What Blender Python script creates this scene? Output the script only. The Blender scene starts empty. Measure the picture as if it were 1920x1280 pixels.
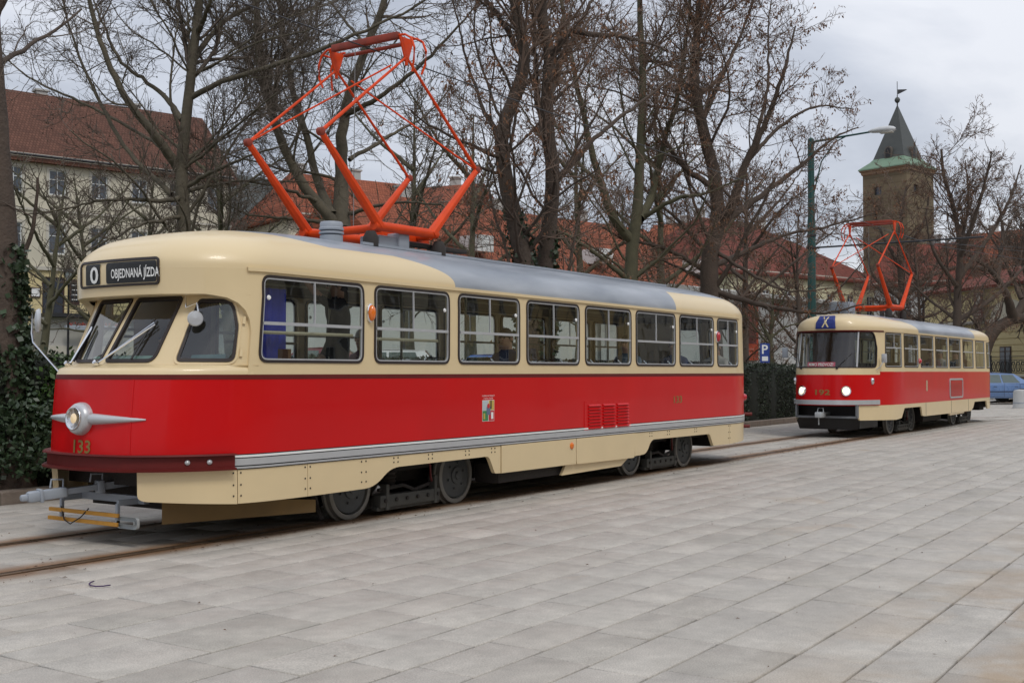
import bpy, bmesh, math, random
import numpy as np
from mathutils import Vector, Matrix
from mathutils.geometry import delaunay_2d_cdt
sc = bpy.context.scene
COL = sc.collection
R = math.radians
rnd = random.Random(7)
NR = np.random.default_rng(11)

# ------------------------------------------------------------------ camera
CAM_H, YAW, PITCH = 1.579, R(33.595), R(1.513)
FPX = 2164.8
cd = bpy.data.cameras.new('camera')
cd.sensor_width = 36.0
cd.lens = FPX / 1920 * 36.0
cd.clip_start, cd.clip_end = 0.1, 6000
cam = bpy.data.objects.new('camera', cd)
cam.location = (0, 0, CAM_H)
cam.rotation_euler = (R(90) + PITCH, 0, YAW - R(90))
COL.objects.link(cam)
sc.camera = cam

# ------------------------------------------------------------------ sky, sun, exposure
SUN_EL, SUN_AZ = R(52), R(238)          # azimuth of the sun, measured from +X towards +Y
wd = bpy.data.worlds.new('World')
sc.world = wd
wd.use_nodes = True
nt = wd.node_tree
nt.nodes.clear()
def wn(t, **k):
    n = nt.nodes.new(t)
    for a, b in k.items(): setattr(n, a, b)
    return n
sky = wn('ShaderNodeTexSky', sky_type='NISHITA')
sky.sun_disc = False
sky.sun_elevation = SUN_EL
sky.sun_rotation = R(90) - SUN_AZ
bg1 = wn('ShaderNodeBackground'); bg1.inputs[1].default_value = 0.10
nt.links.new(sky.outputs[0], bg1.inputs[0])
tc = wn('ShaderNodeTexCoord')
sep = wn('ShaderNodeSeparateXYZ'); nt.links.new(tc.outputs['Generated'], sep.inputs[0])
zz = wn('ShaderNodeMath', operation='MAXIMUM'); nt.links.new(sep.outputs[2], zz.inputs[0]); zz.inputs[1].default_value = 0.0
zp = wn('ShaderNodeMath', operation='ADD'); nt.links.new(zz.outputs[0], zp.inputs[0]); zp.inputs[1].default_value = 0.22
dv = wn('ShaderNodeVectorMath', operation='DIVIDE'); nt.links.new(tc.outputs['Generated'], dv.inputs[0])
cmb = wn('ShaderNodeCombineXYZ')
for i in range(3): nt.links.new(zp.outputs[0], cmb.inputs[i])
nt.links.new(cmb.outputs[0], dv.inputs[1])
nz = wn('ShaderNodeTexNoise'); nz.inputs['Scale'].default_value = 1.05; nz.inputs['Detail'].default_value = 7; nz.inputs['Roughness'].default_value = .52; nz.inputs['Distortion'].default_value = .35
nt.links.new(dv.outputs[0], nz.inputs['Vector'])
cr = wn('ShaderNodeValToRGB')
e = cr.color_ramp.elements
e[0].position, e[0].color = .40, (.43, .465, .54, 1)
e[1].position, e[1].color = .63, (.84, .86, .915, 1)
m_ = e.new(.52); m_.color = (.62, .655, .735, 1)
nt.links.new(nz.outputs[0], cr.inputs[0])
up = wn('ShaderNodeMath', operation='MULTIPLY_ADD'); nt.links.new(zz.outputs[0], up.inputs[0]); up.inputs[1].default_value = .75; up.inputs[2].default_value = .80
bg2 = wn('ShaderNodeBackground')
nt.links.new(cr.outputs[0], bg2.inputs[0]); nt.links.new(up.outputs[0], bg2.inputs[1])
mxs = wn('ShaderNodeMixShader'); mxs.inputs[0].default_value = .9
nt.links.new(bg1.outputs[0], mxs.inputs[1]); nt.links.new(bg2.outputs[0], mxs.inputs[2])
wo = wn('ShaderNodeOutputWorld'); nt.links.new(mxs.outputs[0], wo.inputs[0])

sl = bpy.data.lights.new('sun', 'SUN')
sl.energy, sl.angle, sl.color = 1.2, R(16), (1, .96, .9)
so = bpy.data.objects.new('sun', sl)
sd = Vector((math.cos(SUN_AZ) * math.cos(SUN_EL), math.sin(SUN_AZ) * math.cos(SUN_EL), math.sin(SUN_EL)))
so.rotation_euler = sd.to_track_quat('Z', 'Y').to_euler()
so.location = (0, 0, 60)
COL.objects.link(so)
sc.view_settings.view_transform = 'Standard'
sc.view_settings.look = 'None'
sc.view_settings.exposure = 0.12
sc.view_settings.gamma = 1.0
sc.view_settings.use_curve_mapping = False

# ------------------------------------------------------------------ helpers: pixels to places, objects, meshes
FW = np.array([math.cos(YAW) * math.cos(PITCH), math.sin(YAW) * math.cos(PITCH), math.sin(PITCH)])
RT = np.array([math.sin(YAW), -math.cos(YAW), 0.0])
UPV = np.cross(RT, FW)
def at(u, v, d):
    """world point seen at photo pixel (u, v), d metres along the view axis"""
    p = (FW * FPX + RT * (u - 960) - UPV * (v - 640)) / FPX * d
    return Vector((p[0], p[1], CAM_H + p[2]))

ORG = {}
def root_of(o):
    while o.parent: o = o.parent
    return o
def props(o, label=None, cat=None, group=None, kind=None):
    if label: o['label'] = label
    if cat: o['category'] = cat
    if group: o['group'] = group
    if kind: o['kind'] = kind
    return o
def thing(name, label, cat, loc=(0, 0, 0), rz=0.0, group=None, local=False):
    o = bpy.data.objects.new(name, None)
    o.empty_display_size = .2
    COL.objects.link(o)
    o.location = loc
    o.rotation_euler = (0, 0, rz)
    props(o, label, cat, group)
    ORG[o.name] = Vector((0, 0, 0)) if local else Vector(loc)
    return o
def link_mesh(name, me, mat, parent=None, loc=None):
    o = bpy.data.objects.new(name, me)
    if mat is not None and len(me.materials) == 0:
        for m in (mat if isinstance(mat, (list, tuple)) else [mat]): me.materials.append(m)
    COL.objects.link(o)
    if parent: o.parent = parent
    if loc is not None: o.location = loc
    return o
def finish(me, smooth):
    if smooth:
        me.shade_smooth()
        if smooth is not True: me.set_sharp_from_angle(angle=R(smooth))
def np_mesh(name, V, Q, mat, parent=None, smooth=True, attr=None):
    """V (n,3) floats, Q (m,k) ints: a mesh made with foreach_set"""
    me = bpy.data.meshes.new(name)
    V = np.asarray(V, dtype=np.float32)
    if parent is not None:
        V = V - np.array(ORG[root_of(parent).name], dtype=np.float32)
    Q = np.asarray(Q, dtype=np.int32)
    me.vertices.add(len(V)); me.vertices.foreach_set('co', V.ravel())
    k = Q.shape[1]
    me.loops.add(Q.size); me.loops.foreach_set('vertex_index', Q.ravel())
    me.polygons.add(len(Q))
    me.polygons.foreach_set('loop_start', np.arange(len(Q), dtype=np.int32) * k)
    me.polygons.foreach_set('loop_total', np.full(len(Q), k, dtype=np.int32))
    me.update(calc_edges=True)
    if attr is not None:
        a = me.attributes.new('rnd', 'FLOAT', 'FACE')
        a.data.foreach_set('value', np.asarray(attr, dtype=np.float32))
    finish(me, smooth)
    return link_mesh(name, me, mat, parent)

class MB:
    def __init__(s): s.v = []; s.f = []; s.m = []
    def add(s, vs, fs, mi=0):
        b = len(s.v)
        s.v += [Vector(p) for p in vs]
        s.f += [tuple(b + i for i in f) for f in fs]
        s.m += [mi] * len(fs)
        return s
    def box(s, c, size, rot=None, mi=0, taper=1.0):
        x, y, z = size[0] / 2, size[1] / 2, size[2] / 2
        vs = [Vector((a * x * (taper if k > 0 else 1), b * y * (taper if k > 0 else 1), k * z)) for k in (-1, 1) for b in (-1, 1) for a in (-1, 1)]
        if rot is not None: vs = [rot @ v for v in vs]
        c = Vector(c)
        return s.add([v + c for v in vs], [(0, 2, 3, 1), (4, 5, 7, 6), (0, 1, 5, 4), (2, 6, 7, 3), (0, 4, 6, 2), (1, 3, 7, 5)], mi)
    def cbox(s, c, size, b=.01, rot=None, mi=0):
        """box with chamfered edges"""
        bm = bmesh.new(); bmesh.ops.create_cube(bm, size=1)
        for v in bm.verts: v.co = Vector((v.co.x * size[0], v.co.y * size[1], v.co.z * size[2]))
        bmesh.ops.bevel(bm, geom=bm.edges[:], offset=b, segments=2, affect='EDGES', profile=.5)
        bm.verts.index_update()
        vs = [v.co.copy() for v in bm.verts]; fs = [[v.index for v in f.verts] for f in bm.faces]
        bm.free()
        if rot is not None: vs = [rot @ v for v in vs]
        return s.add([v + Vector(c) for v in vs], fs, mi)
    def tube(s, pts, r, n=8, cap=True, mi=0, sq=None):
        pts = [Vector(p) for p in pts]; k = len(pts)
        rs = r if isinstance(r, (list, tuple)) else [r] * k
        vs = []; fs = []
        ref = None
        for i, p in enumerate(pts):
            t = (pts[min(i + 1, k - 1)] - pts[max(i - 1, 0)]).normalized()
            if ref is None:
                ref = Vector((0, 0, 1)) if abs(t.z) < .9 else Vector((0, 1, 0))
            a = t.cross(ref).normalized(); b = a.cross(t).normalized()
            for j in range(n):
                w = 2 * math.pi * (j + (.5 if sq else 0)) / n
                vs.append(p + a * (math.cos(w) * rs[i]) + b * (math.sin(w) * rs[i]))
        for i in range(k - 1):
            for j in range(n):
                fs.append((i * n + j, i * n + (j + 1) % n, (i + 1) * n + (j + 1) % n, (i + 1) * n + j))
        if cap: fs += [tuple(range(n))[::-1], tuple((k - 1) * n + j for j in range(n))]
        return s.add(vs, fs, mi)
    def lathe(s, c, prof, axis=(0, 0, 1), n=24, mi=0):
        """prof: (radius, height along axis)"""
        ax = Vector(axis).normalized()
        a = ax.orthogonal().normalized(); b = ax.cross(a)
        vs = []; fs = []
        for rr, h in prof:
            for j in range(n):
                w = 2 * math.pi * j / n
                vs.append(Vector(c) + ax * h + a * (rr * math.cos(w)) + b * (rr * math.sin(w)))
        for i in range(len(prof) - 1):
            for j in range(n):
                fs.append((i * n + j, i * n + (j + 1) % n, (i + 1) * n + (j + 1) % n, (i + 1) * n + j))
        if prof[0][0] > 1e-5: fs.append(tuple(range(n))[::-1])
        if prof[-1][0] > 1e-5: fs.append(tuple((len(prof) - 1) * n + j for j in range(n)))
        return s.add(vs, fs, mi)
    def prism(s, poly, o, ax, ay, az, h, mi=0):
        """2-D polygon in the frame (o, ax, ay), extruded h along az"""
        o, ax, ay, az = Vector(o), Vector(ax), Vector(ay), Vector(az)
        n = len(poly)
        vs = [o + ax * p[0] + ay * p[1] for p in poly] + [o + ax * p[0] + ay * p[1] + az * h for p in poly]
        fs = [tuple(range(n))[::-1], tuple(range(n, 2 * n))] + [(i, (i + 1) % n, n + (i + 1) % n, n + i) for i in range(n)]
        return s.add(vs, fs, mi)
    def rows(s, rows, closed=False, mi=0):
        n = len(rows[0])
        vs = [p for r_ in rows for p in r_]; fs = []
        for i in range(len(rows) - 1):
            for j in range(n if closed else n - 1):
                fs.append((i * n + j, i * n + (j + 1) % n, (i + 1) * n + (j + 1) % n, (i + 1) * n + j))
        return s.add(vs, fs, mi)
    def build(s, name, mat, parent=None, smooth=False, label=None, kind=None):
        me = bpy.data.meshes.new(name)
        off = ORG[root_of(parent).name] if parent is not None else Vector((0, 0, 0))
        me.from_pydata([tuple(v - off) for v in s.v], [], s.f)
        mats = mat if isinstance(mat, (list, tuple)) else [mat]
        for m in mats: me.materials.append(m)
        if len(mats) > 1: me.polygons.foreach_set('material_index', s.m)
        me.update()
        finish(me, smooth)
        o = link_mesh(name, me, None, parent)
        if label: o['label'] = label
        if kind: o['kind'] = kind
        return o

def rpoly(pts, r, n=5):
    """polygon with rounded corners (2-D)"""
    rs = r if isinstance(r, (list, tuple)) else [r] * len(pts)
    out = []
    k = len(pts)
    for i in range(k):
        p = Vector(pts[i]); a = Vector(pts[i - 1]) - p; b = Vector(pts[(i + 1) % k]) - p
        la, lb = a.length, b.length
        a.normalize(); b.normalize()
        ang = a.angle(b)
        t = min(rs[i] / math.tan(ang / 2), la * .49, lb * .49)
        if rs[i] <= 1e-6: out.append((p.x, p.y)); continue
        p0, p1 = p + a * t, p + b * t
        for j in range(n + 1):
            w = j / n
            q = p0 * (1 - w) ** 2 + p * 2 * w * (1 - w) + p1 * w * w
            # push the quadratic slightly out so that it is close to an arc
            out.append((q.x, q.y))
    return out
def rrect(x0, x1, y0, y1, r, n=5): return rpoly([(x0, y0), (x1, y0), (x1, y1), (x0, y1)], r, n)
def inset(poly, d):
    k = len(poly); out = []
    for i in range(k):
        p = Vector(poly[i]); a = (p - Vector(poly[i - 1])); b = (Vector(poly[(i + 1) % k]) - p)
        if a.length < 1e-7: a = b
        if b.length < 1e-7: b = a
        a.normalize(); b.normalize()
        na, nb = Vector((-a.y, a.x)), Vector((-b.y, b.x))
        m = (na + nb); m = m / max(m.length_squared / 2, .3)
        out.append((p.x + m.x * d, p.y + m.y * d))
    return out
def dens(l, step=.1):
    out = []
    for i in range(len(l)):
        p, q = l[i], l[(i + 1) % len(l)]
        k = max(1, int(math.hypot(q[0] - p[0], q[1] - p[1]) / step))
        out += [(p[0] + (q[0] - p[0]) * j / k, p[1] + (q[1] - p[1]) * j / k) for j in range(k)]
    return out
def dens2(a, b, step=.1):
    oa, ob = [], []
    for i in range(len(a)):
        p, q = a[i], a[(i + 1) % len(a)]; r, s = b[i], b[(i + 1) % len(a)]
        k = max(1, int(math.hypot(q[0] - p[0], q[1] - p[1]) / step))
        for j in range(k):
            w = j / k
            oa.append((p[0] + (q[0] - p[0]) * w, p[1] + (q[1] - p[1]) * w)); ob.append((r[0] + (s[0] - r[0]) * w, r[1] + (s[1] - r[1]) * w))
    return oa, ob
def inside(poly, x, y):
    c = False; k = len(poly); j = k - 1
    for i in range(k):
        xi, yi = poly[i]; xj, yj = poly[j]
        if (yi > y) != (yj > y) and x < (xj - xi) * (y - yi) / (yj - yi) + xi: c = not c
        j = i
    return c

# ------------------------------------------------------------------ materials
MATS = {}
def mat(name, col, rough=.6, metal=0.0, var=.12, vscale=6.0, bump=0.0, bscale=40.0, coat=0.0, spec=.5, var2=None, attr=False, island=False, detail=5, emit=None):
    """procedural Principled material: base colour varied by object-space noise (and by piece), optional bump"""
    m = bpy.data.materials.new(name); m.use_nodes = True
    t = m.node_tree; b = t.nodes['Principled BSDF']
    L = t.links.new
    tcn = t.nodes.new('ShaderNodeTexCoord')
    n1 = t.nodes.new('ShaderNodeTexNoise'); n1.inputs['Scale'].default_value = vscale; n1.inputs['Detail'].default_value = detail
    L(tcn.outputs['Object'], n1.inputs['Vector'])
    mx = t.nodes.new('ShaderNodeMix'); mx.data_type = 'RGBA'
    c = Vector(col[:3])
    lo, hi = c * (1 - var), c * (1 + var)
    if var2: hi = Vector(var2)
    mx.inputs[6].default_value = (*lo, 1); mx.inputs[7].default_value = (*hi, 1)
    L(n1.outputs[0], mx.inputs[0])
    out = mx.outputs[2]
    if attr or island:
        if attr:
            an = t.nodes.new('ShaderNodeAttribute'); an.attribute_name = 'rnd'; src = an.outputs['Fac']
        else:
            gi = t.nodes.new('ShaderNodeNewGeometry'); src = gi.outputs['Random Per Island']
        mr = t.nodes.new('ShaderNodeMapRange'); mr.inputs[3].default_value = .72; mr.inputs[4].default_value = 1.28
        L(src, mr.inputs[0])
        vm = t.nodes.new('ShaderNodeVectorMath'); vm.operation = 'SCALE'
        L(out, vm.inputs[0]); L(mr.outputs[0], vm.inputs['Scale'])
        out = vm.outputs[0]
    L(out, b.inputs['Base Color'])
    rm = t.nodes.new('ShaderNodeMapRange'); rm.inputs[3].default_value = max(.02, rough * .85); rm.inputs[4].default_value = min(1, rough * 1.15)
    L(n1.outputs[0], rm.inputs[0]); L(rm.outputs[0], b.inputs['Roughness'])
    b.inputs['Metallic'].default_value = metal
    b.inputs['Specular IOR Level'].default_value = spec
    if coat: b.inputs['Coat Weight'].default_value = coat; b.inputs['Coat Roughness'].default_value = .03
    if bump:
        n2 = t.nodes.new('ShaderNodeTexNoise'); n2.inputs['Scale'].default_value = bscale; n2.inputs['Detail'].default_value = 3
        L(tcn.outputs['Object'], n2.inputs['Vector'])
        bp = t.nodes.new('ShaderNodeBump'); bp.inputs['Strength'].default_value = bump; bp.inputs['Distance'].default_value = .02
        L(n2.outputs[0], bp.inputs['Height']); L(bp.outputs[0], b.inputs['Normal'])
    if emit:
        b.inputs['Emission Color'].default_value = (*emit[:3], 1); b.inputs['Emission Strength'].default_value = emit[3]
    MATS[name] = m
    return m
def glass(name, tint=(.86, .9, .88), refl=1.0):
    m = bpy.data.materials.new(name); m.use_nodes = True
    t = m.node_tree; t.nodes.clear(); L = t.links.new
    o = t.nodes.new('ShaderNodeOutputMaterial')
    tr = t.nodes.new('ShaderNodeBsdfTransparent'); tr.inputs[0].default_value = (*tint, 1)
    gl = t.nodes.new('ShaderNodeBsdfGlossy'); gl.inputs['Roughness'].default_value = .01; gl.inputs[0].default_value = (refl, refl, refl, 1)
    lw = t.nodes.new('ShaderNodeLayerWeight'); lw.inputs[0].default_value = .5
    pw = t.nodes.new('ShaderNodeMath'); pw.operation = 'POWER'; L(lw.outputs['Facing'], pw.inputs[0]); pw.inputs[1].default_value = 4.0
    fr = t.nodes.new('ShaderNodeMath'); fr.operation = 'MULTIPLY_ADD'; L(pw.outputs[0], fr.inputs[0]); fr.inputs[1].default_value = .85; fr.inputs[2].default_value = .07
    tcn = t.nodes.new('ShaderNodeTexCoord')
    n2 = t.nodes.new('ShaderNodeTexNoise'); n2.inputs['Scale'].default_value = 2.2; n2.inputs['Detail'].default_value = 1
    L(tcn.outputs['Object'], n2.inputs['Vector'])
    bp = t.nodes.new('ShaderNodeBump'); bp.inputs['Strength'].default_value = .05; bp.inputs['Distance'].default_value = .05
    L(n2.outputs[0], bp.inputs['Height']); L(bp.outputs[0], gl.inputs['Normal'])
    mx = t.nodes.new('ShaderNodeMixShader')
    L(fr.outputs[0], mx.inputs[0]); L(tr.outputs[0], mx.inputs[1]); L(gl.outputs[0], mx.inputs[2]); L(mx.outputs[0], o.inputs[0])
    MATS[name] = m
    return m

M_RED = mat('red_paint', (.56, .0022, .004), .30, var=.10, vscale=1.1, coat=.16, bump=.30, bscale=1.2, spec=.26)
M_CREAM = mat('cream_paint', (.70, .555, .325), .38, var=.07, vscale=2.2, coat=.25, bump=.03, bscale=2.0)
M_DRED = mat('dark_red_paint', (.12, .012, .010), .5, var=.2, vscale=5, spec=.25)
M_ALU = mat('aluminium', (.50, .51, .52), .34, .35, var=.08, vscale=8)
M_CHROME = mat('chrome', (.75, .76, .78), .14, 1.0, var=.04)
M_GREYP = mat('grey_paint', (.30, .33, .37), .5, var=.10, vscale=6)
M_RUBBER = mat('brown_rubber', (.022, .014, .012), .55, var=.2)
M_BLACK = mat('black_paint', (.012, .012, .013), .5, var=.3)
M_UNDER = mat('underframe_grime', (.028, .023, .02), .8, var=.4, vscale=9, bump=.3, bscale=30)
M_WHEEL = mat('wheel_steel', (.085, .09, .092), .6, .3, var=.25, vscale=14)
M_TYRE = mat('tyre_steel', (.20, .19, .17), .55, .2, var=.2, vscale=14)
M_ORANGE = mat('orange_paint', (.66, .058, .006), .5, var=.25, vscale=9, spec=.25)
M_SOOT = mat('sooty_orange_paint', (.5, .05, .015), .6, var=.1, vscale=5, var2=(.03, .02, .015))
M_WOODO = mat('ochre_board', (.52, .25, .035), .6, var=.25, vscale=12)
M_GLASS = glass('window_glass')
M_GLASSD = glass('reflection_tinted_glass', (.40, .50, .53), 1.2)  # blue-green tint stands in for reflections on the cab quarter windows
M_AMBER = mat('amber_lens', (.75, .17, .01), .15, var=.06, coat=.8)
M_REDL = mat('red_lens', (.45, .02, .03), .15, var=.06, coat=.8)
M_LAMPON = mat('lit_headlamp', (.9, .85, .7), .2, var=.1, vscale=30, emit=(1, .86, .6, 1.1))
M_LAMP1 = mat('dim_headlamp', (.62, .52, .36), .12, var=.3, vscale=18, coat=1, emit=(1, .7, .35, .35))
M_GOLD = mat('gold_number', (.23, .15, .035), .5, var=.2)
M_WHITE = mat('white_print', (.78, .78, .76), .5, var=.03)
M_BLUE = mat('blue_enamel', (.012, .025, .17), .35, var=.08)
M_INT = mat('interior_panel', (.20, .165, .11), .55, var=.08, vscale=3)
M_FLOOR = mat('interior_floor', (.05, .04, .035), .8, var=.2)
M_SEAT = mat('dark_leatherette', (.045, .022, .018), .5, var=.2)
M_RAIL = mat('cream_rail', (.42, .38, .26), .4, var=.06)
M_CURT = mat('blue_cloth', (.012, .022, .26), .8, var=.3, vscale=7)
M_SKIN = mat('skin', (.50, .29, .20), .55, var=.08)
M_HAIR = mat('hair', (.05, .035, .025), .7, var=.3)

# ================================================================== the setting: ground, track, kerb, terrain
def struct_root(name): return props(thing(name, None, None), kind='structure')
YC = 9.06                                   # centre line of the track
def slab_material():
    m = bpy.data.materials.new('granite_slab'); m.use_nodes = True
    t = m.node_tree; b = t.nodes['Principled BSDF']; L = t.links.new
    N = t.nodes.new
    geo = N('ShaderNodeNewGeometry')
    sp = N('ShaderNodeSeparateXYZ'); L(geo.outputs['Position'], sp.inputs[0])
    an = N('ShaderNodeAttribute'); an.attribute_name = 'rnd'
    cr = N('ShaderNodeValToRGB'); e = cr.color_ramp.elements
    e[0].color = (.385, .356, .308, 1); e[1].color = (.455, .420, .366, 1)
    q = e.new(.30); q.color = (.432, .394, .342, 1)
    q = e.new(.65); q.color = (.425, .394, .346, 1)
    L(an.outputs['Fac'], cr.inputs[0])
    def noise(sc_, det=3, dist=0.0):
        n = N('ShaderNodeTexNoise'); n.inputs['Scale'].default_value = sc_; n.inputs['Detail'].default_value = det; n.inputs['Distortion'].default_value = dist
        L(geo.outputs['Position'], n.inputs['Vector']); return n.outputs[0]
    def mrange(src, a, b_, c, d):
        r = N('ShaderNodeMapRange'); r.inputs[1].default_value = a; r.inputs[2].default_value = b_; r.inputs[3].default_value = c; r.inputs[4].default_value = d
        L(src, r.inputs[0]); return r.outputs[0]
    def math_(op, a, b_=None):
        n = N('ShaderNodeMath'); n.operation = op
        for i, s_ in enumerate((a, b_)):
            if s_ is None: continue
            if isinstance(s_, (int, float)): n.inputs[i].default_value = s_
            else: L(s_, n.inputs[i])
        return n.outputs[0]
    def mix(fac, a, col):
        x = N('ShaderNodeMix'); x.data_type = 'RGBA'
        L(fac, x.inputs[0]); L(a, x.inputs[6]); x.inputs[7].default_value = (*col, 1); return x.outputs[2]
    speck = mrange(noise(120, 3), .3, .7, .74, 1.22)
    blot = math_('MULTIPLY', mrange(noise(2.2, 6, .5), .3, .72, .86, 1.09), mrange(noise(9, 4), .3, .7, .92, 1.07))
    f = math_('MULTIPLY', speck, blot)
    vs = N('ShaderNodeVectorMath'); vs.operation = 'SCALE'; L(cr.outputs[0], vs.inputs[0]); L(f, vs.inputs['Scale'])
    col = vs.outputs[0]
    # rust and grime that lies along the rails
    rust = None
    for yr in (8.33, 9.79):
        dy = math_('ABSOLUTE', math_('SUBTRACT', sp.outputs[1], yr))
        g = mrange(dy, .04, .50, 1.0, 0.0)
        rust = g if rust is None else math_('MAXIMUM', rust, g)
    rust = math_('MULTIPLY', math_('POWER', rust, 1.7), mrange(noise(2.6, 6, .6), .30, .58, .3, 1.0))
    rust = math_('MULTIPLY', rust, mrange(sp.outputs[0], 34, 36, 1, 0))
    col = mix(math_('MULTIPLY', rust, .9), col, (.19, .105, .05))
    spot = mrange(noise(.62, 5, .7), .66, .76, 0, .4)
    col = mix(spot, col, (.34, .215, .10))
    edge = math_('MULTIPLY', mrange(sp.outputs[1], 1.2, 2.5, 1, 0), mrange(noise(1.5, 5, .6), .42, .60, 0, .65))
    col = mix(edge, col, (.33, .225, .125))
    near = None
    for yr in (8.33, 9.79):
        q = mrange(math_('ABSOLUTE', math_('SUBTRACT', sp.outputs[1], yr)), .09, .30, 1, 0)
        near = q if near is None else math_('MAXIMUM', near, q)
    near = math_('MULTIPLY', math_('MULTIPLY', near, mrange(noise(4, 5, .4), .28, .55, .45, 1.0)), mrange(sp.outputs[0], 34, 36, 1, 0))
    col = mix(near, col, (.19, .095, .038))
    damp = mrange(noise(.9, 6, .8), .58, .74, 0, .16)
    col = mix(damp, col, (.20, .185, .165))
    L(col, b.inputs['Base Color'])
    L(mrange(noise(3, 4), .3, .7, .55, .8), b.inputs['Roughness'])
    bp = N('ShaderNodeBump'); bp.inputs['Strength'].default_value = .25; bp.inputs['Distance'].default_value = .004
    L(noise(160, 3), bp.inputs['Height']); L(bp.outputs[0], b.inputs['Normal'])
    return m
M_SLAB = slab_material()
M_BED = mat('joint_sand', (.085, .062, .042), .95, var=.35, vscale=3, bump=.4, bscale=60)
M_GROUND = mat('grey_paving', (.34, .33, .31), .8, var=.16, vscale=.8, bump=.2, bscale=8)
M_STEEL = mat('worn_rail_steel', (.16, .105, .065), .42, .55, var=.45, vscale=5)
M_RUST = mat('rusty_groove', (.07, .032, .014), .9, var=.4, vscale=9)
M_KERB = mat('kerb_granite', (.19, .155, .125), .85, var=.3, vscale=7, bump=.4, bscale=25)
M_SOIL = mat('soil', (.055, .042, .028), .95, var=.4, vscale=2.5, bump=.6, bscale=14)
M_LAWN = mat('winter_lawn', (.075, .085, .03), .95, var=.35, vscale=.7, bump=.5, bscale=20)

def sheet(name, x0, x1, y0, y1, z, m):
    o = MB().add([(x0, y0, z), (x1, y0, z), (x1, y1, z), (x0, y1, z)], [(0, 1, 2, 3)]).build(name, m)
    props(o, kind='structure'); return o
sheet('ground', -2500, 2500, -2500, 2500, -.12, M_GROUND)
bed = sheet('paving_bed', -6, 66, -2.2, 12.66, -.022, M_BED)

# granite slabs in courses along the track: the 300 largest in view one by one, the rest joined
ROWS = [-2.05, -1.66, -1.27, -.85, -.45, -.05, .34, .73, 1.11, 1.49, 1.88, 2.27, 2.74, 3.12, 3.50, 3.89, 4.26, 4.65, 5.04, 5.61, 6.0, 6.38, 6.82, 7.2, 7.54,
        7.9, 8.262, None, 8.412, 8.84, 9.27, 9.712, None, 9.862, 10.3, 10.72, 11.14, 11.56, 11.98, 12.3, 12.64]
def slab_geo(x0, x1, y0, y1, z, tx, ty):
    g, gy, b = .0045, .0075, .008
    xa, xb, ya, yb = x0 + g, x1 - g, y0 + gy, y1 - gy
    cx, cy = (xa + xb) / 2, (ya + yb) / 2
    h = lambda x, y: z + (x - cx) * tx + (y - cy) * ty
    o = [(xa, ya), (xb, ya), (xb, yb), (xa, yb)]
    i = [(xa + b, ya + b), (xb - b, ya + b), (xb - b, yb - b), (xa + b, yb - b)]
    V = [(x, y, -.021) for x, y in o] + [(x, y, h(x, y) - b * .6) for x, y in o] + [(x, y, h(x, y)) for x, y in i]
    Q = [(0, 1, 5, 4), (1, 2, 6, 5), (2, 3, 7, 6), (3, 0, 4, 7), (4, 5, 9, 8), (5, 6, 10, 9), (6, 7, 11, 10), (7, 4, 8, 11), (8, 9, 10, 11)]
    return V, Q
slabs = []
prev = None
for k, y in enumerate(ROWS):
    if y is None: prev = None; continue
    if prev is not None:
        x = -4.0 + rnd.uniform(-.5, .2)
        while x < 62:
            l = rnd.choice((.62, .68, .69, .70, .72, .9, 1.02)) if y < 7.6 else rnd.uniform(.75, 1.15)
            slabs.append((x, x + l, prev, y)); x += l
    prev = y
far_rows = [(8.262, 8.412), (9.712, 9.862)]
for a_, b_ in far_rows:                     # past the start of the curve the rails leave these slots
    x = 35.2
    while x < 62: slabs.append((x, x + .9, a_, b_)); x += .9
def seen(s):
    cx, cy = (s[0] + s[1]) / 2, (s[2] + s[3]) / 2
    d = cx * FW[0] + cy * FW[1]; l = cx * RT[0] + cy * RT[1]
    if d < 3.9 or abs(l / d) > .47: return 0
    if cy > 8.4 and 6.4 < cx < 21: return 0
    return (s[1] - s[0]) * (s[3] - s[2]) / d ** 3
slabs.sort(key=seen, reverse=True)
paving = struct_root('stone_paving')
VV, QQ, AA = [], [], []
for i, s in enumerate(slabs):
    V, Q = slab_geo(*s, rnd.gauss(0, .0012), rnd.gauss(0, .0016), rnd.gauss(0, .003))
    a = rnd.random()
    if i < 300:
        np_mesh('paving_slab', V, Q, M_SLAB, paving, smooth=False, attr=[a] * len(Q))
    else:
        n = len(VV); VV += V; QQ += [tuple(j + n for j in q) for q in Q]; AA += [a] * len(Q)
props(np_mesh('paving_slabs_beyond', VV, QQ, M_SLAB, paving, smooth=False, attr=AA), kind='stuff')

# the track: grooved rails, straight as far as x = 35, then a tight curve towards the square
def centre(s):
    if s <= 35: return Vector((s, YC, 0)), Vector((0, 1, 0))
    r0 = 21.6; w = (s - 35) / r0
    return Vector((35 + r0 * math.sin(w), YC - r0 * (1 - math.cos(w)), 0)), Vector((math.sin(w), math.cos(w), 0))
track = struct_root('tram_track')
SS = [-6 + 2.5 * i for i in range(17)] + [35 + .7 * i for i in range(28)]
for sgn in (-1, 1):
    g = .7175
    for nm, prof, m in (('rail', [(g + .058, -.02), (g + .058, .003), (g + .052, .006), (g + .006, .006), (g, .001), (g, -.02)], M_STEEL),
                        ('rail_groove', [(g, -.016), (g - .042, -.016)], M_RUST),
                        ('guard_lip', [(g - .042, -.02), (g - .042, .002), (g - .062, .002), (g - .062, -.02)], M_STEEL)):
        rows_ = []
        for s in SS:
            c, n = centre(s)
            rows_.append([c + n * (sgn * q) + Vector((0, 0, z)) for q, z in prof])
        MB().rows(rows_).build(nm, m, track)

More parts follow.
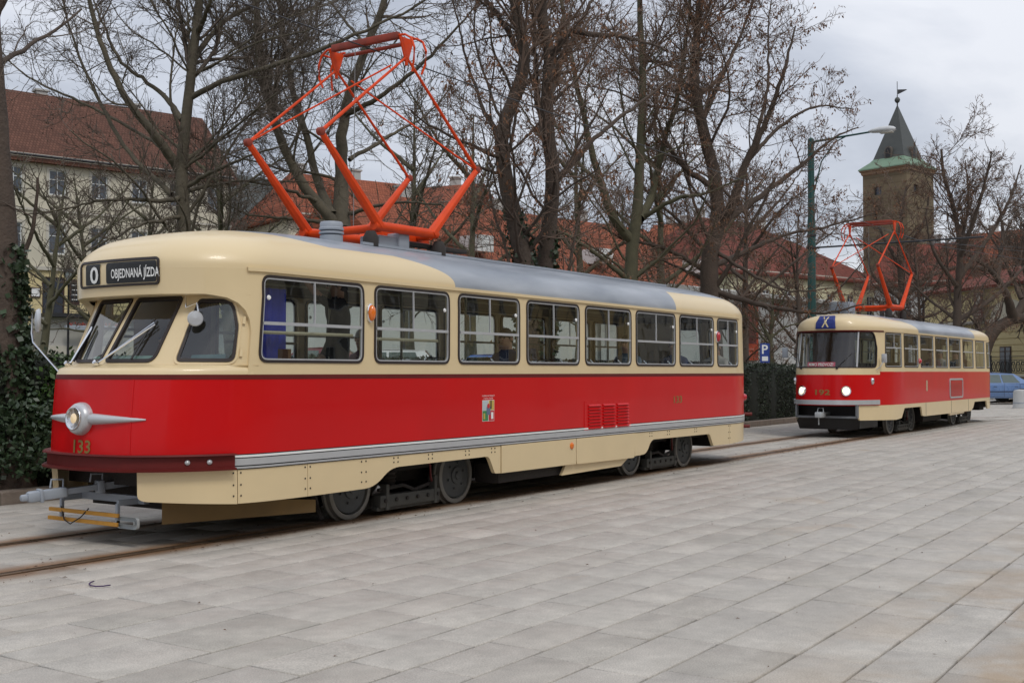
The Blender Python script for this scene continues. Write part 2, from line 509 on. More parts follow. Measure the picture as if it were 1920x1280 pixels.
# kerb stones and planted strip behind the track
kerb = struct_root('kerb')
x = -3.0
while x < 46:
    l = rnd.uniform(.9, 1.1)
    MB().cbox((x + l / 2, 12.76 + rnd.gauss(0, .004), .04), (l - .012, .2, .24), .02).build('kerb_stone', M_KERB, kerb)
    x += l
def ss(a, b, x):
    t = min(1, max(0, (x - a) / (b - a))); return t * t * (3 - 2 * t)
def ground_z(X, Y):
    left = 1 - ss(2.0, 3.1, X / max(Y, 1))
    return .07 + left * (.85 * ss(15.5, 26, Y) + 1.7 * ss(32, 60, Y))
gx = [-30 + 3 * i for i in range(60)]; gy = [12.84 + .9 * i for i in range(6)] + [18 + 2.5 * i for i in range(44)]
rows_ = [[(X, Y, ground_z(X, Y)) for X in gx] for Y in gy]
props(MB().rows(rows_).build('park_terrain', M_LAWN, None, True), kind='structure')
sheet('planting_bed', -8, 46, 12.86, 15.2, .085, M_SOIL)

# the street beside the tower, with its low stone parapet, lies at track level
sheet('side_street', 41.5, 130, 12.3, 34, .09, M_GROUND)
sheet('asphalt_street', 49, 130, 14.5, 26, .096, mat('asphalt', (.06, .06, .062), .85, var=.25, vscale=2, bump=.3, bscale=50))

# leaf litter on the slabs
M_LITTER = mat('dead_leaf', (.12, .06, .025), .9, var=.5, vscale=3, island=True)
V, Q = [], []
for i in range(1350):
    if i < 1000:
        X = rnd.uniform(4.2, 34); Y = rnd.choice((8.22, 8.2, 9.7, 8.6)) + rnd.gauss(-.12, .16)
    else:
        X = rnd.uniform(4, 30); Y = rnd.uniform(1.2, 12.5)
    a = rnd.uniform(0, 6.28); l = rnd.uniform(.006, .024) * (1 if i < 1000 else .7); w = l * rnd.uniform(.2, .6)
    ca, sa = math.cos(a), math.sin(a)
    n = len(V)
    for q, (dx, dy) in enumerate(((-l, 0), (0, -w), (l, 0), (0, w))):
        V.append((X + dx * ca - dy * sa, Y + dx * sa + dy * ca, .009 + (rnd.uniform(0, .01) if q in (1, 3) else 0)))
    Q.append((n, n + 1, n + 2, n + 3))
props(np_mesh('leaf_litter', V, Q, M_LITTER, None, False), 'scattered brown leaf litter and twig bits lying on the slabs', 'litter', kind='stuff')
# a short piece of dark cord lies on the slabs in front of the tram
def ground_pt(u, v, z=.012):
    r_ = FW * FPX + RT * (u - 960) - UPV * (v - 640); t = (z - CAM_H) / r_[2]; return Vector((r_[0] * t, r_[1] * t, z))
o = MB().tube([ground_pt(*q) for q in ((176, 1089), (170, 1091), (167, 1094), (170, 1097), (180, 1098.5), (193, 1098), (207, 1096))], .005, 6).build('cord', mat('purple_cord', (.05, .02, .09), .7), None, True)
props(o, 'short curl of dark purple cord lying on the pale slabs', 'cord')

# ================================================================== tram bodies: shells described by plan curves at several heights
class Shell:
    """levels: (z, [(x, d), ...]) with d the distance from the centre line; position a runs along the outline from the
    middle of the front (a = 0), a > 0 on the side towards the square, a < 0 on the far side"""
    N = 900
    def __init__(s, yc, levels, sharp=(), it=3, ref=0):
        s.yc = yc; s.z = [l[0] for l in levels]
        cur = []
        for z, pts in levels:
            P = [(p[0], p[1], float(i)) for i, p in enumerate(pts)]
            for _ in range(it):
                Q = [P[0]]
                for i in range(len(P) - 1):
                    a, b = P[i], P[i + 1]
                    fa = 0 if (i == 0 or a[2] in sharp) else .25
                    fb = 1 if (i == len(P) - 2 or b[2] in sharp) else .75
                    for w in (fa, fb):
                        q = tuple(a[k] + (b[k] - a[k]) * w for k in range(3))
                        if q[2] > Q[-1][2] + 1e-9: Q.append(q)
                P = Q
            cur.append(np.array(P))
        rp = cur[ref]
        al = np.concatenate([[0], np.cumsum(np.hypot(np.diff(rp[:, 0]), np.diff(rp[:, 1])))])
        s.amax = al[-1]
        s.ag = np.linspace(0, s.amax, s.N)
        tg = np.interp(s.ag, al, rp[:, 2])
        s.X = [np.interp(tg, c[:, 2], c[:, 0]).tolist() for c in cur]
        s.D = [np.interp(tg, c[:, 2], c[:, 1]).tolist() for c in cur]
        s.refx = np.interp(tg, rp[:, 2], rp[:, 0])
    def aX(s, x): return float(np.interp(x, s.refx, s.ag))
    def raw(s, a, z):
        sg = 1 if a >= 0 else -1
        f = min(abs(a), s.amax) / s.amax * (s.N - 1); i = min(int(f), s.N - 2); f -= i
        k = 0
        while k < len(s.z) - 2 and z > s.z[k + 1]: k += 1
        w = (z - s.z[k]) / (s.z[k + 1] - s.z[k])
        x0 = s.X[k][i] + (s.X[k][i + 1] - s.X[k][i]) * f; x1 = s.X[k + 1][i] + (s.X[k + 1][i + 1] - s.X[k + 1][i]) * f
        d0 = s.D[k][i] + (s.D[k][i + 1] - s.D[k][i]) * f; d1 = s.D[k + 1][i] + (s.D[k + 1][i + 1] - s.D[k + 1][i]) * f
        return Vector((x0 + (x1 - x0) * w, s.yc - sg * (d0 + (d1 - d0) * w), z))
    def P(s, a, z, o=0.0):
        p = s.raw(a, z)
        if o:
            e = .012
            n = (s.raw(a + e, z) - s.raw(a - e, z)).cross(s.raw(a, z + e) - s.raw(a, z - e))
            if n.length > 1e-9: p = p + n.normalized() * o
        return p
    def asteps(s, a0, a1, fine=.07, coarse=.45, front=2.3):
        out = [a0]
        while True:
            a = out[-1]
            st = coarse if front < abs(a) < s.amax - front - .3 else fine
            if a + st * 1.3 >= a1: break
            out.append(a + st)
        out.append(a1); return out
    def band(s, a0, a1, zs, o=0.0, mb=None, thick=0.0, fine=.07):
        """a strip of the outline between two positions, through the given heights"""
        mb = mb or MB()
        A = s.asteps(a0, a1, fine)
        if not thick:
            return mb.rows([[s.P(a, z, o) for a in A] for z in zs])
        prof = [(zs[0], o - thick)] + [(z, o) for z in zs] + [(zs[-1], o - thick)]
        return mb.rows([[s.P(a, z, oo) for a in A] for z, oo in prof])
    def panel(s, outer, holes=(), step=.12, o=0.0, thick=0.0, rim=0.0, mb=None):
        mb = mb or MB()
        if step: outer = dens(outer, .09); holes = [dens(h, .12) for h in holes]
        pts, edges = [], []
        def loop(l):
            b = len(pts); n = len(l)
            pts.extend(Vector(p) for p in l); edges.extend((b + i, b + (i + 1) % n) for i in range(n))
        loop(outer)
        for h in holes: loop(h)
        xs = [p[0] for p in outer]; ys = [p[1] for p in outer]
        base = np.array([(p.x, p.y) for p in pts])
        if step:
            x = min(xs) + step * .5
            while x < max(xs):
                y = min(ys) + step * .5
                while y < max(ys):
                    if inside(outer, x, y) and not any(inside(h, x, y) for h in holes):
                        if np.min(np.hypot(base[:, 0] - x, base[:, 1] - y)) > step * .4: pts.append(Vector((x, y)))
                    y += step
                x += step
        r_ = delaunay_2d_cdt(pts, edges, [], 0, 1e-6)
        vv, ff = r_[0], r_[2]
        fs = []
        for f in ff:
            cx = sum(vv[i].x for i in f) / len(f); cy = sum(vv[i].y for i in f) / len(f)
            if inside(outer, cx, cy) and not any(inside(h, cx, cy) for h in holes): fs.append(f)
        mb.add([s.P(v.x, v.y, o) for v in vv], fs)
        for l, t in [(h, thick) for h in holes] + [(outer, rim)]:
            if t:
                mb.rows([[s.P(*p, o) for p in l], [s.P(*p, o - t) for p in l]], closed=True)
        return mb
    def ring(s, la, lb, o0, o1, mb=None):
        """a frame between two loops, from offset o0 to o1"""
        mb = mb or MB()
        la, lb = dens2(la, lb)
        return mb.rows([[s.P(*p, o0) for p in la], [s.P(*p, o1) for p in la], [s.P(*p, o1) for p in lb], [s.P(*p, o0) for p in lb]], closed=True)
    def bar(s, p, q, w, o0, o1, mb=None):
        """a straight bar on the surface between two positions"""
        mb = mb or MB()
        p, q = Vector(p), Vector(q); t = (q - p).normalized(); n = Vector((-t.y, t.x)) * (w / 2)
        k = max(2, int((q - p).length / .1) + 1)
        R_ = []
        for i in range(k):
            c = p + (q - p) * (i / (k - 1))
            R_.append([s.P(c.x - n.x, c.y - n.y, o0), s.P(c.x - n.x, c.y - n.y, o1), s.P(c.x + n.x, c.y + n.y, o1), s.P(c.x + n.x, c.y + n.y, o0)])
        return mb.rows(R_, closed=True)

def smooth_profile(rows_, n):
    p = np.array(rows_, float)
    e = np.vstack([2 * p[0] - p[1], p, 2 * p[-1] - p[-2]]); out = []
    m = max(1, int(round(n / (len(p) - 1))))
    for i in range(len(p) - 1):
        for t in np.linspace(0, 1, m, endpoint=False):
            a, b, c, d = e[i:i + 4]
            out.append(.5 * ((2 * b) + (c - a) * t + (2 * a - 5 * b + 4 * c - d) * t * t + (3 * b - a - 3 * c + d) * t ** 3))
    out.append(p[-1])
    out.sort(key=lambda q: q[0])
    return [tuple(q) for q in out]
def text_mesh(txt, bold=False):
    cu = bpy.data.curves.new('t', 'FONT'); cu.body = txt; cu.size = 1; cu.align_x = 'LEFT'; cu.resolution_u = 3
    if bold: cu.offset = .018
    o = bpy.data.objects.new('t', cu); COL.objects.link(o)
    dg = bpy.context.evaluated_depsgraph_get(); dg.update()
    me = bpy.data.meshes.new_from_object(o.evaluated_get(dg))
    V = [v.co.copy() for v in me.vertices]; F = [tuple(p.vertices) for p in me.polygons]
    bpy.data.objects.remove(o); bpy.data.curves.remove(cu); bpy.data.meshes.remove(me)
    x0 = min(v.x for v in V); x1 = max(v.x for v in V); y0 = min(v.y for v in V); y1 = max(v.y for v in V)
    return [((v.x - x0) / (x1 - x0), (v.y - y0) / (y1 - y0)) for v in V], F
def text_on(fn, txt, x0, x1, y0, y1, name, m, parent, bold=False, label=None):
    """lettering filling the rectangle (x0..x1, y0..y1); fn maps (x, y) to a place"""
    V, F = text_mesh(txt, bold)
    return MB().add([fn(x0 + (x1 - x0) * a, y0 + (y1 - y0) * b) for a, b in V], F).build(name, m, parent, label=label)

def tram_window(sh, a0, a1, z0, z1, r, parent, crossbar=True, mull=True, gl=None, fw=.020, knob=0, zb=None):
    """rubber seal > bright frame, pane, cross bar, mullion"""
    outer = rrect(min(a0, a1), max(a0, a1), z0, z1, r)
    o_, i_ = inset(outer, -.006), inset(outer, fw)
    w = sh.ring(o_, i_, -.02, .010).build('window', M_RUBBER, parent, 40)
    i2 = inset(outer, fw + .014)
    sh.ring(i_, i2, -.012, .006).build('frame', M_ALU, w, 40)
    sh.panel(i2, (), 0, o=-.004).build('pane', gl or M_GLASS, w)
    a0, a1 = min(a0, a1), max(a0, a1)
    zb = zb or z0 + (z1 - z0) * .47
    if crossbar: sh.bar((a0 + fw + .01, zb), (a1 - fw - .01, zb), .030, -.01, .014).build('crossbar', M_ALU, w)
    if mull: sh.bar(((a0 + a1) / 2, zb), ((a0 + a1) / 2, z1 - fw), .016, -.008, .008).build('mullion', M_ALU, w)
    if knob:
        a = a1 - .1 if knob > 0 else a0 + .08
        MB().lathe(sh.P(a, zb + .24, .0), [(.018, 0), (.024, .01), (.018, .02), (0, .022)], sh.P(a, zb + .24, 1) - sh.P(a, zb + .24, 0), 10).build('catch', M_WHITE, w, 40)
    return w
def wheel(parent, x, y, side, r=.335):
    """side -1: outer face towards the square"""
    ax = (0, side, 0)
    w = MB().lathe((x, y, r), [(r - .055, -.09), (r + .022, -.09), (r + .024, -.06), (r, -.052), (r - .004, .0), (r - .02, .006), (r - .055, .004), (r - .058, -.05)], ax, 40).build('wheel', M_TYRE, parent, 35)
    MB().lathe((x, y, r), [(r - .056, -.05), (r - .068, -.05), (r - .072, -.014), (r - .085, -.010), (.2, -.018), (.13, .0), (.105, .002), (.1, .02), (.05, .022), (.045, .04), (0, .042)], ax, 32).build('wheel_disc', M_WHEEL, w, 30)
    mb = MB()
    for k in range(6):
        w_ = k * math.pi / 3 + .3
        mb.lathe((x + .155 * math.cos(w_), y + side * -.006, r + .155 * math.sin(w_)), [(.014, 0), (.014, .02), (0, .022)], ax, 6)
    mb.build('bolts', M_WHEEL, w, kind='stuff')
def bogie(parent, xc, yc, wb=1.9, r=.335):
    for dx in (-wb / 2, wb / 2):
        for sd in (-1, 1): wheel(parent, xc + dx, yc + sd * .775, sd, r)
        MB().tube([(xc + dx, yc - .7, r), (xc + dx, yc + .7, r)], .07, 10).build('axle', M_UNDER, parent, 40)
        MB().lathe((xc + dx, yc - .35, r), [(.2, 0), (.26, .1), (.26, .6), (.2, .7)], (0, 1, 0), 16).build('gear_case', M_UNDER, parent, 40)
    for sd in (-1, 1):
        y = yc + sd * .78
        b = MB().cbox((xc, y + sd * .01, .155), (wb - .82, .12, .14), .01)
        b.cbox((xc, y + sd * .0, .075), (wb - .78, .085, .045), .008)
        b.box((xc - .42, y + sd * .03, .2), (.05, .09, .28)).box((xc + .45, y + sd * .03, .22), (.05, .09, .32))
        tb = b.build('track_brake', mat_brake, parent, 30)
        mb = MB()
        for k in range(6): mb.lathe((xc - .46 + k * .19, y + sd * .07, .165), [(.022, 0), (.022, .018), (0, .02)], (0, sd, 0), 8)
        mb.build('bolts', M_UNDER, tb, kind='stuff')
        MB().tube([(xc - .5, y, .28), (xc - .1, y + sd * .03, .31), (xc + .1, y + sd * .03, .24), (xc + .5, y, .3)], .022, 6).build('brake_rod', M_UNDER, parent, 40)
        mb = MB()
        zs = [(.085 if k % 2 else .105, .30 + .026 * k) for k in range(10)]
        mb.lathe((xc - .2, y - sd * .12, 0), zs, (0, 0, 1), 14).build('spring', M_UNDER, parent, 40)
        MB().tube([(xc + .3, y + sd * .02, .62), (xc + .36, y + sd * .06, .5), (xc + .38, y + sd * .05, .36), (xc + .5, y, .25)], .014, 6).build('cable', mat_cable, parent, 40)
    MB().cbox((xc, yc, .42), (wb * .8, .9, .26), .03).build('motor', M_UNDER, parent, 30)
    MB().cbox((xc, yc, .6), (1.0, 1.7, .12), .02).build('bolster', M_UNDER, parent, 30)
mat_brake = mat('brake_iron', (.07, .068, .06), .7, .2, var=.3, vscale=12)
mat_cable = mat('red_cable', (.12, .015, .015), .6)
def paint_roof(name, xf, xr, xg0, xg1, zb, zg):
    """cream roof with a grey centre panel that reaches the gutter between xg0 and xg1 (paint scheme, in object space)"""
    m = mat(name, (.70, .555, .325), .38, var=.05, vscale=1.2, coat=.25)
    t = m.node_tree; b = t.nodes['Principled BSDF']; L = t.links.new; N = t.nodes.new
    src = b.inputs['Base Color'].links[0].from_socket
    tcn = N('ShaderNodeTexCoord'); sp = N('ShaderNodeSeparateXYZ'); L(tcn.outputs['Object'], sp.inputs[0])
    def mth(op, a, b_, c=None):
        n = N('ShaderNodeMath'); n.operation = op
        for i, q in enumerate((a, b_)):
            if isinstance(q, (int, float)): n.inputs[i].default_value = q
            else: L(q, n.inputs[i])
        return n.outputs[0]
    # rounded front end of the panel: x must pass xg0 - bulge * t^2, with t the height between gutter and zb
    tt = mth('MAXIMUM', mth('DIVIDE', mth('SUBTRACT', sp.outputs[2], zg), zb - zg), 0.0)
    tt = mth('MINIMUM', tt, 1.0)
    fx = mth('SUBTRACT', xg0, mth('MULTIPLY', mth('POWER', tt, 3.0), .9))
    side = mth('MULTIPLY', mth('GREATER_THAN', sp.outputs[0], fx), mth('LESS_THAN', sp.outputs[0], xg1))
    wave = mth('ADD', zb, mth('MULTIPLY', mth('MAXIMUM', mth('SUBTRACT', xf + .8, sp.outputs[0]), 0.0), .14))
    top = mth('MULTIPLY', mth('GREATER_THAN', sp.outputs[2], wave), mth('GREATER_THAN', sp.outputs[0], xf))
    top = mth('MULTIPLY', top, mth('LESS_THAN', sp.outputs[0], xr))
    fac = mth('MAXIMUM', side, top)
    n1 = N('ShaderNodeTexNoise'); n1.inputs['Scale'].default_value = 2.2; n1.inputs['Detail'].default_value = 6
    mp = N('ShaderNodeMapping'); mp.inputs['Scale'].default_value = (.35, 1.5, 1.5); L(tcn.outputs['Object'], mp.inputs[0]); L(mp.outputs[0], n1.inputs['Vector'])
    gr = N('ShaderNodeValToRGB'); gr.color_ramp.elements[0].color = (.20, .225, .26, 1); gr.color_ramp.elements[1].color = (.36, .385, .42, 1)
    gr.color_ramp.elements[0].position = .3; gr.color_ramp.elements[1].position = .7
    L(n1.outputs[0], gr.inputs[0])
    mx = N('ShaderNodeMix'); mx.data_type = 'RGBA'; L(fac, mx.inputs[0]); L(src, mx.inputs[6]); L(gr.outputs[0], mx.inputs[7])
    L(mx.outputs[2], b.inputs['Base Color'])
    return m
def pantograph(parent, xf_k, xr_k, xf_l, xr_l, xa, yn, yf, zk, zl, za, hd, base_z):
    """diamond pantograph: front/rear knees, front/rear low pivots, apex, near and far frame, head half-length hd"""
    p = MB()
    for y in (yn, yf):                       # base beams along the roof
        p.tube([(xf_l - .1, y, zl), (xr_l + .1, y, zl + .01)], .055, 10)
    for x in (xf_l, xr_l): p.tube([(x, yn, zl - .02), (x, yf, zl - .02)], .05, 10)
    p.box(((xf_l + xr_l) / 2 + .25, (yn + yf) / 2 - .3, zl - .02), (.9, .1, .12))
    root = p.build('pantograph', M_ORANGE, parent, 40, label='orange diamond pantograph raised to the overhead wire')
    for y in (yn, yf):
        for xk, xl in ((xf_k, xf_l), (xr_k, xr_l)):
            MB().tube([(xl, y, zl), (xk, y, zk)], [.066, .036], 8, sq=True).build('lower_arm', M_ORANGE, root, 30)
            MB().lathe((xk, y - .04, zk), [(.03, 0), (.045, .01), (.045, .07), (.03, .08)], (0, 1, 0), 12).build('knee_joint', M_SOOT, root, 40)
            MB().tube([(xk, y, zk), (xa, y, za)], [.023 if y == yn else .018, .015], 8).build('upper_arm', M_ORANGE, root, 40)
    MB().tube([(xf_k, yf, zk), (xf_k + (xa - xf_k) * .9, yn + (yf - yn) * .1, zk + (za - zk) * .9)], .0115, 6).build('brace', M_ORANGE, root, 40)
    MB().tube([(xr_k, yn, zk), (xr_k + (xa - xr_k) * .9, yf - (yf - yn) * .1, zk + (za - zk) * .9)], .0115, 6).build('brace', M_ORANGE, root, 40)
    zh = za + .24
    c = MB().cbox((xa - .1, (yn + yf) / 2, zh), (.075, yf - yn - .06, .085), .015).cbox((xa + .12, (yn + yf) / 2, zh - .04), (.05, yf - yn - .06, .04), .012)
    h = c.build('collector_head', M_SOOT, root, 30)
    for sg, y in ((-1, yn), (1, yf)):
        q = MB()
        for dx in (-.1, .12):
            q.tube([(xa + dx, y - sg * .03, zh), (xa + dx, y + sg * .06, zh - .005), (xa + dx, y + sg * .15, zh - .06), (xa + dx, y + sg * .2, zh - .18), (xa + dx, y + sg * .19, zh - .33), (xa + dx * .8, y + sg * .15, zh - .45)], .014, 6)
        q.tube([(xa - .1, y + sg * .14, zh - .05), (xa + .12, y + sg * .14, zh - .05)], .012, 6)
        q.build('horn', M_ORANGE, h, 40)
        q = MB().prism([(-.13, .12), (.13, .12), (.02, -.16), (-.02, -.16)], (xa, y - .01, zh - .14), (1, 0, 0), (0, 0, 1), (0, 1, 0), .02)
        q.tube([(xa, y, zh - .3), (xa, y, za - .1)], .02, 8)
        q.build('head_bracket', M_ORANGE, root, 30)
    MB().tube([(xa - .3, (yn + yf) / 2, zl), (xa - .28, (yn + yf) / 2, za + .1)], .005, 5).build('pull_cord', mat_cord, root)
    for x in (xf_l - .15, xr_l + .15):
        for y in (yn, yf):
            MB().lathe((x, y, base_z - .04), [(.09, 0), (.09, zl - base_z - .10), (.05, zl - base_z - .03)], (0, 0, 1), 14).build('insulator', M_UNDER, root, 40)
    s = MB()
    s.lathe(((xf_l + xr_l) / 2 + .05, yn + .25, zl + .05), [(.028 if k % 2 else .04, k * .02) for k in range(30)], (1, 0, 0), 10)
    s.build('spring', M_ORANGE, root)
    return root
mat_cord = mat('grey_cord', (.2, .2, .2), .8)

# ================================================================== the near tram (number 133)
def make_tram_133():
    T = thing('tram', 'red and cream vintage tram number 133 with a single round headlamp', 'tram', (13.4, YC, 0))
    lower = [(6.56, 0), (6.575, .3), (6.66, .57), (6.87, .83), (7.1, 1.0), (7.35, 1.12), (7.6, 1.185), (8.0, 1.2),
             (18.7, 1.2), (19.05, 1.185), (19.4, 1.12), (19.75, .98), (20.05, .75), (20.25, .4), (20.32, 0)]
    brow = [(6.93, 0), (6.94, .3), (6.985, .57), (7.11, .83), (7.28, 1.0), (7.47, 1.115), (7.66, 1.18), (8.0, 1.2),
            (18.7, 1.2), (19.03, 1.185), (19.36, 1.12), (19.70, .98), (19.98, .75), (20.17, .4), (20.24, 0)]
    def mixl(a, b, w): return [(p[0] + (q[0] - p[0]) * w, p[1] + (q[1] - p[1]) * w) for p, q in zip(a, b)]
    fr = [.06, .06, .05, .04, .025, .015, 0, 0] + [0] * 7
    belt = [(p[0] + d, p[1]) for p, d in zip(lower, fr)]
    lv = [(.20, [(p[0] + .03, p[1] - .02) for p in lower]), (.70, lower), (1.15, mixl(lower, belt, .35)), (1.555, belt), (2.29, brow)]
    roof = [(2.53, 1.2, 6.92, 20.23), (2.60, 1.195, 6.925, 20.22), (2.68, 1.168, 6.965, 20.17), (2.76, 1.115, 7.04, 20.08), (2.84, 1.025, 7.17, 19.93),
            (2.91, .89, 7.40, 19.68), (2.97, .71, 7.75, 19.3), (3.01, .50, 8.2, 18.85), (3.04, .28, 8.8, 18.2), (3.05, 0.001, 9.5, 17.5)]
    roof = smooth_profile(roof, 26)
    for z, D, xf, xr in roof:
        pts = []
        for i, (x, d) in enumerate(brow):
            q = xf + (x - 6.93) if i < 8 else xr + (x - 20.24)
            pts.append((q, d * D / 1.2))
        lv.append((z, pts))
    S = Shell(YC, lv, sharp=(2.0,), ref=1)
    A = S.aX; am = S.amax
    # lower side panels: red, dark line, cream belt
    S.band(-am, am, [.70, .9, 1.15, 1.35, 1.515]).build('red_panel', M_RED, T, 45)
    S.band(-am, am, [1.512, 1.515, 1.553, 1.556], .003).build('dark_line', M_DRED, T, 45)
    af = A(7.55)
    # cream belt below the windows and wall between the windows, with window openings
    WIN = [(7.606, 9.06), (9.235, 10.54), (10.712, 12.0), (12.16, 13.47), (13.63, 14.965), (15.117, 16.448), (16.60, 17.92), (18.075, 18.99)]
    for sg in (1, -1):
        a = lambda x: sg * A(x)
        arch = [(a(7.50), 1.553), (a(7.50), 1.95), (a(7.47), 2.06), (a(7.41), 2.15), (a(7.32), 2.215), (a(7.2), 2.26), (a(7.0), 2.29)]
        outer = arch + [(a(7.0), 2.53), (a(13), 2.53), (a(19.0), 2.53), (sg * (am - .01), 2.53), (sg * (am - .01), 1.553), (a(19.0), 1.553), (a(13), 1.553)]
        holes = [rrect(min(a(x0), a(x1)), max(a(x0), a(x1)), 1.672, 2.482, .10) for x0, x1 in WIN]
        rear = rrect(min(sg * (am - .62), sg * (am - .08)), max(sg * (am - .62), sg * (am - .08)), 1.70, 2.40, .1)
        holes.append(rear)
        S.panel(outer, holes, .16, thick=.05, rim=.10).build('window_wall', M_CREAM, T, 40)
        for k, (x0, x1) in enumerate(WIN):
            tram_window(S, a(x0), a(x1), 1.672, 2.482, .10, T, mull=True, knob=(-1 if k == 0 else 1), zb=2.035)
        tram_window(S, sg * (am - .62), sg * (am - .08), 1.70, 2.40, .1, T, False, False)
    # brow over the windscreen, cowl below it
    ac = A(7.62)
    AA = S.asteps(-ac, ac)
    S.band(-A(7.0), A(7.0), [2.29, 2.30, 2.4, 2.53]).build('brow', M_CREAM, T, 45)
    C = Shell(YC, [(1.60, [(6.755, 0), (6.78, .2), (6.905, .64), (6.945, .70), (7.18, .93), (7.45, 1.12), (7.62, 1.165)]),
                   (2.34, [(7.21, 0), (7.22, .2), (7.275, .66), (7.305, .72), (7.41, .90), (7.56, 1.09), (7.70, 1.15)])], it=2, sharp=(2.0, 3.0))
    cm = C.amax
    mb = MB()
    fr_ = [a / ac for a in AA]
    mb.rows([[S.P(f * ac, 1.553) for f in fr_], [S.P(f * ac, 1.585, -.001) for f in fr_], [S.P(f * ac, 1.612, -.008) for f in fr_], [S.P(f * ac, 1.628, -.028) for f in fr_],
             [C.P(f * cm, 1.640, .02) for f in fr_], [C.P(f * cm, 1.645, -.02) for f in fr_]])
    mb.build('cowl', M_CREAM, T, 50)
    MB().rows([[S.P(f * ac, 2.291) for f in fr_], [S.P(f * ac, 2.287, -.03) for f in fr_], [C.P(f * cm, 2.30, -.03) for f in fr_]]).build('brow_soffit', M_CREAM, T, 40)
    # windscreen wall with the two panes and the quarter windows
    panes = []
    for sg in (1, -1):
        panes.append(rpoly([(sg * .035, 1.668), (sg * .585, 1.668), (sg * .60, 2.275), (sg * .035, 2.275)][::sg], [.04, .09, .05, .04][::sg]))
        panes.append(rpoly([(sg * .79, 1.675), (sg * (cm - .24), 1.675), (sg * (cm - .24), 2.0), (sg * (cm - .33), 2.245), (sg * .79, 2.245)][::sg], [.05, .07, .2, .16, .05][::sg]))
    C.panel([(-cm, 1.63), (0, 1.63), (cm, 1.63), (cm, 2.32), (0, 2.32), (-cm, 2.32)], panes, .10, thick=.05).build('windscreen_wall', M_CREAM, T, 40)
    for k, p in enumerate(panes):
        i_ = inset(p, .026)
        w = C.ring(inset(p, -.005), i_, -.02, .012).build('window', M_RUBBER, T, 40)
        C.panel(i_, (), .15, o=-.004).build('pane', M_GLASS if k % 2 == 0 else M_GLASSD, w, True)
        if k % 2:
            C.ring(inset(p, -.03), inset(p, -.012), -.005, .010).build('cream_surround', M_CREAM, w, 40)
    for sg in (1, -1):
        for z in (1.72, 2.02):
            C.bar((sg * (cm - .185), z), (sg * (cm - .185), z + .07), .028, 0, .022).build('hinge', M_CREAM, T)
    # roof
    S.band(-am, am, [z for z, *_ in roof]).build('roof', paint_roof('roof_paint_133', 7.95 - 13.4, 19.35 - 13.4, 10.66 - 13.4, 16.49 - 13.4, 2.845, 2.53), T, 50)
    for sg in (1, -1):
        S.band(*sorted((sg * A(7.42), sg * A(19.1))), [2.512, 2.518, 2.54, 2.546], .022, thick=.03).build('gutter', M_CREAM, T, 30)
    # waist moulding above the skirts
    ab = A(7.37)
    for sg in (1, -1):
        r_ = lambda *p: sorted((sg * p[0], sg * p[1]))
        S.band(*r_(ab, am), [.800, .803, .818, .820], .010, thick=.012).build('white_line', M_WHITE, T)
        S.band(*r_(ab, am), [.690, .83], .003).build('black_line', M_BLACK, T)
        S.band(*r_(ab, am), [.728, .732, .786, .790], .012, thick=.014).build('moulding', M_ALU, T)
        S.band(*r_(ab, am), [.700, .703, .713, .716], .010, thick=.012).build('moulding', M_ALU, T)
    # skirt panels, one by one
    seams = [(6.70, 7.405), (7.412, 8.255), (8.262, 11.585), (11.60, 13.375), (13.39, 15.085), (15.095, 18.58), (18.59, 20.0)]
    def skirt_outline(i, x0, x1):
        zb = .372
        if i == 0: return rpoly([(x0, .43), (x1, .375), (x1, .70), (x0, .70)], [.06, 0, 0, .0])
        if i == 2: return rpoly([(x0, zb), (9.25, zb + .005), (9.52, .565), (11.34, .575), (11.47, .36), (x1, .355), (x1, .70), (x0, .70)], [0, .55, .45, .10, .04, 0, 0, 0])
        if i == 3: return [(x0, .355), (12.5, .352), (x1, .350), (x1, .69), (x0, .69)]
        if i == 4: return rpoly([(x0, .345), (x1 - .02, .33), (x1, .69), (x0, .69)], [.05, .05, 0, 0])
        if i == 5: return rpoly([(x0, .35), (15.47, .36), (15.62, .565), (17.76, .555), (17.92, .35), (x1, .345), (x1, .70), (x0, .70)], [0, .3, .22, .10, .04, 0, 0, 0])
        if i == 6: return rpoly([(x0, .345), (19.3, .36), (x1, .40), (x1, .70), (19.3, .70), (x0, .70)], [0, 0, .05, 0, 0, 0])
        return [(x0, .378), (x1, .372), (x1, .70), (x0, .70)]
    for sg in (1, -1):
        for i, (x0, x1) in enumerate(seams):
            out = [(sg * A(x), z) for x, z in skirt_outline(i, x0, x1)]
            if sg < 0: out = out[::-1]
            S.panel(out, (), .14 if i in (0, 1, 6) else .3, o=-.004 if i not in (3, 4) else .006, rim=.05).build('skirt_panel', M_CREAM, T, 40)
        if sg > 0:
            mb = MB()
            for xx in (7.405, 8.258, 9.08, 9.6, 10.2, 10.9, 11.43, 15.6, 16.2, 17.2, 18.58):
                for dx in (-.035, .035):
                    for z in ((.45, .55, .66) if xx in (7.405, 8.258, 9.08, 18.58) else (.62, .665)):
                        mb.lathe(S.P(A(xx + dx), z, -.003), [(.009, 0), (.009, .004), (0, .006)], (0, -1, 0), 6)
            mb.build('rivets', M_UNDER, T, kind='stuff')
    S.panel([(A(13.1), .21), (A(14.75), .225), (A(15.0), .34), (A(13.2), .34)], (), 0, o=-.05, rim=.04).build('lower_skirt_flap', M_CREAM, T)
    MB().lathe(S.P(A(13.26), .60, .004), [(.045, 0), (.045, .012), (.03, .022), (0, .025)], (0, -1, 0), 16).build('reflector', M_AMBER, T, 40)
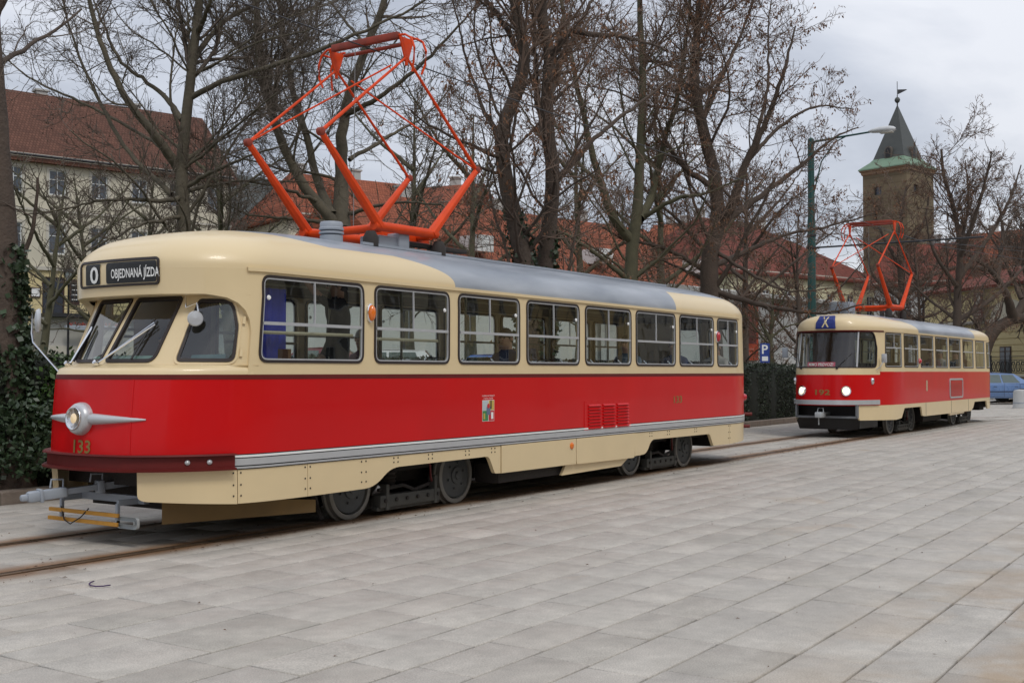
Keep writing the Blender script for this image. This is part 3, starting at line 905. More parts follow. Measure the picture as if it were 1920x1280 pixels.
    # bumper: a riveted channel round the front
    prof = [(.700, 0), (.697, .075), (.712, .08), (.718, .035), (.822, .035), (.828, .08), (.842, .075), (.842, 0)]
    AB = S.asteps(-ab, ab)
    MB().rows([[S.P(a, z, o) for z, o in prof] for a in AB]).build('bumper', M_DRED, T, 30)
    mb = MB()
    for x in (7.0, 7.16):
        for sg in (1, -1):
            c = S.P(sg * A(x), .772, .034); n = S.P(sg * A(x), .772, 1) - S.P(sg * A(x), .772, 0)
            MB().lathe(c, [(.024, 0), (.024, .008), (.016, .016), (0, .02)], n, 10).build('bumper_bolt', M_ALU, T, 40)
    # headlamp with its winged trim
    fc = S.P(0, 1.155); nrm = S.P(0, 1.155, 1) - fc
    h = MB().lathe(fc - nrm * .01, [(.150, 0), (.150, .03), (.138, .068), (.118, .09), (.104, .094), (.096, .085), (.093, .05)], nrm, 40).build('headlamp', M_ALU, T, 50)
    MB().lathe(fc, [(.096, .055), (.08, .075), (.045, .088), (0, .092)], nrm, 28).build('lens', M_LAMP1, h, True)
    MB().lathe(fc, [(.107, .088), (.104, .100), (.096, .100), (.092, .088)], nrm, 36).build('lamp_rim', M_CHROME, h, True)
    for sg in (1, -1):
        rw = []
        for k in range(15):
            t = k / 14; a = sg * (.10 + .61 * t); hh = .050 * (1 - t) ** .8 + .007; oo = .048 * (1 - t) + .012
            rw.append([S.P(a, 1.155 + .0 - hh, -.005), S.P(a, 1.155 - hh * .6, oo * .8), S.P(a, 1.155, oo), S.P(a, 1.155 + hh * .6, oo * .8), S.P(a, 1.155 + hh, -.005)])
        MB().rows(rw).build('lamp_wing', M_ALU, h, True)
    text_on(lambda x, z: S.P(x, z, .006), '133', -.10, .14, .845, .965, 'number', M_GOLD, T, True)
    for sg in (1, -1): S.bar((sg * .575, .72), (sg * .575, 1.512), .012, 0, .005).build('seam_bead', M_RED, T)
    # destination box in the brow
    o_ = rrect(-.58, .58, 2.375, 2.628, .05); i_ = inset(o_, .022)
    b = S.ring(o_, i_, -.01, .016).build('destination_box', M_RUBBER, T, 40)
    S.panel(i_, (), .06, o=.003).build('backing', M_CREAM, b, True)
    S.panel(rrect(-.475, -.215, 2.405, 2.598, .02), (), .05, o=.009).build('number_blind', M_BLACK, b)
    S.panel(rrect(-.12, .548, 2.405, 2.598, .03), (), .05, o=.009).build('text_blind', M_BLACK, b)
    text_on(lambda x, z: S.P(x, z, .015), '0', -.375, -.235, 2.415, 2.575, 'route_number', M_WHITE, b, True)
    text_on(lambda x, z: S.P(x, z, .015), 'OBJEDNANÁ JÍZDA', -.035, .585, 2.425, 2.56, 'destination', M_WHITE, b, True)
    # wipers, mirrors, indicator lamps
    for a0, a1, z1 in ((.02, .42, 2.02), (-.56, -.50, 2.0)):
        p0 = C.P(a0, 1.645, .05); p1 = C.P(a1, z1, .03)
        w = MB().tube([p0, p1], .009, 6).tube([p0 + Vector((-.02, -.03, 0)), C.P(a1 + .02, z1 - .02, .035)], .007, 6)
        w.lathe(p0 - Vector((.02, 0, .02)), [(.025, 0), (.03, .02), (.02, .045), (0, .05)], (-1, 0, .6), 10)
        wp = w.build('wiper', M_CHROME, T, 40)
        MB().tube([C.P(a1 - .03, z1 + .04, .02), C.P(a1 - .08, z1 - .33, .02)], .010, 6).build('wiper_blade', M_BLACK, wp)
    q = C.P(.66, 2.25, .05)
    m1 = MB().tube([q, q + Vector((-.02, -.03, -.10)), C.P(.84, 2.17, .12), C.P(.86, 2.16, .12) + Vector((0, 0, -.08))], .008, 6).build('mirror', M_CHROME, T, 40)
    MB().lathe(C.P(.87, 2.03, .11), [(0, -.01), (.068, -.006), (.072, 0), (.064, .01), (0, .018)], (-.5, -.85, .05), 20).build('mirror_head', M_ALU, m1, 40)
    q = S.P(-.62, 1.585, -.01); e1 = Vector((6.66, 9.92, 1.86)); e2 = Vector((6.70, 10.0, 1.95)); e3 = Vector((6.70, 10.0, 2.16))
    m2 = MB().tube([q, e1, e2, e3], .011, 6).tube([S.P(-.95, 1.58, 0), e1], .008, 6).build('mirror', M_CHROME, T, 40)
    MB().lathe(e2 + Vector((.03, -.06, .12)), [(0, -.02), (.115, -.012), (.12, 0), (.105, .025), (.05, .035), (0, .04)], (-.86, .50, 0), 24).build('mirror_head', M_ALU, m2, 40)
    for x, z in ((9.148, 2.19), (18.03, 2.17)):
        for sg in (1, -1):
            c = S.P(sg * A(x), z, 0)
            w = MB().rows([[c + Vector((dx * k, -sg * (o_), dz * k)) for dx, dz in [(.052 * math.cos(t * math.pi / 10), .098 * math.sin(t * math.pi / 10)) for t in range(20)]] for k, o_ in ((1, 0), (1.0, .022), (.86, .03), (.84, .02))], closed=True).build('indicator', M_CHROME, T, 40)
            MB().rows([[c + Vector((dx * k, -sg * o_, dz * k)) for dx, dz in [(.044 * math.cos(t * math.pi / 10), .084 * math.sin(t * math.pi / 10)) for t in range(20)]] for k, o_ in ((1, .015), (.98, .045), (.8, .065), (.4, .075), (.01, .077))], closed=True).build('lens', M_AMBER if x < 12 else M_REDL, w, True)
    # louvre plate, fleet number, municipal coat of arms
    sd = lambda x, z, o=.0: S.P(A(x), z, o)
    lp = S.panel([(A(13.6), .735), (A(14.95), .735), (A(14.95), 1.185), (A(13.6), 1.185)], (), 0, o=.006, rim=.01).build('louvre_plate', M_RED, T)
    for k in range(3):
        x0 = 13.70 + k * .41
        for j in range(8):
            z = .80 + j * .043
            MB().add([sd(x0, z, .007), sd(x0 + .34, z, .007), sd(x0 + .34, z + .012, .032), sd(x0, z + .012, .032), sd(x0, z + .034, .007), sd(x0 + .34, z + .034, .007)],
                     [(0, 1, 2, 3), (3, 2, 5, 4), (0, 3, 4), (1, 5, 2)]).build('louvre', M_RED, lp)
    mb = MB()
    for k in range(9):
        for z in (.75, 1.172): mb.lathe(sd(13.64 + k * .159, z, .006), [(.008, 0), (.006, .005), (0, .006)], (0, -1, 0), 6)
    mb.build('rivets', M_RED, lp, kind='stuff')
    text_on(lambda x, z: sd(x, z, .004), '133', 16.38, 16.68, 1.095, 1.205, 'number', M_GOLD, T, True)
    st = S.panel([(A(11.195), .995), (A(11.445), .995), (A(11.445), 1.245), (A(11.195), 1.245)], (), 0, o=.002).build('coat_of_arms', M_WHITE, T)
    def patch(x0, x1, z0, z1, c, nm='field', o=.0035):
        S.panel([(A(x0), z0), (A(x1), z0), (A(x1), z1), (A(x0), z1)], (), 0, o=o).build(nm, c, st)
    cg, cr_, cw, cy = mat('arms_green', (.04, .22, .07)), mat('arms_red', (.5, .02, .03)), mat('arms_grey', (.45, .50, .52)), mat('arms_gold', (.5, .36, .08))
    patch(11.2, 11.315, 1.0, 1.12, cg); patch(11.325, 11.44, 1.0, 1.12, cr_); patch(11.2, 11.315, 1.125, 1.24, cw); patch(11.325, 11.44, 1.125, 1.24, cy)
    patch(11.28, 11.36, 1.07, 1.165, mat('arms_blue', (.12, .16, .24)), 'inner_shield', .005)
    patch(11.215, 11.25, 1.02, 1.09, cy, 'charge', .005); patch(11.375, 11.42, 1.02, 1.1, M_WHITE, 'charge', .005); patch(11.36, 11.385, 1.14, 1.24, M_BLACK, 'charge', .005)
    mb = MB().lathe(sd(11.32, 1.175, .006), [(.03, 0), (.02, .002), (0, .003)], (0, -1, 0), 10); mb.build('charge', cr_, st)
    text_on(lambda x, z: sd(x, z, .004), 'DOPRAVNÍ PODNIKY', 11.19, 11.45, 1.288, 1.308, 'lettering', M_WHITE, T)
    text_on(lambda x, z: sd(x, z, .004), 'MĚSTA PLZNĚ', 11.225, 11.415, 1.258, 1.278, 'lettering', M_WHITE, T)
    # running gear
    bogie(T, 10.30, YC); bogie(T, 16.70, YC)
    u = MB().box((13.4, YC, .66), (12.6, 1.9, .10)).box((13.4, YC - .55, .55), (11, .16, .2)).box((13.4, YC + .55, .55), (11, .16, .2))
    u.build('underframe', M_UNDER, T)
    for x, l, y, z, h_ in ((12.55, 1.55, YC - .86, .33, .24), (13.2, 1.2, YC + .1, .36, .4), (14.4, .9, YC + .5, .38, .4), (12.3, .8, YC + .85, .36, .3), (14.3, 1.3, YC - .72, .40, .2)):
        MB().cbox((x, y, z), (l, .36, h_), .015).build('equipment_box', M_UNDER, T, 30)
    MB().box((7.75, YC + .25, .43), (.9, 1.1, .3)).build('apron', M_UNDER, T)
    MB().add([(6.98, YC - .62, .44), (8.6, YC - .98, .30), (8.6, YC - .98, .175), (6.98, YC - .62, .20)], [(0, 1, 2, 3)]).build('guard_board', mat('ochre_guard', (.20, .125, .045), .7, var=.3, vscale=4), T)
    MB().box((7.05, YC, .60), (.05, 1.6, .16)).box((7.3, YC - .75, .55), (.5, .05, .3)).build('front_beam', M_UNDER, T)
    # coupling bar and lifeguard under the front
    G = M_GREYP
    c0 = Vector((7.6, 9.02, .57)); c1 = Vector((6.50, 9.38, .465)); dr = (c1 - c0).normalized()
    cp = MB().tube([c0, c0 + dr * .75], .045, 4, sq=True).tube([c0 + dr * .7, c1], .036, 4, sq=True)
    rot = dr.to_track_quat('X', 'Z').to_matrix()
    cp.cbox(c1, (.26, .10, .09), .012, rot).cbox(c1 + dr * .10, (.03, .135, .12), .008, rot).cbox(c1 + dr * .16, (.12, .12, .10), .03, rot)
    cp.cbox(c1 + dr * .235, (.08, .07, .06), .02, rot).cbox(c0 + dr * .72, (.06, .12, .12), .01, rot)
    cpo = cp.build('coupler', G, T, 30)
    for q in (c1 - dr * .06, c0 + dr * .74):
        MB().tube([q + Vector((.05, 0, .05)), q + Vector((.05, 0, .12)), q + Vector((-.06, .02, .125)), q + Vector((-.07, .02, .05))], .009, 6).build('handle', G, cpo, 40)
    lf = MB()
    for y in (8.80, 9.62): lf.box((6.95, y, .39), (.34, .035, .05)).box((6.78, y, .29), (.03, .03, .19))
    lf.box((7.02, 9.2, .40), (.06, 1.0, .07))
    lg = lf.build('lifeguard', G, T)
    for z, x in ((.28, 6.76), (.20, 6.75)):
        MB().cbox((x, 9.27, z), (.024, 1.02, .036), .004).build('lifeguard_slat', M_WOODO, lg)
    lp_ = rrect(-.14, .14, -.052, .052, .035); li = rrect(-.14, .09, -.016, .016, .005)
    MB().rows([[Vector((6.75 + o_, 8.635 - p[0], .225 + p[1])) for p in pp] for pp, o_ in ((lp_, 0), (lp_, .03), (li, .03), (li, 0))], closed=True).build('lifeguard_loop', mat('pale_grey_paint', (.36, .38, .38), .5), lg)
    MB().tube([(6.77, 9.62, .32), (6.72, 9.5, .2), (6.7, 9.38, .17), (6.72, 9.25, .24), (6.77, 9.2, .32)], .006, 5).build('cable', M_UNDER, lg, 40)
    MB().tube([(8.95, 8.32, .5), (8.8, 8.3, .3), (8.92, 8.3, .06)], [.05, .04, .03], 6).build('sand_pipe', M_UNDER, T, 40)
    # rear buffers and lamps
    for z, l in ((.82, .16), (.60, .12)):
        MB().tube([S.P(am - 1.15, z), S.P(am - 1.15, z, l)], .03, 8).build('rear_bracket', M_DRED, T, 40)
    MB().lathe(S.P(am - 1.0, 1.12, 0), [(.07, 0), (.07, .05), (.05, .09), (0, .1)], S.P(am - 1.0, 1.12, 1) - S.P(am - 1.0, 1.12, 0), 16).build('tail_lamp', M_REDL, T, 40)
    MB().box((19.35, YC, .36), (1.1, 1.5, .16)).build('rear_beam', M_UNDER, T)
    # inside: floor, ceiling lining, partition, seats, rails
    fl = [S.P(a, .80, -.06) for a in S.asteps(-am, am)]
    MB().add(fl, [tuple(range(len(fl)))[::-1]]).build('floor', M_FLOOR, T)
    S.band(-am, am, [.80, 1.55], -.05).build('inner_lining', M_INT, T, 45)
    S.band(-am, am, [2.50, 2.62, 2.72, 2.80], -.06).build('ceiling_cove', M_INT, T, 45)
    ce = [S.P(a, 2.80, -.06) for a in S.asteps(-am, am)]
    MB().add(ce, [tuple(range(len(ce)))]).build('ceiling', mat('ceiling_board', (.40, .36, .27), .6), T)
    pt = MB().box((8.05, YC + .55, 1.75), (.04, 1.15, 1.9)).box((8.05, YC - .95, 1.3), (.04, .4, 1.0)).box((8.05, YC, 2.58), (.04, 1.7, .2))
    pt.build('partition', mat('varnished_wood', (.12, .06, .025), .4, var=.25, vscale=5), T)
    cv = []
    for z in (1.5, 2.38):
        cv.append([(7.72 + .012 * (k % 2) + k * .03, YC - 1.02 + .02 * math.sin(k * 1.9), z) for k in range(14)])
    MB().rows(cv).build('curtain', M_CURT, T, True)
    ds = MB().cbox((7.12, YC, 1.42), (.42, 1.35, .22), .04).cbox((7.0, YC + .1, 1.58), (.2, .5, .1), .03)
    ds.build('driver_desk', mat('desk_ochre', (.36, .27, .12), .5, var=.1), T, 30)
    MB().tube([(7.05, 8.62, 1.70), (7.05, 9.5, 1.70)], .03, 8).build('desk_tube', mat('desk_green', (.16, .26, .22), .4), T, 40)
    C.bar((.90, 1.735), (cm - .32, 1.735), .05, -.16, -.09).build('window_heater', mat('heater_green', (.20, .32, .29), .4), T)
    sm = MB()
    xs = [9.5 + .82 * k for k in range(12)]
    def seat(x, y):
        s = MB().cbox((x + .2, y, 1.22), (.42, .46, .09), .03).cbox((x + .43, y, 1.46), (.07, .46, .44), .03)
        o = s.build('seat', M_SEAT, T, 40)
        MB().tube([(x + .46, y - .22, 1.2), (x + .49, y - .22, 1.70), (x + .49, y - .17, 1.745), (x + .49, y + .17, 1.745), (x + .49, y + .22, 1.70), (x + .46, y + .22, 1.2)], .016, 6).build('grab_rail', M_CHROME, o, 40)
        MB().tube([(x + .2, y, .82), (x + .2, y, 1.2)], .03, 8).build('pedestal', M_UNDER, o, 40)
    for x in xs:
        if x > 9.9: seat(x, YC - .85)
        if not (12.4 < x < 14.2 or x > 17.5): seat(x, YC + .85)
    for sg in (1, -1):
        MB().tube([S.P(sg * A(x), 1.955, -.10) for x in (7.7, 9.0)], .018, 6).build('window_rail', M_RAIL, T, 40)
        MB().tube([S.P(sg * A(x), 1.93, -.10) for x in (9.3, 10.45)], .018, 6).build('window_rail', M_RAIL, T, 40)
        MB().tube([(8.4, YC - sg * .55, 2.58), (18.8, YC - sg * .55, 2.58)], .016, 6).build('ceiling_rail', M_RAIL, T, 40)
        for x in (9.3, 11.8, 13.0, 15.5, 18.0): MB().tube([(x, YC - sg * .52, .82), (x, YC - sg * .52, 2.6)], .017, 6).build('pole', M_RAIL, T, 40)
    # roof gear and pantograph
    pantograph(T, 9.10, 11.98, 10.07, 11.03, 10.55, 8.5, 9.6, 4.15, 3.235, 5.28, .55, 3.03)
    MB().lathe((9.36, 8.58, 2.95), [(.125, 0), (.125, .11), (.10, .12), (.135, .13), (.135, .15), (.10, .16), (.135, .17), (.135, .19), (.125, .2), (.125, .245), (.115, .26), (0, .265)], (0, 0, 1), 28).build('roof_vent', M_GREYP, T, 35)
    MB().cbox((10.30, 8.70, 3.05), (.34, .3, .2), .02).cbox((10.55, 8.62, 3.08), (.2, .2, .24), .02).build('roof_box', M_GREYP, T, 30)
    MB().cbox((11.2, 8.62, 3.10), (1.35, .1, .05), .01).build('roof_walkway', M_UNDER, T)
    MB().box((13.5, YC - .62, 3.005), (7.6, .035, .03)).build('roof_batten', M_GREYP, T)
    return T, S
TRAM1, SH1 = make_tram_133()

# ================================================================== the second tram (number 192), waiting farther along the track
def make_tram_192():
    x0_, yc = 30.8, 0.0
    T = thing('tram', 'red and cream tram number 192 with twin lit headlamps waiting on the curve', 'tram', (x0_, YC - .03, 0), R(-.9), local=True)
    def X(l): return [(a - x0_, d) for a, d in l]
    lower = [(27.03, 0), (27.06, .35), (27.2, .62), (27.45, .80), (27.85, .96), (28.2, 1.06), (28.6, 1.17), (29.1, 1.24), (29.5, 1.25), (38.6, 1.25), (39.15, 1.21), (39.6, 1.11), (40.2, .92), (40.68, .55), (40.82, 0)]
    upper = [(27.38, 0), (27.40, .34), (27.50, .60), (27.70, .78), (27.99, .935), (28.3, 1.045), (28.65, 1.155), (29.1, 1.225), (29.5, 1.235), (38.6, 1.235), (39.1, 1.195), (39.5, 1.10), (40.07, .91), (40.53, .55), (40.67, 0)]
    fr = [.05, .05, .045, .035, .025, .015, .01] + [0] * 8
    belt = [(p[0] + d, p[1]) for p, d in zip(lower, fr)]
    lv = [(.2, X(lower)), (.78, X(lower)), (1.55, X(belt)), (1.66, X([(p[0] + d * 1.4, p[1]) for p, d in zip(lower, fr)])), (2.55, X(upper))]
    roof = [(2.57, 1.25, 27.33, 40.67), (2.66, 1.25, 27.32, 40.67), (2.74, 1.21, 27.33, 40.62), (2.82, 1.13, 27.36, 40.5), (2.89, 1.0, 27.45, 40.3), (2.95, 0.82, 27.66, 39.95), (3.0, 0.6, 28.06, 39.4), (3.04, 0.32, 28.7, 38.8), (3.05, 0.001, 29.4, 38.2)]
    roof = smooth_profile(roof, 22)
    for z, D, xf, xr in roof:
        lv.append((z, X([((xf + (x - 27.38)) if i < 9 else (xr + (x - 40.67)), d * D / 1.25) for i, (x, d) in enumerate(upper)])))
    S = Shell(yc, lv, ref=1)
    am = S.amax
    A = lambda x: S.aX(x - x0_)
    al = A(28.14)
    S.band(-am, am, [.78, 1.0, 1.3, 1.515]).build('red_panel', M_RED, T, 45)
    for sg in (1, -1):
        r_ = lambda p, q: sorted((sg * p, sg * q))
        S.band(*r_(al, am - .01), [1.515, 1.588], .001).build('red_panel', M_RED, T, 45)
    S.band(-al, al, [1.514, 1.56, 1.60, 1.665]).build('front_belt', M_CREAM, T, 45)
    # windscreen wall
    aw = A(28.2)
    pc = rpoly([(-.80, 1.70), (.80, 1.70), (.80, 2.53), (-.80, 2.53)], .03)
    pr = rpoly([(.84, 1.70), (1.50, 1.70), (1.52, 2.15), (1.40, 2.50), (.84, 2.53)], [.02, .12, .25, .2, .02])
    pl = [(-a, z) for a, z in pr][::-1]
    outer = [(-aw, 1.66), (0, 1.66), (aw, 1.66), (aw, 2.57), (0, 2.57), (-aw, 2.57)]
    whole = rpoly([(-1.53, 1.685), (1.53, 1.685), (1.55, 2.15), (1.43, 2.545), (-1.43, 2.545), (-1.55, 2.15)], [.13, .13, .26, .22, .22, .26])
    S.panel(outer, [whole], .13, thick=.03).build('windscreen_wall', M_CREAM, T, 45)
    ws = S.ring(inset(whole, -.008), inset(whole, .02), -.02, .012).build('windscreen', M_RUBBER, T, 40)
    for p in (pc, pr, pl): S.panel(p, (), .13, o=-.004).build('pane', M_GLASS, ws, True)
    for a in (.82, -.82): S.bar((a, 1.70), (a, 2.53), .045, -.012, .012).build('pillar', M_ALU, ws)
    # side walls
    W = [(28.36, 29.27), (29.5, 30.75), (31.0, 32.23), (32.46, 33.74), (33.93, 35.2), (35.5, 36.78), (37.1, 38.27)]
    for sg in (1, -1):
        a = lambda x: sg * A(x)
        out = [(sg * aw, 1.586), (a(33), 1.586), (sg * (am - .01), 1.586), (sg * (am - .01), 2.57), (a(33), 2.57), (sg * aw, 2.57)]
        holes = [rrect(min(a(p), a(q)), max(a(p), a(q)), 1.70, 2.53, .06) for p, q in W]
        e0, e1 = sg * A(38.6), sg * A(39.35)
        holes.append(rrect(min(e0, e1), max(e0, e1), 1.70, 2.50, .06))
        r0, r1 = sg * (am - .66), sg * (am - .06)
        holes.append(rrect(min(r0, r1), max(r0, r1), 1.70, 2.50, .06))
        S.panel(out, holes, .2, thick=.05).build('window_wall', M_CREAM, T, 40)
        for k, (p, q) in enumerate(W): tram_window(S, a(p), a(q), 1.70, 2.53, .06, T, mull=(k == 0), zb=2.17, fw=.016)
        tram_window(S, e0, e1, 1.70, 2.50, .06, T, True, False, zb=2.17); tram_window(S, r0, r1, 1.70, 2.50, .06, T, False, False)
        S.band(*sorted((sg * al, sg * (aw + .02))), [1.586, 1.665], .0).build('corner_belt', M_CREAM, T, 45)
        S.band(*sorted((sg * A(28.3), sg * (am - .5))), [2.555, 2.56, 2.585, 2.59], .018, thick=.03).build('gutter', M_CREAM, T, 30)
        # skirts with wheel arches
        sk = [(27.40, .43), (28.9, .41), (29.25, .44), (29.5, .68), (31.0, .68), (31.12, .44), (31.4, .42), (33.4, .42), (36.4, .42), (36.7, .50), (36.9, .68), (38.5, .68), (38.62, .44), (38.9, .42), (39.9, .45), (40.4, .5), (40.4, .78), (33, .78), (29, .78), (27.40, .78)]
        o_ = [(sg * A(x), z) for x, z in sk]
        S.panel(o_[::sg], (), .2, o=-.003, rim=.04).build('skirt_panel', M_CREAM, T, 40)
        for x in (31.45, 34.1, 36.1): S.bar((sg * A(x), .43), (sg * A(x), .775), .012, -.002, .001).build('skirt_seam', M_UNDER, T)
        S.panel([(sg * A(x), z) for x, z in [(34.0, .36), (35.6, .38), (35.9, .50), (33.9, .50)]][::sg], (), 0, o=-.02, rim=.04).build('skirt_flap', M_CREAM, T)
    S.band(-A(28.08), A(28.08), [.80, .803, .83, .86, .905, .912], .045, thick=.05).build('bumper', M_ALU, T, 30)
    S.band(-am, am, [z for z, *_ in roof]).build('roof', paint_roof('roof_paint_192', -2.2, 8.4, 30.85 - x0_, 37.0 - x0_, 2.87, 2.57), T, 50)
    S.band(-A(28.3), A(28.3), [2.552, 2.556, 2.575, 2.58], .02, thick=.03).build('drip_rail', M_DRED, T, 30)
    # lamps, number, route sign, mirrors, wipers
    for a in (.55, -.55):
        c = S.P(a, 1.13); n = S.P(a, 1.13, 1) - c
        h = MB().lathe(c, [(.125, -.02), (.125, .02), (.115, .04), (.10, .035)], n, 28).build('headlamp', M_CHROME, T, 40)
        MB().lathe(c, [(.10, .02), (.085, .04), (.045, .055), (0, .06)], n, 24).build('lens', M_LAMPON, h, True)
        a2 = a * 2.45
        c = S.P(a2, 1.36); n = S.P(a2, 1.36, 1) - c
        w = MB().rows([[c + n * o_ + (S.P(a2 + .05 * k * math.cos(t * math.pi / 8), 1.36 + .085 * k * math.sin(t * math.pi / 8)) - c) for t in range(16)] for k, o_ in ((1, 0), (1, .025), (.7, .05), (.02, .055))], closed=True).build('indicator', M_CHROME, T, True)
    text_on(lambda x, z: S.P(x, z, .006), '192', -.17, .19, 1.03, 1.16, 'number', M_GOLD, T, True)
    sg_ = S.panel(rrect(-.25, .25, 2.62, 2.905, .01), (), .08, o=.035, rim=.04).build('route_sign', M_BLUE, T)
    text_on(lambda x, z: S.P(x, z, .044), 'X', -.09, .09, 2.655, 2.87, 'route_letter', mat('pale_gold', (.62, .52, .30), .4), sg_, True)
    S.panel(rrect(-.46, .28, 1.715, 1.83, .005), (), .1, o=-.05).build('notice', mat('notice_red', (.55, .05, .09), .5), T)
    text_on(lambda x, z: S.P(x, z, -.047), 'MIMO PROVOZ!', -.41, .23, 1.735, 1.81, 'notice_lettering', M_WHITE, T, True)
    for a0, a1 in ((.34, .66), (-.62, -.90)):
        w = MB().tube([S.P(a0, 1.68, .03), S.P((a0 + a1) / 2, 1.85, .025), S.P(a1, 2.02, .02)], .010, 6).lathe(S.P(a0, 1.675, 0), [(.03, 0), (.03, .03), (0, .04)], (-1, 0, 0), 8)
        w.build('wiper', M_BLACK, T, 40)
    q = S.P(1.52, 1.63, 0)
    m = MB().tube([q, S.P(1.54, 1.70, .10), S.P(1.62, 1.83, .14)], .01, 6).build('mirror', M_ALU, T, 40)
    MB().cbox(S.P(1.63, 1.90, .15), (.05, .13, .22), .02).build('mirror_head', M_ALU, m, 40)
    q = S.P(-1.55, 1.9, 0)
    m = MB().tube([q, S.P(-1.62, 1.95, .2), S.P(-1.62, 2.0, .28)], .01, 6).build('mirror', M_ALU, T, 40)
    MB().cbox(S.P(-1.62, 2.05, .30), (.06, .15, .26), .02).build('mirror_head', M_GREYP, m, 40)
    c = S.P(A(30.87), 1.86, 0)
    w = MB().lathe(c, [(.07, 0), (.065, .03), (.03, .06), (0, .065)], (0, -1, 0), 14).build('indicator', M_REDL, T, 40)
    S.bar((A(31.55), 1.08), (A(31.55), 1.36), .11, 0, .004).build('coat_of_arms', mat('arms_buff', (.45, .40, .26), .5, var=.5, vscale=30), T)
    # engine-room grille with a bright frame
    g = rrect(A(33.9), A(35.4), .84, 1.40, .10)
    gr = S.ring(g, inset(g, .05), -.005, .02).build('grille', M_ALU, T, 40)
    for k in range(10):
        z = .89 + k * .043
        S.bar((A(34.0), z), (A(35.3), z), .018, 0, .02).build('slat', M_RED, gr)
    # open coupling bay under the bumper
    bay = MB().box((27.36 - x0_, 0, .50), (.10, 1.5, .05)).box((27.36 - x0_, .74, .64), (.10, .05, .30)).box((27.36 - x0_, -.74, .64), (.10, .05, .30))
    bay.build('coupling_bay', mat('bay_grey', (.17, .18, .19), .6), T)
    MB().box((27.7 - x0_, 0, .62), (.03, 1.7, .34)).build('bay_back', M_BLACK, T)
    c = MB().cbox((27.05 - x0_, .05, .56), (.34, .16, .13), .02).tube([(27.7 - x0_, .05, .58), (27.08 - x0_, .05, .56)], .04, 6).tube([(27.05 - x0_, -.03, .62), (27.05 - x0_, -.02, .72), (27.05 - x0_, .10, .72), (27.05 - x0_, .12, .62)], .012, 6).tube([(27.03 - x0_, .08, .5), (27.03 - x0_, .08, .32)], .014, 6)
    c.build('coupler', mat('coupler_grey', (.40, .42, .43), .5), T, 30)
    MB().add([(27.40 - x0_, -.78, .46), (27.40 - x0_, .78, .46), (27.48 - x0_, .72, .20), (27.48 - x0_, -.72, .20)], [(0, 1, 2, 3)]).box((28.2 - x0_, 0, .33), (1.4, 1.5, .2)).build('apron', M_BLACK, T)
    # running gear, underframe
    bogie(T, 0.0, 0.0, r=.34); bogie(T, 6.4, 0.0, r=.34)
    MB().box((3.4, 0, .70), (11.2, 2.0, .10)).box((8.35, 0, .60), (1.0, 2.0, .3)).build('underframe', M_UNDER, T)  # second box added at the rear to darken the sky-lit gap under the skirt
    MB().cbox((2.6, -.5, .40), (1.9, .8, .36), .02).build('equipment_box', M_UNDER, T)
    MB().cbox((4.0, .3, .42), (1.3, 1.2, .36), .02).build('equipment_box', M_UNDER, T)
    MB().box((9.0, 0, .40), (.6, 1.6, .10)).build('rear_beam', M_UNDER, T)
    MB().lathe(S.P(am - 1.05, .98), [(.07, 0), (.07, .05), (0, .09)], S.P(am - 1.05, .98, 1) - S.P(am - 1.05, .98), 12).build('tail_lamp', M_REDL, T, 40)
    # inside
    fl = [S.P(a, .88, -.06) for a in S.asteps(-am, am)]
    MB().add(fl, [tuple(range(len(fl)))[::-1]]).build('floor', M_FLOOR, T)
    S.band(-am, am, [.88, 1.58], -.05).build('inner_lining', M_INT, T, 45)
    ce = [S.P(a, 2.72, -.06) for a in S.asteps(-am, am)]
    MB().add(ce, [tuple(range(len(ce)))]).build('ceiling', MATS['ceiling_board'], T)
    MB().box((29.35 - x0_, .5, 1.8), (.04, 1.1, 1.8)).build('partition', MATS['varnished_wood'], T)
    for k in range(10):
        for y in (-.85, .85):
            x = 29.9 + k * .9 - x0_
            s = MB().cbox((x, y, 1.30), (.42, .46, .09), .03).cbox((x + .25, y, 1.58), (.07, .46, .50), .03)
            s.build('seat', M_SEAT, T, 40)
    for sg in (1, -1):
        for x in (30.0, 33.0, 36.0, 38.5): MB().tube([(x - x0_, sg * .5, .9), (x - x0_, sg * .5, 2.7)], .017, 6).build('pole', M_RAIL, T, 40)
    pantograph(T, 29.58 - x0_, 32.67 - x0_, 30.62 - x0_, 31.62 - x0_, 31.07 - x0_, -.58, .62, 4.29, 3.30, 5.33, .6, 3.03)
    MB().cbox((29.6 - x0_, .35, 3.20), (.55, .5, .36), .015).build('roof_box', M_GREYP, T, 30)
    return T, S
TRAM2, SH2 = make_tram_192()

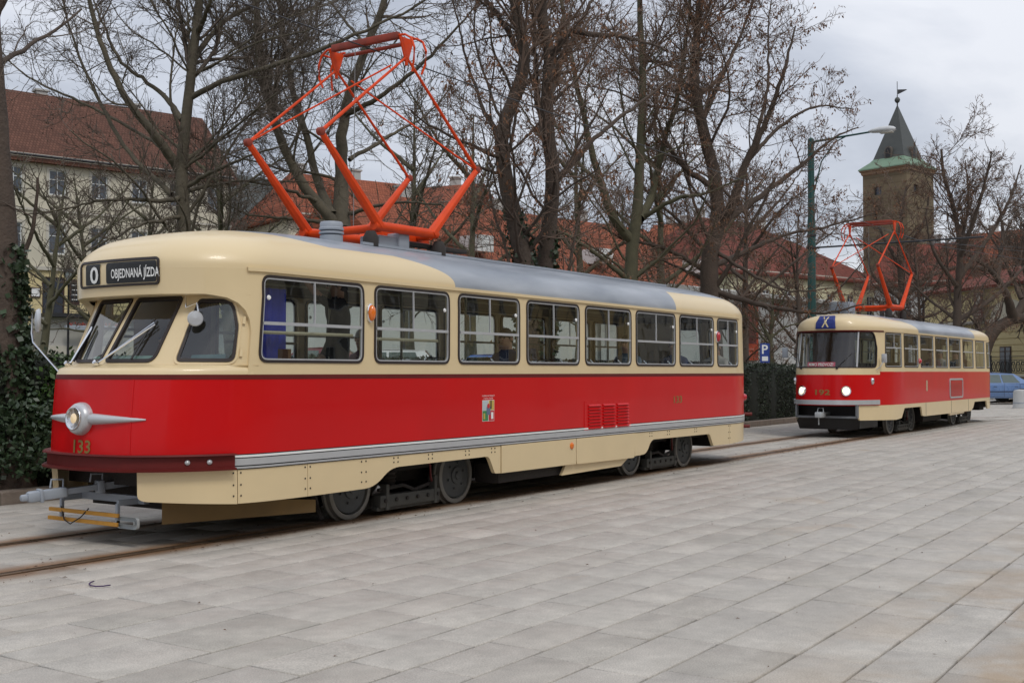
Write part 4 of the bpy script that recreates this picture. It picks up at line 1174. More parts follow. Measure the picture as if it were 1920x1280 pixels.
# ================================================================== buildings round the square
def tiles(name, col, row=.27, wid=.20):
    m = mat(name, col, .9, var=.32, vscale=.5, spec=.15)
    t = m.node_tree; b = t.nodes['Principled BSDF']; L = t.links.new; N = t.nodes.new
    src = b.inputs['Base Color'].links[0].from_socket
    tcn = N('ShaderNodeTexCoord'); sp = N('ShaderNodeSeparateXYZ'); L(tcn.outputs['Object'], sp.inputs[0])
    z = N('ShaderNodeMath'); z.operation = 'MULTIPLY'; L(sp.outputs[2], z.inputs[0]); z.inputs[1].default_value = 1.45
    cb = N('ShaderNodeCombineXYZ'); L(sp.outputs[0], cb.inputs[0]); L(z.outputs[0], cb.inputs[1])
    br = N('ShaderNodeTexBrick'); L(cb.outputs[0], br.inputs['Vector'])
    br.inputs['Scale'].default_value = 1; br.inputs['Brick Width'].default_value = wid; br.inputs['Row Height'].default_value = row; br.inputs['Mortar Size'].default_value = .035; br.inputs['Mortar Smooth'].default_value = .6
    br.inputs['Color1'].default_value = (1, 1, 1, 1); br.inputs['Color2'].default_value = (.68, .70, .72, 1); br.inputs['Mortar'].default_value = (.5, .47, .45, 1)
    mu = N('ShaderNodeMix'); mu.data_type = 'RGBA'; mu.blend_type = 'MULTIPLY'; mu.inputs[0].default_value = 1
    L(src, mu.inputs[6]); L(br.outputs[0], mu.inputs[7]); L(mu.outputs[2], b.inputs['Base Color'])
    return m
M_TILE_B = tiles('brown_red_tiles', (.15, .074, .053))
M_TILE_O = tiles('orange_tiles', (.30, .098, .055))
M_TILE_R = tiles('dull_red_tiles', (.20, .065, .048))
M_PL_CREAM = mat('cream_plaster', (.56, .52, .41), .9, var=.12, vscale=.5, bump=.15, bscale=6)
M_PL_YEL = mat('yellow_plaster', (.60, .50, .27), .9, var=.1, vscale=.5, bump=.15, bscale=6)
M_PL_WHITE = mat('white_plaster', (.60, .60, .58), .9, var=.08, vscale=.5, bump=.1, bscale=6)
M_PL_GREY = mat('grey_plaster', (.42, .41, .38), .9, var=.12, vscale=.6, bump=.1, bscale=6)
M_PL_PALEY = mat('pale_yellow_plaster', (.58, .54, .36), .9, var=.1, vscale=.5, bump=.1, bscale=6)
M_PL_OCH = mat('ochre_plaster', (.52, .38, .18), .9, var=.12, vscale=.6)
M_STONE = mat('tower_stone', (.22, .165, .095), .9, var=.4, vscale=1.5, bump=.5, bscale=5)
M_TOWER = tiles('tower_blocks', (.20, .158, .10), 1.0, 1.3)
M_TRIM = mat('stone_trim', (.50, .47, .40), .85, var=.1)
M_WFRAME = mat('white_window_frame', (.62, .64, .64), .5, var=.05)
M_BFRAME = mat('brown_door_frame', (.05, .022, .015), .5, var=.2)
M_PANE = mat('dark_pane', (.05, .06, .075), .08, var=.3, vscale=2, spec=.7)
M_IRON = mat('black_iron', (.02, .02, .022), .5, var=.2)
M_COPPER = mat('green_copper', (.15, .23, .155), .7, var=.25, vscale=1.2)
M_SLATE = mat('dark_spire', (.055, .06, .055), .6, var=.35, vscale=1.5, bump=.3, bscale=6)

def wall_holes(mb, x0, x1, z0, z1, holes, y, rev=.18, mi=0):
    """a wall in the plane y with rectangular openings and reveals"""
    xs = sorted({x0, x1, *[h[0] for h in holes], *[h[1] for h in holes]}); zs = sorted({z0, z1, *[h[2] for h in holes], *[h[3] for h in holes]})
    for i in range(len(xs) - 1):
        for j in range(len(zs) - 1):
            cx, cz = (xs[i] + xs[i + 1]) / 2, (zs[j] + zs[j + 1]) / 2
            if any(h[0] < cx < h[1] and h[2] < cz < h[3] for h in holes): continue
            mb.add([(xs[i], y, zs[j]), (xs[i + 1], y, zs[j]), (xs[i + 1], y, zs[j + 1]), (xs[i], y, zs[j + 1])], [(0, 1, 2, 3)], mi)
    for a, b, c, d in holes:
        p = [(a, c), (b, c), (b, d), (a, d)]
        mb.rows([[(x, y, z) for x, z in p], [(x, y + rev, z) for x, z in p]], closed=True, mi=mi)
def add_window(T, h, y, frame=M_WFRAME, nx=2, nz=2, sill=True, surround=None, name='window'):
    a, b, c, d = h; y = y + .10; f = .07
    mb = MB()
    for p, q, r, s in ((a, b, c, c + f), (a, b, d - f, d), (a, a + f, c + f, d - f), (b - f, b, c + f, d - f)):
        mb.box(((p + q) / 2, y, (r + s) / 2), (q - p, .06, s - r))
    for k in range(1, nx): x = a + (b - a) * k / nx; mb.box((x, y - .004, (c + d) / 2), (.05, .06, d - c - 2 * f))
    for k in range(1, nz): z = c + (d - c) * (.62 if nz == 2 else k / nz); mb.box(((a + b) / 2, y + .004, z), (b - a - 2 * f, .05, .05))
    w = mb.build(name, frame, T)
    MB().add([(a + f, y + .02, c + f), (b - f, y + .02, c + f), (b - f, y + .02, d - f), (a + f, y + .02, d - f)], [(0, 1, 2, 3)]).build('pane', M_PANE, w)
    if sill: MB().box(((a + b) / 2, y - .13, c - .05), (b - a + .2, .16, .07)).build('sill', M_TRIM, w)
    if surround: MB().rows([[(x, y - .11 - o, z) for x, z in [(a - e, c - e), (b + e, c - e), (b + e, d + e), (a - e, d + e)]] for e, o in ((.16, 0), (.16, .035), (.0, .035), (.0, 0))], closed=True).build('surround', surround, w)
    return w
def gable_roof(T, x0, x1, y0, y1, ze, zr, m, wall, over=.45, hip0=0., hip1=0., yr=None, name='roof'):
    yr = (y0 + y1) / 2 if yr is None else yr
    k = (zr - ze) / (yr - y0)
    A_ = [(x0 - over, y0 - over, ze - over * k), (x1 + over, y0 - over, ze - over * k), (x1 + over, y1 + over, ze - over * k), (x0 - over, y1 + over, ze - over * k)]
    r0, r1 = (x0 - over + hip0, yr, zr), (x1 + over - hip1, yr, zr)
    mb = MB().add(A_ + [r0, r1], [(0, 1, 5, 4), (2, 3, 4, 5), (1, 2, 5), (3, 0, 4)])
    B_ = [(p[0], p[1], p[2] - .18) for p in A_]
    mb.add(A_ + B_, [(0, 4, 5, 1), (1, 5, 6, 2), (2, 6, 7, 3), (3, 7, 4, 0), (4, 7, 6, 5)])
    r = mb.build(name, m, T)
    if hip0 == 0 or hip1 == 0:
        g = MB()
        for h, x in ((hip0, x0 + .01), (hip1, x1 - .01)):
            if h == 0: g.add([(x, y0 + .01, ze), (x, y1 - .01, ze), (x, yr, zr - .05)], [(0, 1, 2)])
    return r
def chimney(roof, x, y, z, h=1.6, w=.7, m=None):
    c = MB().box((x, y, z + h / 2), (w, w, h)).box((x, y, z + h + .06), (w + .18, w + .18, .12))
    c.build('chimney', m or M_PL_GREY, roof)
def frame_at(u0, d0, u1, d1):
    a, b = at(u0, 698, d0), at(u1, 698, d1)
    return a, math.atan2(b.y - a.y, b.x - a.x), math.hypot(b.x - a.x, b.y - a.y)
def local_x(u, a, rz):
    """where the view ray through column u crosses the facade line"""
    r = FW * FPX + RT * (u - 960); dx, dy = math.cos(rz), math.sin(rz)
    # a + s d = t r
    det = -dx * r[1] + dy * r[0]
    return (-(-a.x) * -r[1] + (-a.y) * -r[0]) / -det if False else ((a.x * r[1] - a.y * r[0]) / (dy * r[0] - dx * r[1]))
def zpix(v, d): return CAM_H + (698 - v) / FPX * d

# --- the cream restaurant building on the left, above its terrace
a0, rz, Lf = frame_at(30, 70, 430, 79)
T = thing('restaurant_building', 'long cream building with a brown-red tiled roof above a railed terrace', 'building', (a0.x, a0.y, 0), rz, local=True)
x0, x1, dp = -13.0, Lf, 11.0
ze, zr = 15.0, 20.0
holes = []
cols = [local_x(105, a0, rz) + 2.62 * k for k in range(-4, 6)]
for cx in cols:
    if cx < x0 + 1 or cx > x1 - .8: continue
    holes += [(cx - .52, cx + .52, 12.55, 14.1), (cx - .52, cx + .52, 8.9, 10.7)]
dl = local_x(78, a0, rz); dr_ = local_x(120, a0, rz)
doors = [(dl, dr_, 5.15, 7.45), (dr_ + 1.5, dr_ + 3.1, 5.15, 7.45), (dr_ + 5, dr_ + 6.6, 5.15, 7.45), (dl - 4.5, dl - 2.9, 5.15, 7.45)]
mb = MB(); wall_holes(mb, x0, x1, 7.95, ze, holes, 0)
mb.add([(x1, 0, 2), (x1, dp, 2), (x1, dp, ze), (x1, dp / 2, zr - .2), (x1, 0, ze)], [(0, 1, 2, 3, 4)]).add([(x0, 0, 2), (x0, dp, 2), (x0, dp, ze), (x0, dp / 2, zr - .2), (x0, 0, ze)], [(4, 3, 2, 1, 0)]).add([(x0, dp, 2), (x1, dp, 2), (x1, dp, ze), (x0, dp, ze)], [(0, 1, 2, 3)])
mb.build('wall', M_PL_CREAM, T)
mb = MB(); wall_holes(mb, x0, x1, 2.0, 7.95, doors, -.03); mb.build('ground_floor_wall', M_PL_YEL, T)
for h in holes: add_window(T, h, 0, surround=M_TRIM)
for h in doors: add_window(T, h, -.03, M_BFRAME, 2, 2, False, name='door')
for z, h_, p in ((7.95, .22, .16), (ze - .25, .35, .3), (11.55, .14, .09)): MB().box(((x0 + x1) / 2, -p / 2 - .03, z), (x1 - x0 + .1, p, h_)).build('cornice', M_TRIM, T)
rf = gable_roof(T, x0, x1, 0, dp, ze, zr, M_TILE_B, M_PL_CREAM)
for x in (-4, 3.5, 10): chimney(rf, x, dp / 2 + 1.5, zr - 1.5, 2.0)
MB().tube([(x0, -.5, ze - .22), (x1, -.5, ze - .22)], .08, 8).build('gutter', M_IRON, T, True)
MB().tube([(x1 - .15, -.12, 2.5), (x1 - .15, -.12, ze - .3)], .06, 8).build('downpipe', M_IRON, T, True)
for u0, u1, z0_, z1_, m in ((55, 74, 6.15, 6.75, 'menu'), (129, 146, 5.8, 7.35, 'chalk')):
    p, q = local_x(u0, a0, rz), local_x(u1, a0, rz)
    s = MB().box(((p + q) / 2, -.09, (z0_ + z1_) / 2), (q - p, .06, z1_ - z0_)).build('notice_board', M_BFRAME, T)
    MB().box(((p + q) / 2, -.125, (z0_ + z1_) / 2), ((q - p) * .78, .01, (z1_ - z0_) * .8)).build('notice', M_WHITE if m == 'menu' else M_BLACK, s)
    if m == 'chalk':
        for k in range(4): MB().box(((p + q) / 2, -.133, z1_ - .35 - .3 * k), ((q - p) * .6, .004, .05)).build('chalk_line', M_WHITE, s)
# terrace with railing
TE = thing('terrace', 'raised dark terrace with a thin iron railing below the cream restaurant', 'terrace', (a0.x, a0.y, 0), rz, local=True)
tx0, tx1 = local_x(56, a0, rz), x1 + 2
MB().box(((tx0 + tx1) / 2, -1.6, 4.98), (tx1 - tx0, 3.0, .22)).build('deck', M_IRON, TE)
MB().box(((tx0 + tx1) / 2, -1.3, 3.9), (tx1 - tx0, 2.4, 1.9)).build('terrace_wall', M_PL_GREY, TE)
MB().box(((tx0 + tx1) / 2, -1.3, 2.7), (tx1 - tx0, 2.6, .9)).build('plinth', M_TRIM, TE)
for z in (5.35, 5.6, 5.85, 6.1): MB().tube([(tx0, -3.05, z), (tx1, -3.05, z)], .018 if z < 6 else .03, 6).build('railing_bar', M_IRON, TE)
k = tx0
while k < tx1: MB().tube([(k, -3.05, 5.05), (k, -3.05, 6.12)], .025, 6).build('railing_post', M_IRON, TE); k += 1.9
for k in range(7): MB().box((tx0 - .6 - .28 * k, -2.2, 4.9 - .17 * k), (.3, 1.6, .06)).build('stair_tread', M_IRON, TE)
for i, u in enumerate((108, 146, 186)):
    p = local_x(u, a0, rz)
    c, s_ = math.cos(rz), math.sin(rz); q = Vector((a0.x + p * c + 3.25 * s_, a0.y + p * s_ - 3.25 * c, 0))
    F = thing('planter_box', ('grey trough of red flowers hung under the terrace by the double door', 'grey trough of red flowers hung under the terrace by the chalk board', 'grey trough of red flowers under the terrace behind the tram roof')[i], 'planter', (q.x, q.y, 4.1), rz, local=True)
    MB().cbox((0, 0, .12), (1.35, .35, .28), .03).build('trough', M_GREYP, F)
    mb = MB()
    for k in range(60):
        c_ = Vector((rnd.uniform(-.6, .6), rnd.uniform(-.16, .16), .28 + rnd.uniform(0, .14))); r_ = .06
        mb.add([c_ + Vector((rnd.uniform(-r_, r_), rnd.uniform(-r_, r_), rnd.uniform(-r_, r_))) for _ in range(4)], [(0, 1, 2), (0, 2, 3)])
    props(mb.build('flowers', mat('red_flowers%d' % i, (.35, .05, .03), .8, var=.4, vscale=20), F), kind='stuff')

# --- generic town house
def town_house(name, label, u0, d0, u1, d1, ze, zr, dp, wm, rm, z0=0., rows=(), cols_=None, ww=1.0, hip0=0., hip1=0., nchim=1, group=None, cornice=True, surround=None, nx=2):
    a, rz, L_ = frame_at(u0, d0, u1, d1)
    T = thing(name, label, 'building', (a.x, a.y, 0), rz, group, local=True)
    holes = []
    n = max(1, int(L_ / 2.7)) if cols_ is None else cols_
    for (c, d) in rows:
        for k in range(n):
            cx = L_ * (k + .5) / n; holes.append((cx - ww / 2, cx + ww / 2, c, d))
    mb = MB(); wall_holes(mb, 0, L_, z0, ze, holes, 0)
    g0 = [(0, 0, z0), (0, dp, z0), (0, dp, ze)] + ([(0, dp / 2, zr - .1)] if hip0 == 0 else []) + [(0, 0, ze)]
    g1 = [(L_, 0, z0), (L_, dp, z0), (L_, dp, ze)] + ([(L_, dp / 2, zr - .1)] if hip1 == 0 else []) + [(L_, 0, ze)]
    mb.add(g0, [tuple(range(len(g0)))[::-1]]).add(g1, [tuple(range(len(g1)))]).add([(0, dp, z0), (L_, dp, z0), (L_, dp, ze), (0, dp, ze)], [(0, 1, 2, 3)])
    mb.build('wall', wm, T)
    for h in holes: add_window(T, h, 0, nx=nx, surround=surround)
    r_ = gable_roof(T, 0, L_, 0, dp, ze, zr, rm, wm, hip0=hip0, hip1=hip1)
    if cornice: MB().box((L_ / 2, -.1, ze - .2), (L_, .2, .3)).build('cornice', M_TRIM, T)
    for k in range(nchim): chimney(r_, L_ * (k + .7) / (nchim + .4), dp / 2 + .8, zr - 1.0, 1.7)
    return T, a, rz, L_
town_house('grey_house', 'narrow grey house with a steep gable beside the cream restaurant building', 432, 92, 545, 96, 13.5, 18.2, 8, M_PL_GREY, M_SLATE, 1, rows=((10.2, 11.7),), cols_=2)
town_house('ochre_house', 'small ochre house behind the plane trees left of the orange pantograph', 425, 86, 502, 88, 12.3, 13.6, 8, M_PL_OCH, M_TILE_B, 1, rows=((9.2, 10.6),), cols_=2, nchim=0)
T, a, rz, L_ = town_house('tiled_house', 'pale house with an orange tiled roof seen behind the raised pantograph', 540, 76, 800, 82, 12.2, 15.6, 9, M_PL_CREAM, M_TILE_O, 1, rows=((6.0, 7.6), (9.4, 11.0)), cols_=4, hip0=2.5, nchim=2)
MB().box((4.2, .2, 12.6), (1.5, 1.4, 2.4)).build('dormer', M_PL_WHITE, T)
town_house('gabled_house', 'tall pale house with a stepped outline behind the dark twin-trunked tree', 745, 92, 852, 90, 15.0, 17.0, 9, M_PL_CREAM, M_TILE_O, 1, rows=((11.5, 13.2),), cols_=3, nchim=1)
# the long white-walled hall whose wall shows through the tram windows
T, a, rz, L_ = town_house('long_hall', 'long low hall with white walls and a wide orange tiled roof', 770, 58, 1345, 76, 6.6, 11.6, 13, M_PL_WHITE, M_TILE_O, .6, rows=(), cols_=1, nchim=3)
for x in (6, 16, 26): MB().box((x, 1.7, 8.6), (1.2, 1.5, .9)).build('dormer', M_PL_WHITE, T)
town_house('white_annex', 'plain white-walled annex in line with the long hall, behind the cars', 500, 60, 772, 57.8, 6.4, 9.5, 9, M_PL_WHITE, M_TILE_O, .6, rows=(), cols_=1, nchim=0)
town_house('white_gable_house', 'small white house whose gable rises over the long orange roof', 1125, 108, 1192, 108, 13.5, 15.6, 8, M_PL_WHITE, M_TILE_O, 0, rows=(), nchim=1)
town_house('red_gable_house', 'small red-roofed house with chimneys rising over the long orange roof', 1200, 112, 1265, 110, 13.4, 16.3, 8, M_PL_WHITE, M_TILE_O, 0, rows=(), nchim=2)
# the yellow museum-like block with a broad hipped roof
town_house('yellow_hall', 'pale yellow block under a broad dull red hipped roof left of the stone tower', 1372, 92, 1650, 104, 9.9, 15.2, 16, M_PL_PALEY, M_TILE_R, 0, rows=((6.3, 8.3), (2.6, 4.4)), cols_=7, hip0=5, hip1=9, nchim=2, ww=.9)
# white building with banner behind the hedge
T, a, rz, L_ = town_house('banner_building', 'white walled building with a tall red banner behind the hedge', 1350, 62, 1600, 74, 6.0, 6.6, 8, M_PL_WHITE, M_PL_GREY, .9, rows=(), cols_=1, nchim=0)
p, q = local_x(1391, a, rz), local_x(1419, a, rz)
bn = MB().box(((p + q) / 2, -.08, 4.1), (q - p, .05, 3.75)).build('banner', mat('banner_red', (.58, .10, .05), .6, var=.25, vscale=1.2), T)
MB().box(((p + q) / 2 + .12, -.11, 3.9), ((q - p) * .55, .004, 1.5)).build('banner_picture', mat('banner_picture', (.20, .07, .06), .6, var=.6, vscale=4), bn)
text_on(lambda x, z: Vector((x, -.112, z)), 'TIN', p + .12, q - .15, 5.25, 5.75, 'banner_lettering', mat('banner_pink', (.62, .30, .24), .6), bn, True)
for k, (z, w) in enumerate(((2.85, .6), (2.62, .4), (2.5, .45))): MB().box((p + .12 + (q - p) * w / 2, -.11, z), ((q - p) * w, .004, .05)).build('banner_line', MATS['banner_pink'], bn)
p2, q2 = local_x(1447, a, rz), local_x(1463, a, rz)
MB().box(((p2 + q2) / 2, -.06, 1.62), (q2 - p2, .06, .7)).build('plaque', M_STONE, T)
MB().box(((p2 + q2) / 2 + .2, -.05, 5.3), (.9, .06, .5)).build('wall_sign', mat('wall_sign_red', (.45, .07, .05), .6), T)
MB().box((L_ / 2, -.15, 1.15), (L_, .3, .55)).build('sandstone_plinth', M_STONE, T)

# --- stone water tower with a copper-skirted spire
c = at(1687, 698, 110)
TW = thing('stone_tower', 'square sandstone tower with a dark spire on a green copper skirt', 'tower', (c.x, c.y, 0), YAW - R(90) + R(40), local=True)
s = 2.33; zt = 20.3
M_STONE_D = M_STONE
mb = MB()
hl = [(-.45, .45, 17.4, 18.7)]
for k in range(4):
    ca, sa = math.cos(k * math.pi / 2), math.sin(k * math.pi / 2)
    t_ = MB(); wall_holes(t_, -s, s, 0, zt, [(-1.15, -.35, 18.35, 19.15), (-.4, .4, 10.4, 12.2)] if k in (0, 3) else [], -s, .35)
    mb.add([(v.x * ca - v.y * sa, v.x * sa + v.y * ca, v.z) for v in t_.v], t_.f)
mb.build('wall', M_TOWER, TW)
for k in (0, 3):
    ca, sa = math.cos(k * math.pi / 2), math.sin(k * math.pi / 2)
    for h in ((-1.15, -.35, 18.35, 19.15), (-.4, .4, 10.4, 12.2)):
        V = [(h[0], -s + .25, h[2]), (h[1], -s + .25, h[2]), (h[1], -s + .25, h[3]), (h[0], -s + .25, h[3])]
        MB().add([(x * ca - y * sa, x * sa + y * ca, z) for x, y, z in V], [(0, 1, 2, 3)]).build('window', M_PANE, TW)
def ringsq(hw, z): return [(-hw, -hw, z), (hw, -hw, z), (hw, hw, z), (-hw, hw, z)]
MB().rows([ringsq(s + .02, 7.5), ringsq(s + .12, 7.6), ringsq(s + .12, 7.85), ringsq(s + .02, 7.95)], closed=True).build('string_course', M_TRIM, TW)
MB().rows([ringsq(s, zt), ringsq(s + .1, zt + .1), ringsq(s + .14, zt + .3), ringsq(s + .24, zt + .38), ringsq(s + .26, zt + .55), ringsq(s - .2, zt + .56)], closed=True).build('cornice', mat('tower_cornice', (.26, .17, .10), .85, var=.25), TW)
sk = MB().rows([ringsq(s + .33, zt + .50), ringsq(s + .30, zt + .62), ringsq(1.85, zt + 1.3), ringsq(1.62, zt + 1.6)], closed=True).build('copper_skirt', M_COPPER, TW)
def oct_(r_, z): return [(r_ * math.cos(math.pi / 8 + k * math.pi / 4), r_ * math.sin(math.pi / 8 + k * math.pi / 4), z) for k in range(8)]
sp_ = MB().rows([ringsq(1.66, zt + 1.5), ringsq(1.44, zt + 2.2), ringsq(1.04, zt + 3.5), ringsq(.03, zt + 6.8)], closed=True).build('spire', M_SLATE, TW)
for k in range(4):
    w_ = k * math.pi / 2 - math.pi / 2
    e1, e2 = Vector((-math.sin(w_), math.cos(w_), 0)), Vector((math.cos(w_), math.sin(w_), 0))
    pf = [(-.36, 0), (.36, 0), (.36, .75)] + [(.36 * math.cos(t), .75 + .36 * math.sin(t)) for t in (math.pi / 5, math.pi * 2 / 5, math.pi * 3 / 5, math.pi * 4 / 5)] + [(-.36, .75)]
    d_ = MB().prism(pf, Vector((0, 0, zt + 1.55)) + e2 * .75, e1, Vector((0, 0, 1)), e2, .95).build('dormer', mat('dormer_slate%d' % k, (.10, .085, .07), .7, var=.4), sp_)
    pf2 = [(x * .66, .1 + z * .8) for x, z in pf]
    MB().prism(pf2, Vector((0, 0, zt + 1.55)) + e2 * 1.68, e1, Vector((0, 0, 1)), e2, .05).build('dormer_opening', M_BLACK, d_)
MB().lathe((0, 0, zt + 6.7), [(.06, 0), (.06, .3), (.2, .42), (.27, .6), (.2, .8), (.05, .9), (.04, 1.1)], (0, 0, 1), 16).build('finial_ball', M_SLATE, TW, 40)
MB().tube([(0, 0, zt + 7.5), (0, 0, zt + 9.1)], .03, 6).build('finial_rod', M_IRON, TW)
ev = Vector((RT[0], RT[1], 0)); ev.rotate(Matrix.Rotation(-TW.rotation_euler.z, 3, 'Z'))
MB().prism([(.05, 0), (.95, .45), (.85, .5), (.05, .48)], (0, 0, zt + 7.85), ev, (0, 0, 1), Vector((0, 0, 1)).cross(ev), .03).build('weather_vane', M_IRON, TW)

# --- the rusticated yellow building on the right, with its parapet and ornamental fence
T, a, rz, L_ = town_house('rusticated_building', 'yellow building with banded rustication and an arched gable beyond the iron fence', 1735, 84, 2150, 62, 7.4, 9.2, 12, M_PL_YEL, M_TILE_R, .2, rows=(), cols_=1, nchim=1, hip0=3)
wx = [local_x(u, a, rz) for u in (1887, 1960, 2040)]
for k in range(9): MB().box((L_ / 2, -.028, 1.0 + k * .42), (L_, .05, .37)).build('rustication_course', M_PL_YEL, T)
for x in wx:
    h = (x - .52, x + .52, 1.45, 3.15)
    MB().box((x, -.075, 2.3), (1.2, .05, 1.85)).build('window_surround', M_BFRAME, T)
    w = MB().box((x, -.11, 2.3), (.10, .04, 1.7)).box((x, -.11, 2.9), (1.04, .04, .06)).build('window', M_BFRAME, T)
    MB().box((x, -.10, 2.3), (1.04, .02, 1.7)).build('pane', M_PANE, w)
xg = local_x(1893, a, rz)
pf = [(1.9 * math.cos(t * math.pi / 14), 1.25 * math.sin(t * math.pi / 14)) for t in range(15)]
MB().prism(pf, (xg, -.12, 5.0), (1, 0, 0), (0, 0, 1), (0, 1, 0), .1).build('arched_gable', M_PL_CREAM, T)
MB().box((L_ / 2, -.14, 4.9), (L_, .26, .22)).build('string_course', M_TRIM, T)
sx = local_x(1848, a, rz)
sb = MB().box((sx, -.5, 5.9), (.95, .06, 1.9)).build('hanging_sign', mat('sign_brown', (.15, .045, .035), .6), T)
MB().lathe((sx, -.54, 6.35), [(.26, 0), (.34, .0), (.34, .02), (.26, .02)], (0, -1, 0), 20).build('sign_emblem', M_TRIM, sb)
MB().box((sx, -.545, 6.75), (.7, .01, .08)).build('sign_line', M_TRIM, sb)
for k in range(4): MB().box((sx - .1, -.545, 5.78 - .2 * k), (.55, .01, .07)).box((sx + .28, -.545, 5.78 - .2 * k), (.12, .01, .07)).build('sign_line', M_TRIM, sb)
FA = at(1858, 698, 64); FB = at(2000, 698, 58)
rzf = math.atan2(FB.y - FA.y, FB.x - FA.x); LF = (FB - FA).length
FE = thing('ornamental_fence', 'black iron fence with ringed panels on a low stone parapet by the street', 'fence', (FA.x, FA.y, 0), rzf, local=True)
MB().box((LF / 2 - 3, 0, .75), (LF + 8, .35, 1.2)).build('parapet', M_STONE, FE)
MB().box((LF / 2 - 3, -.02, 1.38), (LF + 8, .46, .10)).build('coping', M_TRIM, FE)
k = -6.8
while k < LF + .9:
    MB().box((k, 0, 1.95), (.07, .07, 1.1)).build('fence_post', M_IRON, FE)
    for z in (1.52, 2.22, 2.42): MB().box((k + .85, 0, z), (1.66, .035, .035)).build('fence_rail', M_IRON, FE)
    for j in range(4):
        xx = k + .25 + j * .4
        MB().rows([[(xx + r_ * math.cos(t * math.pi / 8), y, 1.87 + 1.7 * r_ * math.sin(t * math.pi / 8)) for t in range(16)] for r_, y in ((.17, -.015), (.17, .015), (.14, .015), (.14, -.015))], closed=True).build('fence_ring', M_IRON, FE)
        MB().tube([(xx - .15, 0, 1.54), (xx + .15, 0, 2.2)], .012, 5).tube([(xx + .15, 0, 1.54), (xx - .15, 0, 2.2)], .012, 5).build('fence_cross', M_IRON, FE)
    k += 1.7
# pale houses between the tower and the yellow building
town_house('white_corner_house', 'white house half hidden by bare trees between tower and yellow building', 1640, 96, 1800, 92, 9.0, 12.5, 10, M_PL_WHITE, M_TILE_R, 0, rows=((5.6, 7.4), (2.2, 4.0)), cols_=4, nchim=1)
town_house('red_roofed_house', 'red roofed house high behind the bare trees right of the tower', 1760, 120, 1935, 112, 12.0, 16.2, 10, M_PL_CREAM, M_TILE_O, 0, rows=((8.0, 9.8),), cols_=4, nchim=2)
# the fronts across the square, behind the photographer: they are what the paint and the glass reflect
for i, (x, w, ze_, m, rm, lb) in enumerate(((-34, 22, 12, M_PL_OCH, M_TILE_B, 'ochre three-storey front across the square'), (-11, 18, 14, M_PL_GREY, M_TILE_R, 'grey tall front across the square'), (8, 20, 11, M_PL_YEL, M_TILE_O, 'yellow front across the square under orange tiles'), (29, 24, 13, M_PL_CREAM, M_TILE_B, 'broad cream front across the square'), (54, 22, 12, M_PL_OCH, M_TILE_R, 'far ochre front across the square with dull red roof'), (77, 24, 13, M_PL_GREY, M_TILE_B, 'farthest grey front across the square'))):
    H = thing('townhouse', lb, 'building', (x + w, -24, 0), R(180), 'fronts across the square', local=True)
    hs = []
    for r_ in range(3):
        for k in range(int(w / 3)):
            cx = (k + .5) * w / int(w / 3); hs.append((cx - .6, cx + .6, 1.2 + 3.7 * r_, 3.2 + 3.7 * r_))
    mb = MB(); wall_holes(mb, 0, w, 0, ze_, hs, 0, .2); mb.add([(0, 10, 0), (w, 10, 0), (w, 10, ze_), (0, 10, ze_)], [(0, 1, 2, 3)]).add([(0, 0, 0), (0, 10, 0), (0, 10, ze_), (0, 0, ze_)], [(0, 3, 2, 1)]).add([(w, 0, 0), (w, 10, 0), (w, 10, ze_), (w, 0, ze_)], [(0, 1, 2, 3)])
    mb.build('wall', m, H)
    for h in hs: add_window(H, h, 0, sill=False)
    gable_roof(H, 0, w, 0, 10, ze_, ze_ + 4, rm, m)
H = thing('townhouse', 'unseen dark stone block added at the far end of the square to darken reflections', 'building', (112, 7, 0), R(-90), local=True)  # out-of-view block, added dark for the tram windows to mirror
hs = [((k + .5) * 3 - .6, (k + .5) * 3 + .6, 1.2 + 3.7 * r_, 3.2 + 3.7 * r_) for r_ in range(4) for k in range(10)]
mb = MB(); wall_holes(mb, 0, 30, 0, 16, hs, 0, .2); mb.add([(0, 0, 0), (0, 10, 0), (0, 10, 16), (0, 0, 16)], [(0, 3, 2, 1)]); mb.build('wall', M_STONE, H)
for h in hs: add_window(H, h, 0, sill=False)
gable_roof(H, 0, 30, 0, 10, 16, 20, M_TILE_R, M_PL_CREAM)

# ================================================================== trees, hedge, ivy
def tubes(P, Rr, n):
    """P (N,K,3), Rr (N,K): open tubes with n sides"""
    N, K, _ = P.shape
    T = np.empty_like(P); T[:, 1:-1] = P[:, 2:] - P[:, :-2]; T[:, 0] = P[:, 1] - P[:, 0]; T[:, -1] = P[:, -1] - P[:, -2]
    T /= np.linalg.norm(T, axis=2, keepdims=True) + 1e-9
    ref = np.zeros_like(T); ref[..., 0] = .37; ref[..., 1] = .84; ref[..., 2] = .39
    a = np.cross(T, ref); a /= np.linalg.norm(a, axis=2, keepdims=True) + 1e-9
    b = np.cross(a, T)
    w = 2 * np.pi * np.arange(n) / n
    V = P[:, :, None, :] + Rr[:, :, None, None] * (a[:, :, None, :] * np.cos(w)[None, None, :, None] + b[:, :, None, :] * np.sin(w)[None, None, :, None])
    i = (np.arange(N)[:, None, None] * K + np.arange(K - 1)[None, :, None]) * n
    j = np.arange(n)[None, None, :]; j2 = (j + 1) % n
    Q = np.stack([i + j, i + j2, i + n + j2, i + n + j], axis=-1).reshape(-1, 4)
    return V.reshape(-1, 3), Q
